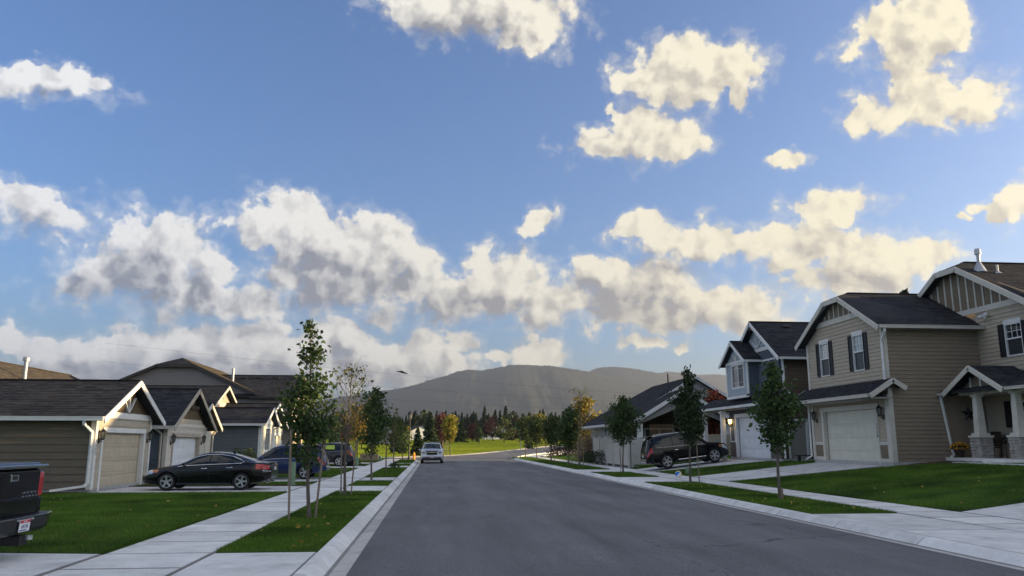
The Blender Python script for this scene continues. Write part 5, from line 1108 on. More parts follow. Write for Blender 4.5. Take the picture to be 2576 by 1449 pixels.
    def mirror(s, x, k, m=None):
        for sd_ in (1, -1):
            p = Vector(s.at(x, k, sd_)); mb = MB(); q = p + Vector((.03, sd_ * .14, .05)); a_, b_, c_ = .05, .09, .065
            mb.raw([(q.x - a_ * .6, q.y - sd_ * b_, q.z - c_), (q.x + a_, q.y - sd_ * b_ * .8, q.z - c_ * .6), (q.x + a_ * .7, q.y + sd_ * b_, q.z - c_ * .6), (q.x - a_ * .6, q.y + sd_ * b_, q.z - c_ * .8), (q.x - a_ * .6, q.y - sd_ * b_, q.z + c_), (q.x + a_, q.y - sd_ * b_ * .8, q.z + c_ * .6), (q.x + a_ * .7, q.y + sd_ * b_, q.z + c_ * .5), (q.x - a_ * .6, q.y + sd_ * b_, q.z + c_ * .8)], BOXF)
            mb.beam(p, q, .05, .03).build('wing_mirror', m or s.paint, s.root, bevel=.012)
    def place(s, loc, rz, ry=0): s.root.location = loc; s.root.rotation_euler = (0, ry, rz); return s.root
def handles(c, xs, k, m):
    for x in xs:
        for sd_ in (1, -1): MB().tube([c.at(x + d, k, sd_, o_) for d, o_ in ((-.11, .01), (-.09, .035), (.09, .035), (.11, .01))], .016, 6).build('door_handle', m, c.root, smooth=True)
def seams(c, items, m='black_plastic'):
    for x, k0, k1 in items:
        for sd_ in (1, -1): MB().tube([c.at(x, k0 + (k1 - k0) * i / 8, sd_, .002) for i in range(9)], .006, 4).build('door_seam', m, c.root)
def plate(root, p, d, body, w=.31, h=.155):
    R_ = Matrix.Translation(p) @ facing(d); mb = MB().box(-w / 2, w / 2, -h / 2, h / 2, -.004, .004); mb.v = [tuple(R_ @ Vector(q)) for q in mb.v]; pl_ = mb.build('number_plate', 'plate_white', root)
    b2 = MB().box(-w / 2 + .006, w / 2 - .006, h * .22, h / 2 - .006, .0045, .006); b2.v = [tuple(R_ @ Vector(q)) for q in b2.v]; b2.build('plate_band', 'plate_red', pl_)
    b3 = MB().box(-w / 2 + .012, w * .22, -h / 2 + .012, -h / 2 + .028, .0045, .006); b3.v = [tuple(R_ @ Vector(q)) for q in b3.v]; b3.build('plate_line', 'plate_blue', pl_)
    if body: text_mesh('plate_number', body, h * .52, 'plate_blue', pl_, R_ @ Matrix.Translation((0, -h * .08, .005)) @ Matrix.Diagonal((.85, 1, 1, 1)), .001); text_mesh('plate_state', 'IDAHO', h * .2, 'plate_white', pl_, R_ @ Matrix.Translation((0, h * .34, .0065)), .001)
    return pl_
# black saloon
def sedan():
    L = 4.88
    c = Car('parked_sedan', 'black four-door sedan with chrome window trim parked nose-in before the tan garage', 'car', L,
            [(0, .56), (.06, .70), (.3, .80), (.8, .91), (1.25, .985), (1.40, 1.03), (2.02, 1.36), (2.35, 1.445), (2.75, 1.465), (3.25, 1.42), (3.6, 1.32), (4.22, 1.10), (4.5, 1.085), (4.78, 1.05), (4.88, .95)],
            [(0, .54), (.3, .74), (1.0, .86), (1.6, .915), (3.0, .97), (4.0, 1.00), (4.5, .98), (4.88, .90)],
            [(0, .32), (.15, .24), (.6, .21), (4.1, .21), (4.5, .27), (4.88, .44)],
            [(0, .60), (.08, .72), (.25, .82), (.6, .89), (1.2, .915), (3.2, .93), (4.2, .90), (4.6, .82), (4.8, .73), (4.88, .66)],
            [(0, .5), (.3, .64), (1.25, .70), (1.6, .66), (2.2, .57), (3.2, .56), (4.2, .63), (4.6, .66), (4.88, .60)], 'paint_black', .335, .98, 3.78, group='cars parked in the left driveways', drop=[(0, .03), (1.3, .035), (2.2, .08), (3.3, .08), (4.2, .04), (5, .03)])
    c.body()
    for sd_ in (1, -1):
        c.panel('side_window', 'car_glass', 1.60, 2.52, 4.12, 4.86, sd_); c.panel('side_window', 'car_glass', 2.58, 3.38, 4.12, 4.86, sd_); c.panel('quarter_window', 'car_glass', 3.43, 3.72, 4.12, 4.72, sd_, nx=5)
        c.strip('window_trim', 'chrome', [(1.38, 4.02), (1.6, 4.06), (2.5, 4.06), (3.3, 4.06), (3.75, 4.1), (3.84, 4.3), (3.72, 4.6), (3.4, 4.86), (2.9, 4.93), (2.4, 4.93), (2.0, 4.93), (1.7, 4.9), (1.5, 4.85)], .013, sd_)
        c.panel('headlight', 'lamp_clear', .10, .45, 3.55, 4.15, sd_, nx=6); c.panel('side_marker', 'lamp_amber', .46, .66, 3.62, 4.0, sd_, nx=4)
        c.panel('tail_light', 'tail_red', 4.30, 4.80, 3.5, 4.02, sd_, nx=8); c.panel('fog_lamp', 'lamp_clear', .06, .14, 2.3, 2.6, sd_, nx=3)
        c.strip('bumper_trim', 'chrome', [(4.55, 3.38), (4.7, 3.32), (4.86, 3.28)], .012, sd_)
    c.panel('windscreen', 'car_glass', 1.42, 2.12, 5.1, 7, 0); c.panel('rear_window', 'car_glass', 3.50, 4.20, 5.12, 7, 0)
    handles(c, (2.36, 3.32), 3.72, 'chrome'); seams(c, ((1.46, 2.2, 4.0), (2.55, 2.1, 4.9), (3.36, 2.8, 4.0)))
    c.mirror(1.62, 4.1); c.wheels(5, 0); 
    fin = Vector(c.at(3.25, 7)); MB().raw([fin + Vector((.09, -.03, -.01)), fin + Vector((.09, .03, -.01)), fin + Vector((-.09, .03, -.01)), fin + Vector((-.09, -.03, -.01)), fin + Vector((-.06, 0, .075))], [(0, 1, 4), (1, 2, 4), (2, 3, 4), (3, 0, 4)]).build('antenna_fin', 'paint_black', c.root)
    MB().box(-L / 2 - .005, -L / 2 + .12, -.62, .62, 1.035, 1.065).build('spoiler', 'chrome', c.root); plate(c.root, (-L / 2 - .012, 0, .82), (-1, 0, 0), '')
    for sd_ in (1, -1): MB().lathe([(.035, -.02), (.035, .12), (.001, .12)], 10, (-L / 2 + .12, sd_ * .45, .30), 'x').build('exhaust_tip', 'chrome', c.root)
    c.place((-8.12, 30.95, .125), math.pi); c.root.scale = (.925, .925, .925)
sedan()
def suv(name, label, L, W, H, paint, wr, wf, wb, group, rake_=.5, rails=True, hood=1.02, spokes=5, split=.2, rear_glass=True, sparse=False):
    hw = W / 2; b0 = hood * .96
    c = Car(name, label, 'car', L,
            [(0, .72), (.06, hood * .86), (.35, hood * .95), (1.05, hood * 1.03), (1.25, hood * 1.08), (2.0, H * .945), (2.35, H - .02), (3.0, H), (L - 1.0, H - .02), (L - .55, H - .05), (L - .30, H - .14), (L - .12, hood * 1.13), (L - .03, hood * .98), (L, .72)],
            [(0, .70), (.3, b0 * .86), (1.0, b0 * .97), (1.6, b0), (L - 1, b0 * 1.06), (L - .3, b0 * 1.07), (L, .70)],
            [(0, .38), (.2, .28), (.8, .25), (L - .8, .26), (L - .3, .34), (L, .46)],
            [(0, hw * .72), (.08, hw * .84), (.3, hw * .94), (.7, hw * .98), (1.5, hw), (L - 1, hw), (L - .35, hw * .96), (L - .1, hw * .88), (L, hw * .80)],
            [(0, hw * .62), (.3, hw * .78), (1.2, hw * .82), (2.0, hw * .72), (L - 1, hw * .69), (L - .3, hw * .66), (L - .1, hw * .72), (L, hw * .7)], paint, wr, wf, wb, group, drop=[(0, .03), (1.2, .035), (2.2, .10), (L - .5, .10), (L, .05)])
    c.body()
    for sd_ in (1, -1):
        c.panel('side_window', 'car_glass', 1.55, 2.48, 4.12, 4.86, sd_); c.panel('side_window', 'car_glass', 2.55, 3.36, 4.12, 4.86, sd_); c.panel('quarter_window', 'car_glass', 3.42, L - .62, 4.14, 4.82, sd_, nx=6)
        c.panel('headlight', 'lamp_clear', .06, .42, 3.5, 4.1, sd_, nx=6); c.panel('side_marker', 'lamp_amber', .44, .60, 3.62, 4.0, sd_, nx=4); c.panel('tail_light', 'tail_red', L - .42, L - .06, 3.55, 4.12, sd_, nx=6)
        c.panel('rocker_trim', 'black_plastic', wf + wr * 1.25, wb - wr * 1.25, 1.7, 2.35, sd_, off=.010)
        c.strip('belt_trim', 'chrome' if rails else 'black_plastic', [(1.45, 4.03), (2.2, 4.06), (3.0, 4.06), (L - .65, 4.08)], .009, sd_)
        if rails:
            P = [Vector(c.at(x, 5.25, sd_)) for x in (2.1, 2.2, L - 1.0, L - .9)]; P = [P[0], P[1] + Vector((0, 0, .06)), P[2] + Vector((0, 0, .06)), P[3]]; MB().tube(P, .022, 6).build('roof_rail', 'alloy', c.root, smooth=True)
    c.panel('windscreen', 'car_glass', 1.30, 2.10, 5.1, 7, 0); c.panel('rear_window', 'car_glass', L - .36, L - .14, 5.06, 7, 0, nx=5)
    sp = MB(); a_ = H - .055; sp.raw([(-L / 2 + .62, -hw * .62, a_), (-L / 2 + .62, hw * .62, a_), (-L / 2 + .14, hw * .58, a_ - .035), (-L / 2 + .14, -hw * .58, a_ - .035), (-L / 2 + .62, -hw * .62, a_ + .03), (-L / 2 + .62, hw * .62, a_ + .03), (-L / 2 + .14, hw * .58, a_ - .005), (-L / 2 + .14, -hw * .58, a_ - .005)], BOXF).build('spoiler', paint, c.root)
    MB().box(-L / 2 - .035, -L / 2 + .2, -hw * .80, hw * .80, .40, .62).build('rear_bumper', paint, c.root, bevel=.03); MB().box(-L / 2 - .045, -L / 2, -hw * .6, hw * .6, .47, .52).build('bumper_strip', 'chrome' if rails else 'black_plastic', c.root)
    plate(c.root, (-L / 2 - .02, 0, .82), (-1, 0, 0), ''); MB().box(-L / 2 - .02, -L / 2 + .03, -hw * .5, hw * .5, .92, .955).build('tailgate_trim', 'chrome', c.root)
    handles(c, (2.32, 3.22), 3.72, 'chrome' if paint == 'paint_black' else paint); seams(c, ((1.42, 2.4, 4.0), (2.52, 2.3, 4.9), (3.39, 3.0, 4.9)))
    c.mirror(1.5, 4.1); c.wheels(spokes, split, .24); return c
c = suv('parked_crossover', 'dark blue crossover parked behind the black sedan beside the thin staked tree', 4.62, 1.80, 1.70, 'paint_blue', .345, .93, 3.60, 'cars parked in the left driveways', hood=1.0, spokes=5, split=.16); c.place((-7.20, 39.6, .125), math.pi); c.root.scale = (.93, .93, .93)
c = suv('parked_suv', 'dark grey SUV with white split-spoke wheels parked farthest up the left driveways', 4.6, 1.85, 1.68, 'paint_grey', .36, .92, 3.6, 'cars parked in the left driveways', hood=1.03, spokes=5, split=.22); c.place((-8.1, 60.2, .125), math.pi)
MB().raw([(-.3, .925, 1.28), (.15, .925, 1.28), (.15, .925, 1.5), (-.3, .925, 1.5)], [(0, 1, 2, 3)])
c = suv('parked_suv', 'black SUV with chrome door strip and roof rails parked facing the white garage door', 5.08, 2.0, 1.90, 'paint_black', .41, .95, 3.88, None, hood=1.13, spokes=5, split=.24)
for sd_ in (1, -1): c.strip('door_strip', 'chrome', [(1.5, 2.45), (2.4, 2.4), (3.2, 2.4)], .02, sd_)
sl = math.atan(.123); c.place((15.30, 48.4, zR(15.30) + .03), -.04, 0); c.root.rotation_euler = (0, -sl, -.03); c.root.scale = (1.0, 1.0, 1.07)
# silver SUV facing the camera
def silver():
    L, W, H = 5.3, 2.0, 1.80
    c = suv('parked_suv', 'silver full-size SUV facing the camera at the far end of the left kerb', L, W, H, 'paint_silver', .39, 1.0, 3.98, None, hood=1.14, spokes=6, split=0)
    x = L / 2; r = c.root
    f = MB(); f.box(x - .25, x + .02, -.86, .86, .52, 1.08).build('front_fascia', 'paint_silver', r, bevel=.05)
    g = MB().box(x + .012, x + .035, -.52, .52, .99, 1.07).build('grille', 'black_plastic', r); MB().box(x + .012, x + .034, -.46, .46, .74, .93).build('lower_grille', 'black_plastic', g)
    MB().box(x + .03, x + .055, -.56, .56, .945, .985).build('grille_bar', 'chrome', g)
    b = MB().box(x + .056, x + .075, -.13, .13, .945, .985); b.box(x + .056, x + .074, -.05, .05, .925, 1.005); b.build('emblem', 'gold_badge', g)
    for sd_ in (1, -1):
        y0, y1 = sorted((sd_ * .58, sd_ * .87)); hl = MB().box(x + .0, x + .03, y0, y1, .83, 1.05).build('front_headlight', 'lamp_clear', r, bevel=.02); MB().box(x + .028, x + .036, y0 + .03, y1 - .03, .93, .96).build('light_bezel', 'black_plastic', hl); MB().box(x + .028, x + .037, y0 + .1, y0 + .12, .85, 1.03).build('light_bezel', 'black_plastic', hl)
    fb = MB().box(x - .2, x + .10, -.95, .95, .46, .72).build('front_bumper', 'paint_silver', r, bevel=.04); MB().box(x + .08, x + .115, -.80, .80, .49, .56).build('bumper_slot', 'black_plastic', fb); plate(r, (x + .125, 0, .58), (1, 0, 0), '')
    MB().box(x - .3, x + .06, -.88, .88, .30, .46).build('air_dam', 'black_plastic', r)
    c.place((-.18, 73.6, .02), -math.pi / 2)
silver()
# pickup truck, only its tail in view
def pickup():
    r = E('pickup_truck', (-9, 12.75, .12), 'black pickup truck tail with bed cover and red white number plate at the left edge', 'truck')
    xt, yc, g = -6.12, 12.62, .12; P = 'paint_black'
    mb = MB(); mb.box(xt - 2.2, xt - .07, yc - .98, yc + .98, .72, 1.40); mb.build('bed', P, r, bevel=.03)
    t = MB(); t.raw([(xt - .06, yc - .80, .74), (xt - .02, yc - .80, .74), (xt, yc - .80, 1.38), (xt - .07, yc - .80, 1.42), (xt - .06, yc + .80, .74), (xt - .02, yc + .80, .74), (xt, yc + .80, 1.38), (xt - .07, yc + .80, 1.42)], [(0, 1, 2, 3), (7, 6, 5, 4), (0, 4, 5, 1), (1, 5, 6, 2), (2, 6, 7, 3), (3, 7, 4, 0)])
    tg = t.build('tailgate', P, r, bevel=.012); MB().box(xt - .03, xt + .012, yc - .76, yc + .76, .95, 1.0).build('tailgate_crease', P, tg, bevel=.004)
    hd = MB().box(xt - .012, xt + .018, yc - .11, yc + .11, 1.24, 1.34).build('tailgate_handle', 'chrome', tg, bevel=.01); MB().box(xt + .019, xt + .024, yc - .06, yc + .06, 1.265, 1.32).build('handle_recess', 'black_plastic', hd)
    for k in range(4): MB().box(xt - .012, xt + .006, yc + .30 + k * .11, yc + .37 + k * .11, 1.05, 1.075).build('badge_letter', 'chrome', tg)
    for k in range(5): MB().box(xt - .018, xt + .004, yc + .28 + k * .1, yc + .34 + k * .1, 1.0, 1.018).build('badge_letter', 'chrome', tg)
    for s in (1, -1):
        y0, y1 = sorted((yc + s * .82, yc + s * .985)); MB().box(xt - .20, xt - .025, y0, y1, .98, 1.36).build('tail_light', 'tail_red', r, bevel=.02); MB().box(xt - .22, xt - .035, y0, y1, .74, .975).build('corner_panel', P, r, bevel=.02)
    cv = MB(); cv.raw([(xt - 2.2, yc - .93, 1.42), (xt + .03, yc - .93, 1.42), (xt + .03, yc + .93, 1.42), (xt - 2.2, yc + .93, 1.42), (xt - 2.2, yc - .86, 1.52), (xt - .06, yc - .86, 1.50), (xt - .06, yc + .86, 1.50), (xt - 2.2, yc + .86, 1.52)], BOXF); cv.build('bed_cover', 'paint_grey', r, bevel=.012)
    MB().box(xt - .01, xt + .05, yc - .93, yc + .93, 1.43, 1.47).build('cover_edge', 'chrome', r, bevel=.008)
    # step bumper: two ends, recessed centre with plate
    b = MB(); pro = [(-.95, .10), (-.72, .20), (-.30, .22), (.30, .22), (.72, .20), (1.10, .10)]
    for (ya, da), (yb, db) in zip(pro[:-1], pro[1:]):
        rec = .07 if abs((ya + yb) / 2) < .72 else 0
        b.raw([(xt - .1, yc + ya, .50), (xt + da - .06, yc + ya, .50), (xt + db - .06, yc + yb, .50), (xt - .1, yc + yb, .50), (xt - .1, yc + ya, .74), (xt + da, yc + ya, .74), (xt + db, yc + yb, .74), (xt - .1, yc + yb, .74)], BOXF)
    bp = b.build('rear_bumper', 'paint_grey', r, bevel=.012)
    MB().box(xt + .17, xt + .205, yc + .22, yc + .68, .555, .70).build('step_recess', 'black_plastic', bp, bevel=.01); MB().box(xt + .17, xt + .205, yc - .68, yc - .22, .555, .70).build('step_recess', 'black_plastic', bp, bevel=.01)
    for s in (1, -1): MB().box(xt + .215, xt + .235, yc + s * .2 - .03, yc + s * .2 + .03, .69, .715).build('plate_lamp', 'lamp_clear', bp)
    plate(r, (xt + .218, yc, .62), (1, 0, -.08), '64U46', .30, .17)
    hb = MB().box(xt - .3, xt + .16, yc + .02, yc + .26, .33, .47).build('hitch', 'black_plastic', r, bevel=.01); MB().lathe([(.05, .40), (.055, .40), (.055, .46), (.001, .46)], 10, (xt + .2, yc + .2, 0)).build('hitch_coupler', 'galvanised', hb)
    for s in (1, -1):
        for x in (xt - 1.2, xt - 4.75): w = MB().lathe([(.25, -.12), (.36, -.12), (.40, -.07), (.40, .07), (.36, .12), (.25, .12)], 28, (x, yc + s * .86, .52), 'y').build('wheel', 'tyre', r, smooth=True); MB().lathe([(.26, -.1), (.25, .06), (.001, .08)], 20, (x, yc + s * .86, .52), 'y').build('rim', 'alloy', w, smooth=True)
    # cab and bonnet
    cab = MB(); st = [(-2.25, 1.35, 1.40), (-2.45, 1.40, 1.92), (-4.0, 1.40, 1.94), (-4.7, 1.30, 1.40), (-5.75, 1.2, 1.22), (-5.85, .9, .9)]
    rows = [[(xt + a_, yc - .98, .5), (xt + a_, yc - .98, min(1.3, z)), (xt + a_, yc - .74, z), (xt + a_, yc + .74, z), (xt + a_, yc + .98, min(1.3, z)), (xt + a_, yc + .98, .5)] for a_, q, z in st]
    cab.raw(sum(rows, []), [(i * 6 + j, i * 6 + (j + 1) % 6, (i + 1) * 6 + (j + 1) % 6, (i + 1) * 6 + j) for i in range(len(st) - 1) for j in range(6)] + [tuple(range(6)), tuple(range(30, 36))]); cab.build('cab', P, r, bevel=.02)
    MB().raw([(xt - 2.29, yc - .66, 1.46), (xt - 2.29, yc + .66, 1.46), (xt - 2.43, yc + .60, 1.84), (xt - 2.43, yc - .60, 1.84)], [(0, 1, 2, 3)]).build('rear_window', 'car_glass', r)
pickup()

# ------------------------------------------------------------------ trees
def leaf_mesh(C, size, up=.35, name='crown', flat_=1.0, var=.5, spread=None):
    """one small folded leaf (4 vertices, 2 triangles sharing the midrib) per centre"""
    C = np.asarray(C, float); n = len(C); s = size * (1 - var / 2 + var * rng.random(n))[:, None]
    N = rng.normal(size=(n, 3)); N[:, 2] = N[:, 2] * flat_ + up; N /= np.linalg.norm(N, axis=1)[:, None]
    T = rng.normal(size=(n, 3)); T -= (T * N).sum(1)[:, None] * N; T /= np.linalg.norm(T, axis=1)[:, None]; B = np.cross(N, T)
    a_ = C - T * s * .55; b_ = C + B * s * .42 + N * s * .10 - T * s * .05; c_ = C + T * s * .6; d_ = C - B * s * .42 + N * s * .10 - T * s * .05
    A = np.stack([a_, b_, c_, d_], 1).reshape(-1, 3).astype(np.float32)
    me = bpy.data.meshes.new(name); me.vertices.add(len(A)); me.vertices.foreach_set('co', A.ravel()); i = np.arange(n, dtype=np.int32) * 4
    lo = np.stack([i, i + 1, i + 2, i, i + 2, i + 3], 1).ravel(); me.loops.add(len(lo)); me.loops.foreach_set('vertex_index', lo); me.polygons.add(2 * n); me.polygons.foreach_set('loop_start', np.arange(0, 6 * n, 3, dtype=np.int32)); me.update(calc_edges=True); return me
def street_tree(label, x, y, H, zc, prof, nb, lpb, leaf, lsize, trunk_r=.045, z0=.12, bare=0, group='young street trees', mats2=None, lean=0, name='street_tree', rise=.9, bark='bark', cl=.13):
    """prof: (height fraction between zc and H, crown radius); branches leave a continuous leader"""
    r = E(name, (x, y, z0), label, 'tree', group, world=False); P = []; n = 12
    for i in range(n + 1): t = i / n; P.append(Vector((lean * t + .05 * math.sin(t * 5 + x), .04 * math.sin(t * 4 + y), t * (H - z0))))
    mb = MB(); mb.tube(P, [trunk_r * (1.15 if i == 0 else 1) * (1 - .88 * i / n) + .004 for i in range(n + 1)], 8)
    def tp(z): t = z / (H - z0) * n; i = min(int(t), n - 1); return P[i].lerp(P[i + 1], t - i)
    C = []; C2 = []; rmax = max(p[1] for p in prof)
    for b in range(nb):
        f = (b + random.random()) / nb; z = (zc - z0) + (H - zc) * f * .97; rad = float(np.interp(f, [p[0] for p in prof], [p[1] for p in prof])) * random.uniform(.55, 1.2); th = b * 2.4 + random.uniform(-.5, .5)
        s = tp(z); d = Vector((math.cos(th), math.sin(th), 0)); e1 = s + d * rad * .55 + Vector((0, 0, rad * rise * .55)); e2 = s + d * rad + Vector((0, 0, rad * rise * random.uniform(.9, 1.3)))
        mb.tube([s, e1, e2], [max(.006, trunk_r * .35 * (1 - f * .6)), .008, .003], 5)
        if random.random() < bare: 
            for q in range(3): p0 = s.lerp(e2, random.uniform(.3, .9)); mb.tube([p0, p0 + Vector((random.uniform(-.25, .25), random.uniform(-.25, .25), random.uniform(.1, .35)))], [.005, .002], 4)
            m_ = int(lpb * .12)
        else: m_ = 0 if random.random() < .1 else int(lpb * random.uniform(.5, 1.4) * min(1, .04 + 1.1 * (rad / rmax) ** 1.4))
        for q in range(m_):
            t = .22 + .78 * random.random() ** .7; c_ = (s.lerp(e1, t * 2) if t < .5 else e1.lerp(e2, t * 2 - 1)); g_ = cl * min(1, .3 + rad * 1.3); v = Vector((random.gauss(0, g_), random.gauss(0, g_), random.gauss(0, g_ * .8)))
            (C2 if mats2 and random.random() < mats2[1] else C).append(tuple(c_ + v))
    mb.build('trunk', bark, r, smooth=True)
    if C: link('crown', leaf_mesh(C, lsize), 'leaf_' + leaf, r)
    if C2: link('crown', leaf_mesh(C2, lsize), 'leaf_' + mats2[0], r)
    return r
def stake(label, x, y, h, lean=(0, 0), r=.025, z0=.12):
    t = tag(MB().tube([(0, 0, -.1), (lean[0] * .5, lean[1] * .5, h / 2), (lean[0], lean[1], h)], r, 8).build('tree_stake', 'stake', None, smooth=True), label, 'stake', 'wooden tree stakes'); t.location = (x, y, z0)
    return t
DENSE = [(0, .25), (.12, .55), (.35, .62), (.6, .45), (.85, .22), (1, .08)]
street_tree('tallest young tree on the left verge, thin leader above its crown, nearest the camera', -2.75, 18.9, 4.66, 1.15, [(0, .25), (.08, .52), (.25, .62), (.42, .54), (.56, .3), (.6, .03), (.65, .03), (.68, .34), (.78, .26), (.8, .03), (.86, .03), (.88, .2), (1, .1)], 96, 52, 'green', .10, .042, lean=-.25, cl=.11)
street_tree('thin half-bare young tree with yellowing leaves and twiggy top, second on the left verge', -2.84, 27.0, 4.25, 1.35, [(0, .45), (.2, .8), (.45, .8), (.75, .55), (1, .15)], 46, 30, 'olive', .10, .045, bare=.82, mats2=('green', .45), rise=1.3)
street_tree('narrow dense dark green young tree, third on the left verge', -2.82, 38.0, 4.32, 1.15, [(0, .3), (.12, .66), (.4, .78), (.65, .55), (.85, .35), (1, .1)], 84, 70, 'green', .11, .045, cl=.15)
street_tree('sparse young tree with a low side branch, fourth on the left verge', -2.76, 48.5, 3.5, 1.3, [(0, 1.0), (.12, .6), (.4, .65), (.7, .4), (1, .1)], 34, 42, 'olive', .12, .04, bare=.35, mats2=('green', .6))
street_tree('thin staked young tree with bare top twig, fifth on the left verge', -2.72, 56.7, 4.15, 1.6, [(0, .3), (.15, .6), (.4, .65), (.55, .2), (1, .1)], 30, 44, 'green', .12, .04, bare=.3, mats2=('olive', .4))
street_tree('small bushy young tree beside the street lamp on the left verge', -2.95, 77.8, 3.0, 1.0, [(0, .4), (.2, .9), (.6, .8), (1, .2)], 40, 45, 'green', .15, .045, cl=.2)
street_tree('sturdy young maple with wrapped lower trunk on the right verge, nearest the camera', 10.46, 23.9, 4.3, 1.45, [(0, .35), (.1, .6), (.3, .72), (.55, .52), (.75, .3), (1, .1)], 84, 64, 'green', .115, .052, cl=.12, group='young street trees')
street_tree('tall narrow dark tree with long tip standing before the black SUV on the right verge', 10.72, 33.2, 4.95, 1.55, [(0, .3), (.1, .65), (.35, .72), (.58, .5), (.72, .2), (.8, .24), (1, .1)], 96, 74, 'dark', .11, .045, cl=.14)
street_tree('rounded oval young tree before the pale vinyl fence on the right verge', 10.7, 45.2, 4.5, 1.5, [(0, .4), (.12, .9), (.3, 1.0), (.55, .68), (.8, .32), (1, .1)], 96, 72, 'green', .125, .045, cl=.16)
street_tree('tall sparse birch-like tree with few pale yellow leaves on the right verge', 10.3, 56.7, 5.4, 1.9, [(0, .3), (.3, .55), (.5, .15), (.62, .15), (.7, .6), (.88, .6), (1, .2)], 40, 10, 'gold', .12, .05, bare=.2, cl=.16, rise=1.3)
street_tree('dense staked tree between the birch and the row toward the corner', 10.35, 61.7, 4.4, 1.2, [(0, .4), (.15, .9), (.45, .95), (.75, .55), (1, .15)], 66, 80, 'green', .15, .045, cl=.2)
street_tree('dark green staked tree second before the street corner on the right verge', 10.25, 70.3, 4.15, 1.3, [(0, .5), (.2, .95), (.5, .9), (.8, .5), (1, .15)], 60, 72, 'far', .16, .045, cl=.2)
street_tree('dark green leaning tree nearest the yellow tree on the right verge', 10.3, 80.7, 4.3, 1.3, [(0, .5), (.2, 1.1), (.55, 1.0), (.8, .5), (1, .15)], 60, 72, 'far', .18, .045, cl=.22, lean=-.15)
street_tree('green tree right beside the street-name sign at the corner', 10.55, 93, 4.55, 1.5, [(0, .5), (.2, 1.1), (.55, 1.1), (.8, .6), (1, .2)], 60, 72, 'far', .19, .05, cl=.24)
for lab, x, y, h, ln in (('weathered leaning stake left of the nearest left verge tree', -3.15, 18.5, 1.95, (-.05, 0)), ('pale stake right of the nearest left verge tree', -2.62, 18.75, 1.85, (.14, 0)),
                         ('left stake of the half-bare second left verge tree', -2.98, 27.0, 1.75, (-.04, 0)), ('right stake of the half-bare second left verge tree', -2.66, 26.95, 1.75, (.12, 0)), ('stout stake of the fifth left verge tree', -2.78, 56.5, 1.9, (0, 0)),
                         ('rusty stake right of the dark tree by the black SUV', 10.98, 33.0, 1.75, (-.06, 0)), ('pale stake left of the oval tree before the vinyl fence', 10.5, 45.1, 1.35, (-.04, 0)), ('left stake of the sparse birch-like tree', 10.18, 56.6, 1.75, (-.12, 0)), ('right stake of the sparse birch-like tree', 10.5, 56.6, 1.7, (.0, 0)),
                         ('left stake of the dense tree beyond the birch', 10.2, 61.6, 1.55, (-.03, 0)), ('right stake of the dense tree beyond the birch', 10.52, 61.6, 1.5, (.02, 0)), ('left stake of the dark green tree second before the corner', 10.12, 70.2, 1.55, (0, 0)), ('right stake of the dark green tree second before the corner', 10.45, 70.2, 1.5, (0, 0))):
    stake(lab, x, y, h, ln)
tw = MB().lathe([(.075, .12), (.08, .14), (.078, .4), (.062, .46)], 12, (10.46, 23.9, 0)).build('trunk_guard', 'stake', None, smooth=True); tag(tw, 'short wrapped guard around the base of the nearest right verge maple', 'trunk guard')
# yellow trees across the junction
for lab, x, y, H, w in (('bright yellow leafy tree by the junction, lit by low sun right of the silver SUV', 2.15, 110.5, 5.2, .95), ('yellow tree by the junction glowing between the dark right verge trees', 21.6, 165, 7.4, 1.5), ('golden tree behind the half-bare left verge tree', -8.6, 93, 5.4, 1.4)):
    street_tree(lab, x, y, H, 1.8, [(0, .5), (.25, w), (.55, w * .9), (.85, w * .5), (1, .2)], 60, 52, 'yellow' if x > 0 else 'gold', .26, .07, z0=gz(x, y) + .1, group='yellow trees at the junction', cl=.22, rise=1.3)
for lab, x, y in (('pale stake beside the bright yellow junction tree', 1.3, 108.5), ('second pale stake beside the bright yellow junction tree', 1.75, 107.5), ('slim pale stake beside the golden far tree', 22.9, 165)): stake(lab, x, y, 2.2, (-.12, 0), .045, gz(x, y))

# --- proto broadleaf and conifer trees for the park and the woods
def broad(name, mats_, H, W, n, lsize, seed, multi=1):
    random.seed(seed); r = E(name, (0, 0, 0), 'x', 'tree', world=False); mb = MB()
    for k in range(multi):
        a_ = 6.28 * k / max(1, multi); o_ = Vector((math.cos(a_), math.sin(a_), 0)) * (.3 if multi > 1 else 0); mb.tube([o_, o_ * 2.2 + Vector((0, 0, H * .3)), o_ * 3 + Vector((random.uniform(-.3, .3), random.uniform(-.3, .3), H * .75))], [H * .022, H * .016, .03], 7)
    cl = [];
    for k in range(26):
        f = random.random(); z = H * (.24 + .72 * f); rr = W * math.sin(math.pi * min(1, (f * .85 + .13))) ** .7 * random.uniform(.3, 1); t = random.uniform(0, 6.28); c_ = Vector((math.cos(t) * rr, math.sin(t) * rr, z)); cl.append((c_, W * random.uniform(.22, .42))); mb.tube([Vector((0, 0, z * .65)), c_], [H * .006, .02], 4)
    mb.build('trunk', 'bark_dark', r, smooth=True); C = [[], []]
    for i in range(n):
        c_, s = random.choice(cl); v = Vector((random.gauss(0, 1), random.gauss(0, 1), random.gauss(0, .8))); v = v.normalized() * s * random.random() ** .4; C[0 if random.random() < .8 else 1].append(tuple(c_ + v))
    for k, m_ in enumerate(mats_): link('crown', leaf_mesh(C[k], lsize), 'leaf_' + m_, r)
    return r
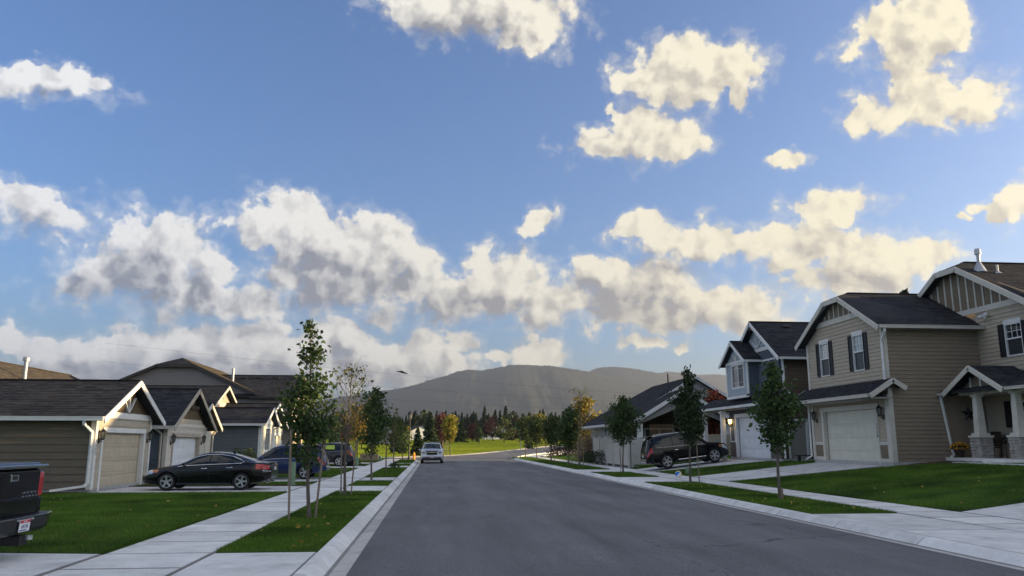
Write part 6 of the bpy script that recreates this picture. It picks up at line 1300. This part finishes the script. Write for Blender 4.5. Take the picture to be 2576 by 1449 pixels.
def conifer(name, m, H, W, n, lsize, seed, skirt=.1):
    random.seed(seed); r = E(name, (0, 0, 0), 'x', 'tree', world=False); MB().tube([(0, 0, 0), (0, 0, H * .97)], [H * .018, .02], 7).build('trunk', 'bark_dark', r); C = []
    lev = 22
    for k in range(lev):
        f = k / lev; z = H * (skirt + (1 - skirt) * f); rad = W * (1 - f) ** .9 * random.uniform(.72, 1.12) + .03
        for q in range(7):
            t = random.uniform(0, 6.28); rr = rad * random.uniform(.75, 1.12)
            for i in range(max(1, int(n / lev / 7 * (1.6 - f)))):
                u = random.random() ** .6; C.append((math.cos(t) * rr * u + random.gauss(0, .1 * rad), math.sin(t) * rr * u + random.gauss(0, .1 * rad), z - rr * u * .28 + random.gauss(0, .10)))
    link('crown', leaf_mesh(C, lsize, up=.2), 'leaf_' + m, r); return r
def put(proto, used, label, x, y, s, z=None, group=None, rz=None):
    o = proto if id(proto) not in used else copy_tree(proto); used.add(id(proto)); o.location = (x, y, (gz(x, y) if z is None else z) - .05); o.scale = (s, s, s * random.uniform(.93, 1.08)); o.rotation_euler = (0, 0, random.uniform(0, 6.28) if rz is None else rz); tag(o, label, 'tree', group); return o
used = set()
con = [conifer('conifer_tree', 'pine', 14, w_, 1700, .62, s) for s, w_ in ((1, 3.3), (2, 2.8), (3, 3.9))]
dk = [conifer('conifer_tree', 'dark', 9, 3.0, 2400, .50, 5, .12)]
rust = [broad('broadleaf_tree', ('rust', 'maroon'), 8, 3.4, 1500, .42, 11, 3), broad('broadleaf_tree', ('maroon', 'rust'), 8, 3.4, 1500, .42, 12)]
grn = [broad('broadleaf_tree', ('far', 'olive'), 8, 3.3, 1500, .42, 13), broad('broadleaf_tree', ('dark', 'far'), 8, 3.2, 1500, .42, 14)]
gold = [broad('broadleaf_tree', ('gold', 'olive'), 7, 2.8, 1200, .42, 15)]
red = [broad('broadleaf_tree', ('red', 'rust'), 5.4, 1.7, 1700, .26, 16)]
random.seed(3)
# (kind, picture column, distance, scale, label)
def colx(px, y): # x of a point at distance y that lies in picture column px at the horizon
    u = (px - 1288) / 2000; hx = math.cos(YAW) * u + math.sin(YAW) * math.cos(PITCH) + math.sin(YAW) * math.sin(PITCH) * .1946; hy = -math.sin(YAW) * u + math.cos(YAW) * math.cos(PITCH) + math.cos(YAW) * math.sin(PITCH) * .1946; return y * hx / hy
park = [(dk[0], 1083, 150, 1034, 'big dark evergreen with bare trunk standing left of the yellow junction tree'), (rust[0], 1112, 158, 1038, 'rusty red multi-stem tree between the big dark evergreen and the yellow tree'), (dk[0], 1003, 125, 1050, 'dark evergreen behind the street lamp'), (dk[0], 1160, 205, 1050, 'dark evergreen right of the yellow junction tree'),
        (rust[0], 1189, 215, 1062, 'orange-red tree peeking above dark shrubs at the field edge'), (grn[1], 1205, 185, 1078, 'low round dark tree on the field in the centre'), (rust[1], 1240, 215, 1048, 'broad maroon tree near the centre of the field edge'), (grn[0], 1268, 195, 1050, 'green tree with sunlit flank left of the street sign'),
        (rust[1], 1300, 210, 1052, 'dark maroon tree behind the street sign'), (grn[0], 1322, 190, 1055, 'yellow-green tree behind the street sign corner tree'), (rust[0], 1345, 205, 1045, 'russet tree behind the yellow far tree'), (rust[0], 1400, 175, 1059, 'pinkish brown tree right of the yellow far tree'), (grn[0], 1405, 230, 1062, 'pale green tree in the right part of the field edge'),
        (gold[0], 1455, 140, 1048, 'golden tree behind the sparse birch on the right'), (rust[1], 1470, 150, 1080, 'small crimson tree beside the single-storey house'), (rust[0], 985, 190, 1063, 'rusty tree left of the street lamp'), (gold[0], 910, 150, 1055, 'golden tree behind the narrow dark verge tree'), (rust[0], 870, 165, 1050, 'faded red tree behind the half-bare verge tree'),
        (grn[1], 840, 140, 1060, 'dark green tree behind the grey SUV'), (gold[0], 1018, 210, 1066, 'yellowish tree beside the white far house'), (grn[0], 945, 170, 1058, 'olive tree behind the narrow dark verge tree on the left'), (grn[1], 1140, 225, 1056, 'dark rounded tree behind the yellow junction tree'), (grn[1], 1225, 230, 1058, 'dark tree behind the low round field tree'), (dk[0], 1283, 225, 1056, 'dark evergreen left of the sign among maroon trees'), (grn[1], 1370, 225, 1050, 'dark tree behind the yellow far tree'), (grn[1], 1435, 215, 1052, 'dark tree behind the golden right tree')]
HT = {id(o): h_ for l, h_ in ((con, 14), (dk, 9), (rust, 8.4), (grn, 8.4), (gold, 7.4)) for o in l}
for p, px, y, ty, lab in park: put(p, used, lab, colx(px, y), y, (CAM_H + (1112 - ty) * y / 2000 - gz(colx(px, y), y)) / HT[id(p)], group='park trees')
put(dk[0], used, 'small conical evergreen beside the silver SUV and hydrant', -2.2, 108, .42, group='park trees'); put(dk[0], used, 'short dark bush-like evergreen under the right yellow tree', 17.6, 150, .36, group='park trees')
put(red[0], used, 'fiery red maple seen between the porch posts of the blue-grey house', 21.3, 60.0, .84, .9, group=None)
put(gold[0], used, 'yellow-green tree top rising behind the black-roofed single-storey house', 18.5, 96, .95, .2)
for i in range(14): x_, y_ = random.uniform(38, 75), random.uniform(112, 235); put(random.choice((rust[0], grn[0], grn[1], dk[0])), used, 'park tree east of the field, behind the right-hand houses', max(x_, .34 * y_), y_, random.uniform(.7, 1.0), group='park trees east of the field')
n = 0
for row, (y0, cnt, s0) in enumerate(((262, 46, .78), (300, 48, .98), (345, 46, 1.18))):
    for k in range(cnt):
        px = 800 + 730 * (k + random.uniform(-.4, .4)) / cnt; y = y0 + random.uniform(-14, 14); ty = random.gauss(1045, 6) + 6 * (px < 1060) - row * 4; s = (CAM_H + (1112 - ty) * y / 2000 - gz(0, y)) / 14
        put(random.choice(con), used, 'dark conifer in the far woods ' + ('left of the street lamp' if px < 1025 else 'between the street lamp and yellow junction tree' if px < 1130 else 'between the yellow junction tree and street sign' if px < 1308 else 'right of the street sign'), colx(px, y), y, s, group='conifers in the woods')

for i, (x, y, s_) in enumerate(((39, 37.5, 1.2), (38.5, 39.2, 1.25), (40, 40.8, 1.25), (38.5, 42.2, 1.2), (41, 44, 1.2), (34, 54.5, .80), (35.5, 56.5, .84), (34, 58.5, .82), (35.5, 60.5, .84), (34, 62.5, .80), (35.5, 64.5, .82), (34.5, 66.5, .78))): put(con[i % 3], used, 'unseen conifer added behind the right-hand houses to shade the left fronts', x, y, s_, 1.0, group='unseen conifers added for shade')  # out-of-view conifers added to block low sun from the left house fronts
C = []
for i in range(16000):
    px = random.uniform(780, 1560); y = random.uniform(285, 370); x = colx(px, y); hh = 6.5 + 2.2 * math.sin(px * .031) + 1.5 * math.sin(px * .083 + 1); C.append((x, y, gz(x, y) + hh * random.random() ** .6))
stuff(tag(link('woodland_undergrowth', leaf_mesh(C, 1.3), 'leaf_pine'), 'dark undergrowth filling the woods behind the field', 'woods'))
# hedge shrubs and border plants
def shrub(label, x, y, rx, rz, m, n, z0=.2, ls=.07, name='shrub', shape=1.0):
    r = E(name, (x, y, z0), label, 'shrub', 'garden shrubs', world=False); C = []; mb = MB()
    for k in range(9): t = 6.28 * k / 9; mb.tube([(0, 0, 0), (math.cos(t) * rx * .4, math.sin(t) * rx * .4, rz * .8)], [.012, .004], 4)
    mb.build('stem', 'bark_dark', r)
    for i in range(n): v = Vector((random.gauss(0, 1), random.gauss(0, 1), abs(random.gauss(0, 1)))).normalized() * random.uniform(.6, 1.05); C.append((v.x * rx * (1 + .15 * math.sin(5 * v.y)), v.y * rx, .05 + v.z * rz * shape))
    link('foliage', leaf_mesh(C, ls), 'leaf_' + m, r); return r
shrub('low spreading dark green shrub left of the other, at the vinyl fence foot', 12.75, 65.3, 1.0, .85, 'shrub', 1600, .25)
shrub('low spreading dark green shrub nearest the vinyl fence corner', 13.0, 62.0, 1.35, .95, 'shrub', 2200, .25)
shrub('upright dark maroon barberry shrub behind the low green shrubs', 13.6, 68.5, 1.15, 2.1, 'maroon', 1800, .25)
shrub('tall pale straw ornamental grass clump by the fence end', 13.6, 72.5, 1.1, 2.3, 'straw', 1500, .3, .12)
shrub('dark rounded shrub mass beyond the corner lawn', 15.5, 96, 2.2, 1.4, 'maroon', 1500, .2, .14); shrub('dark shrub beside the maroon mass at the road bend', 18.5, 104, 2.0, 1.3, 'shrub', 1300, .2, .14)
shrub('small bright green conifer shrub left in the bed of the cream garage house', -11.3, 48.0, .5, 1.35, 'far', 700, .12, .09); shrub('small green conifer shrub right in the bed of the cream garage house', -11.3, 51.0, .55, 1.35, 'far', 700, .12, .09)
shrub('small round bush beside the green bin on the left lawn', -5.9, 61.4, .55, .5, 'shrub', 500, .14)
shrub('seedling at the foot of the fifth left verge tree', -2.6, 55.0, .35, .45, 'far', 120, .12, .12)
for x in (-13.9, -14.5): 
    r = shrub('%s flowering plant in the bed under the taupe wall' % ('low purple' if x > -14 else 'low reddish purple'), x, 28.95, .3, .32, 'far', 160, .14, .05, name='flower_plant'); C = [(random.gauss(0, .16), random.gauss(0, .12), random.uniform(.15, .36)) for _ in range(160)]; link('blossom', leaf_mesh(C, .05), 'flower_purple', r)
# potted mums
r = E('flower_pot', (21.45, 31.35, 1.2), 'dark pot of yellow mums on the porch edge beside the downspout', 'flower pot', world=False); MB().lathe([(.12, 0), (.19, .26), (.2, .3), (.17, .3), (.16, .24), (.001, .24)], 16).build('pot', 'pot', r, smooth=True)
C = [(lambda v: (v.x * .33, v.y * .33, .34 + abs(v.z) * .24))(Vector((random.gauss(0, 1), random.gauss(0, 1), random.gauss(0, 1))).normalized() * random.uniform(.7, 1)) for _ in range(700)]; link('foliage', leaf_mesh(C, .05), 'leaf_shrub', r); C = [(lambda v: (v.x * .35, v.y * .35, .36 + abs(v.z) * .26))(Vector((random.gauss(0, 1), random.gauss(0, 1), random.gauss(0, 1) + .5)).normalized()) for _ in range(260)]; link('blossom', leaf_mesh(C, .055), 'flower_yellow', r)
# porch things
st = MB(); R1, R2 = .36, .14
top = [(R1 if k % 2 == 0 else R2) for k in range(10)]; V_ = [(22.36 + top[k] * math.sin(k * math.pi / 5), 31.845, 2.98 + top[k] * math.cos(k * math.pi / 5)) for k in range(10)] + [(22.36, 31.76, 2.98), (22.36, 31.86, 2.98)]
st.raw(V_, [(k, (k + 1) % 10, 10) for k in range(10)] + [((k + 1) % 10, k, 11) for k in range(10)]); tag(st.build('barn_star', 'black_metal'), 'black metal barn star hung on the tan wall beside the porch', 'wall star')
r = E('porch_chair', (22.6, 31.0, 1.2), 'dark high-backed porch chair behind the first stone column', 'chair'); 
for n_, q in (('seat', (22.3, 22.85, 30.75, 31.3, 1.58, 1.64)), ('backrest', (22.82, 22.9, 30.75, 31.3, 1.66, 2.25)), ('leg', (22.32, 22.38, 30.77, 30.83, 1.2, 1.575)), ('leg', (22.32, 22.38, 31.22, 31.28, 1.2, 1.575)), ('leg', (22.83, 22.89, 30.77, 30.83, 1.2, 1.575)), ('leg', (22.83, 22.89, 31.22, 31.28, 1.2, 1.575)), ('armrest', (22.32, 22.81, 30.74, 30.80, 1.82, 1.86)), ('armrest', (22.32, 22.81, 31.25, 31.31, 1.82, 1.86))): MB().box(*q).build(n_, 'pot', r, bevel=.008)
r = E('plant_stand', (22.35, 29.85, 1.2), 'black wire plant stand with small finial between the porch columns', 'plant stand'); MB().lathe([(.2, 1.75), (.2, 1.78), (.001, 1.78)], 14, (22.35, 29.85, 0)).build('top', 'black_metal', r)
for k in range(3): t = k * 2.09; MB().tube([(22.35 + .16 * math.cos(t), 29.85 + .16 * math.sin(t), 1.75), (22.35 + .22 * math.cos(t), 29.85 + .22 * math.sin(t), 1.2)], .014, 6).build('leg', 'black_metal', r)
MB().lathe([(.05, 1.78), (.09, 1.86), (.05, 1.95), (.09, 1.97), (.02, 2.05), (.001, 2.1)], 10, (22.35, 29.85, 0)).build('finial', 'black_metal', r, smooth=True)
bn = E('side_bench', (19.6, 40.6, .9), 'low dark bench beside the brown side wall near the grey side door', 'bench'); MB().box(18.75, 20.3, 40.45, 40.75, 1.12, 1.17).build('seat', 'black_plastic', bn); MB().box(18.85, 18.93, 40.5, 40.7, .85, 1.119).build('leg', 'black_plastic', bn); MB().box(20.1, 20.18, 40.5, 40.7, .85, 1.119).build('leg', 'black_plastic', bn)
# ------------------------------------------------------------------ street furniture
r = E('street_lamp', (-2.5, 82.7, .12), 'tall black street lamp with lantern head on the left verge by the junction', 'street lamp')
MB().lathe([(.16, .1), (.16, .25), (.10, .4), (.075, .6), (.055, 4.1), (.06, 4.14), (.001, 4.14)], 12, (-2.5, 82.7, 0)).build('pole', 'black_metal', r, smooth=True)
MB().lathe([(.08, 4.14), (.16, 4.2), (.23, 4.62), (.22, 4.62), (.15, 4.22), (.06, 4.18)], 8, (-2.5, 82.7, 0)).build('lamp_glass', 'lamp_glass', r); MB().lathe([(.28, 4.62), (.26, 4.68), (.20, 4.86), (.06, 4.92), (.05, 5.02), (.001, 5.05)], 8, (-2.5, 82.7, 0)).build('lamp_cap', 'black_metal', r)
r = E('fire_hydrant', (-2.05, 84.6, .12), 'yellow-orange fire hydrant beside the street lamp', 'hydrant')
MB().lathe([(.17, .1), (.17, .16), (.11, .18), (.11, .55), (.15, .56), (.15, .6), (.12, .62), (.10, .74), (.04, .80), (.035, .86), (.001, .87)], 14, (-2.05, 84.6, 0)).build('barrel', 'hydrant_paint', r, smooth=True)
for a_, b_ in (((-.22, 0), (.22, 0)), ((0, -.2), (0, 0))): MB().tube([(-2.05 + a_[0], 84.6 + a_[1], .47), (-2.05 + b_[0], 84.6 + b_[1], .47)], .06, 10).build('outlet', 'hydrant_paint', r)
r = E('street_sign', (10.3, 96.4, .12), 'green street-name sign on a thin grey post at the right corner', 'sign'); MB().tube([(10.3, 96.4, 0), (10.22, 96.4, 3.45)], .04, 8).build('post', 'steel_post', r)
sg = MB().beam((9.55, 96.3, 3.58), (10.95, 96.5, 3.70), .03, .24).build('name_plate', 'sign_green', r); MB().beam((9.68, 96.285, 3.59), (10.0, 96.33, 3.617), .012, .10).build('lettering', 'plate_white', sg); MB().beam((10.08, 96.343, 3.624), (10.5, 96.40, 3.66), .012, .045).build('lettering', 'plate_white', sg); MB().beam((10.58, 96.412, 3.667), (10.8, 96.445, 3.687), .012, .09).build('lettering', 'plate_white', sg)
def pedestal(label, x, y, h, r_, z0=.12, cat='utility post'):
    o = MB().lathe([(r_ * 1.12, 0), (r_ * 1.12, .06), (r_, .08), (r_, h - .05), (r_ * .93, h - .01), (r_ * .7, h), (.001, h)], 14).build('utility_pedestal', 'utility_green', None, smooth=True); o.location = (x, y, z0); tag(o, label, cat, 'green utility pedestals'); return o
pedestal('rounded green utility pedestal on the mulch behind the black sedan', -5.62, 33.2, .92, .145); pedestal('green pedestal strapped beside the dark bin on the left', -5.62, 60.0, .62, .17); pedestal('pale green pedestal right of the brown utility box', -5.15, 79.2, .45, .13); pedestal('small green dome pedestal in the grass by the beach ball', 13.6, 42.6, .32, .16, .19)
r = E('utility_box', (-6.0, 78.6, .12), 'wide brown utility cabinet on the left lawn near the junction', 'utility box'); MB().box(-6.95, -5.3, 78.1, 79.1, .1, .66).build('cabinet', 'utility_box', r, bevel=.015); MB().box(-7.0, -5.25, 78.05, 79.15, .662, .73).build('lid', 'utility_box', r, bevel=.015)
r = E('waste_bin', (-6.0, 60.9, .12), 'dark square bin beside the strapped green pedestal', 'bin'); MB().box(-6.35, -5.7, 60.6, 61.2, .12, .68).build('body', 'black_plastic', r, bevel=.02); MB().box(-6.4, -5.65, 60.55, 61.25, .682, .73).build('lid', 'black_plastic', r, bevel=.015)
r = E('beach_ball', (11.2, 36.6, .38), 'blue, white and yellow beach ball hovering over the driveway', 'ball', world=False); m_ = ('ball_blue', 'ball_white', 'ball_yellow')
for k in range(6):
    mb = MB(); N_ = 5
    for i in range(9):
        for j in range(N_): la = -math.pi / 2 + math.pi * i / 8; lo = (k + j / (N_ - 1)) * math.pi / 3; mb.v.append((.155 * math.cos(la) * math.cos(lo), .155 * math.cos(la) * math.sin(lo), .155 * math.sin(la)))
    mb.f = [(i * N_ + j, i * N_ + j + 1, (i + 1) * N_ + j + 1, (i + 1) * N_ + j) for i in range(8) for j in range(N_ - 1)]; mb.fm = [0] * len(mb.f); mb.build('gore', m_[(k * 1) % 3], r, smooth='all')
r.rotation_euler = (.7, .5, .2)
# lime flag on the grey SUV window, far houses, wires, bird
o = MB().box(-7.75, -7.1, 59.17, 59.19, 1.33, 1.62).build('window_sign', 'lime'); tag(o, 'lime green paper in the window of the dark grey SUV', 'paper sign')
for lab, x, y, w, hh, rz, cc in (('small white house with a grey gable roof far beyond the street lamp', colx(1052, 240), 240, 7, 2.6, .3, 0), ('low white house half hidden by trees far on the left', colx(975, 200), 200, 8, 2.6, -.2, 1), ('pale house behind the maroon trees in the far centre', colx(1248, 245), 245, 8, 2.4, .1, 2)):
    r = E('far_house', (x, y, gz(x, y)), lab, 'house', 'houses beyond the field', rz=rz, world=False)
    MB().raw([(-w / 2, -3, 0), (w / 2, -3, 0), (w / 2, 3, 0), (-w / 2, 3, 0), (-w / 2, -3, hh), (w / 2, -3, hh), (w / 2, 3, hh), (-w / 2, 3, hh), (0, -3, hh + w * .24), (0, 3, hh + w * .24)], [(0, 1, 5, 8, 4), (2, 3, 7, 9, 6), (1, 2, 6, 5), (3, 0, 4, 7)]).build('wall', 'white_wall', r)
    for s in (-1, 1): MB().beam((s * w * .28, -3.4, hh + w * .115), (s * w * .28, 3.4, hh + w * .115), w * .66, .15, up=(s * .43, 0, .9)).build('roof', 'shingle', r)
    MB().box(-w * .3, w * .1, -3.06, -3.0, .1, 2.0).build('garage_door', 'door_white', r); MB().box(w * .2, w * .38, -3.06, -3.0, .9, 2.0).build('window', 'window_glass', r)
for i, (a_, b_) in enumerate((((-60, 150, 19.6), (75, 150, 9.0)), ((-60, 150, 16.2), (75, 150, 8.0)), ((-60, 150, 13.4), (75, 150, 6.6)))):
    P = [Vector(a_).lerp(Vector(b_), t / 20) - Vector((0, 0, 1.2 * math.sin(math.pi * t / 20))) for t in range(21)]
    tag(MB().tube(P, .014, 4).build('power_line', 'wire'), ('topmost', 'middle', 'lowest')[i] + ' overhead wire crossing before the mountain', 'wire', 'overhead wires')
bd = MB(); bd.tube([(-.26, 0, .06), (-.1, 0, .03), (.1, 0, -.02), (.26, 0, -.06)], [.008, .035, .035, .008], 8); bd.raw([(-.05, 0, .03), (.08, 0, 0), (.02, .28, .05), (-.06, .24, .06)], [(0, 1, 2, 3)]); bd.raw([(-.05, 0, .03), (.08, 0, 0), (.02, -.28, .05), (-.06, -.24, .06)], [(0, 1, 2, 3)])
bo = bd.build('bird', 'skin_dark', None, smooth=True); bo.location = (-1.48, 36, 1.8 + 3.09); tag(bo, 'small dark elongated shape gliding in the air before the clouds', 'bird')
stuff(tag(link('fallen_leaves', leaf_mesh(LITTER, .08, up=2.5), 'leaf_gold'), 'scattered yellow fallen leaves on the near lawns', 'leaves'))
# ------------------------------------------------------------------ haze: one closed box of thin air round everything
hm = bpy.data.materials.new('haze_air'); hm.use_nodes = True; hn = hm.node_tree; hn.nodes.remove(hn.nodes['Principled BSDF'])
pv = hn.nodes.new('ShaderNodeVolumePrincipled'); pv.inputs['Color'].default_value = (.70, .76, .88, 1); pv.inputs['Density'].default_value = HAZE_D; pv.inputs['Anisotropy'].default_value = .6
hn.links.new(pv.outputs[0], hn.nodes['Material Output'].inputs['Volume'])
hz = MB().box(-7500, 7500, -500, 7600, -3, 580).build('haze'); hz.data.materials.append(hm); stuff(tag(hz, 'thin pale evening haze veiling the mountains', 'haze'))
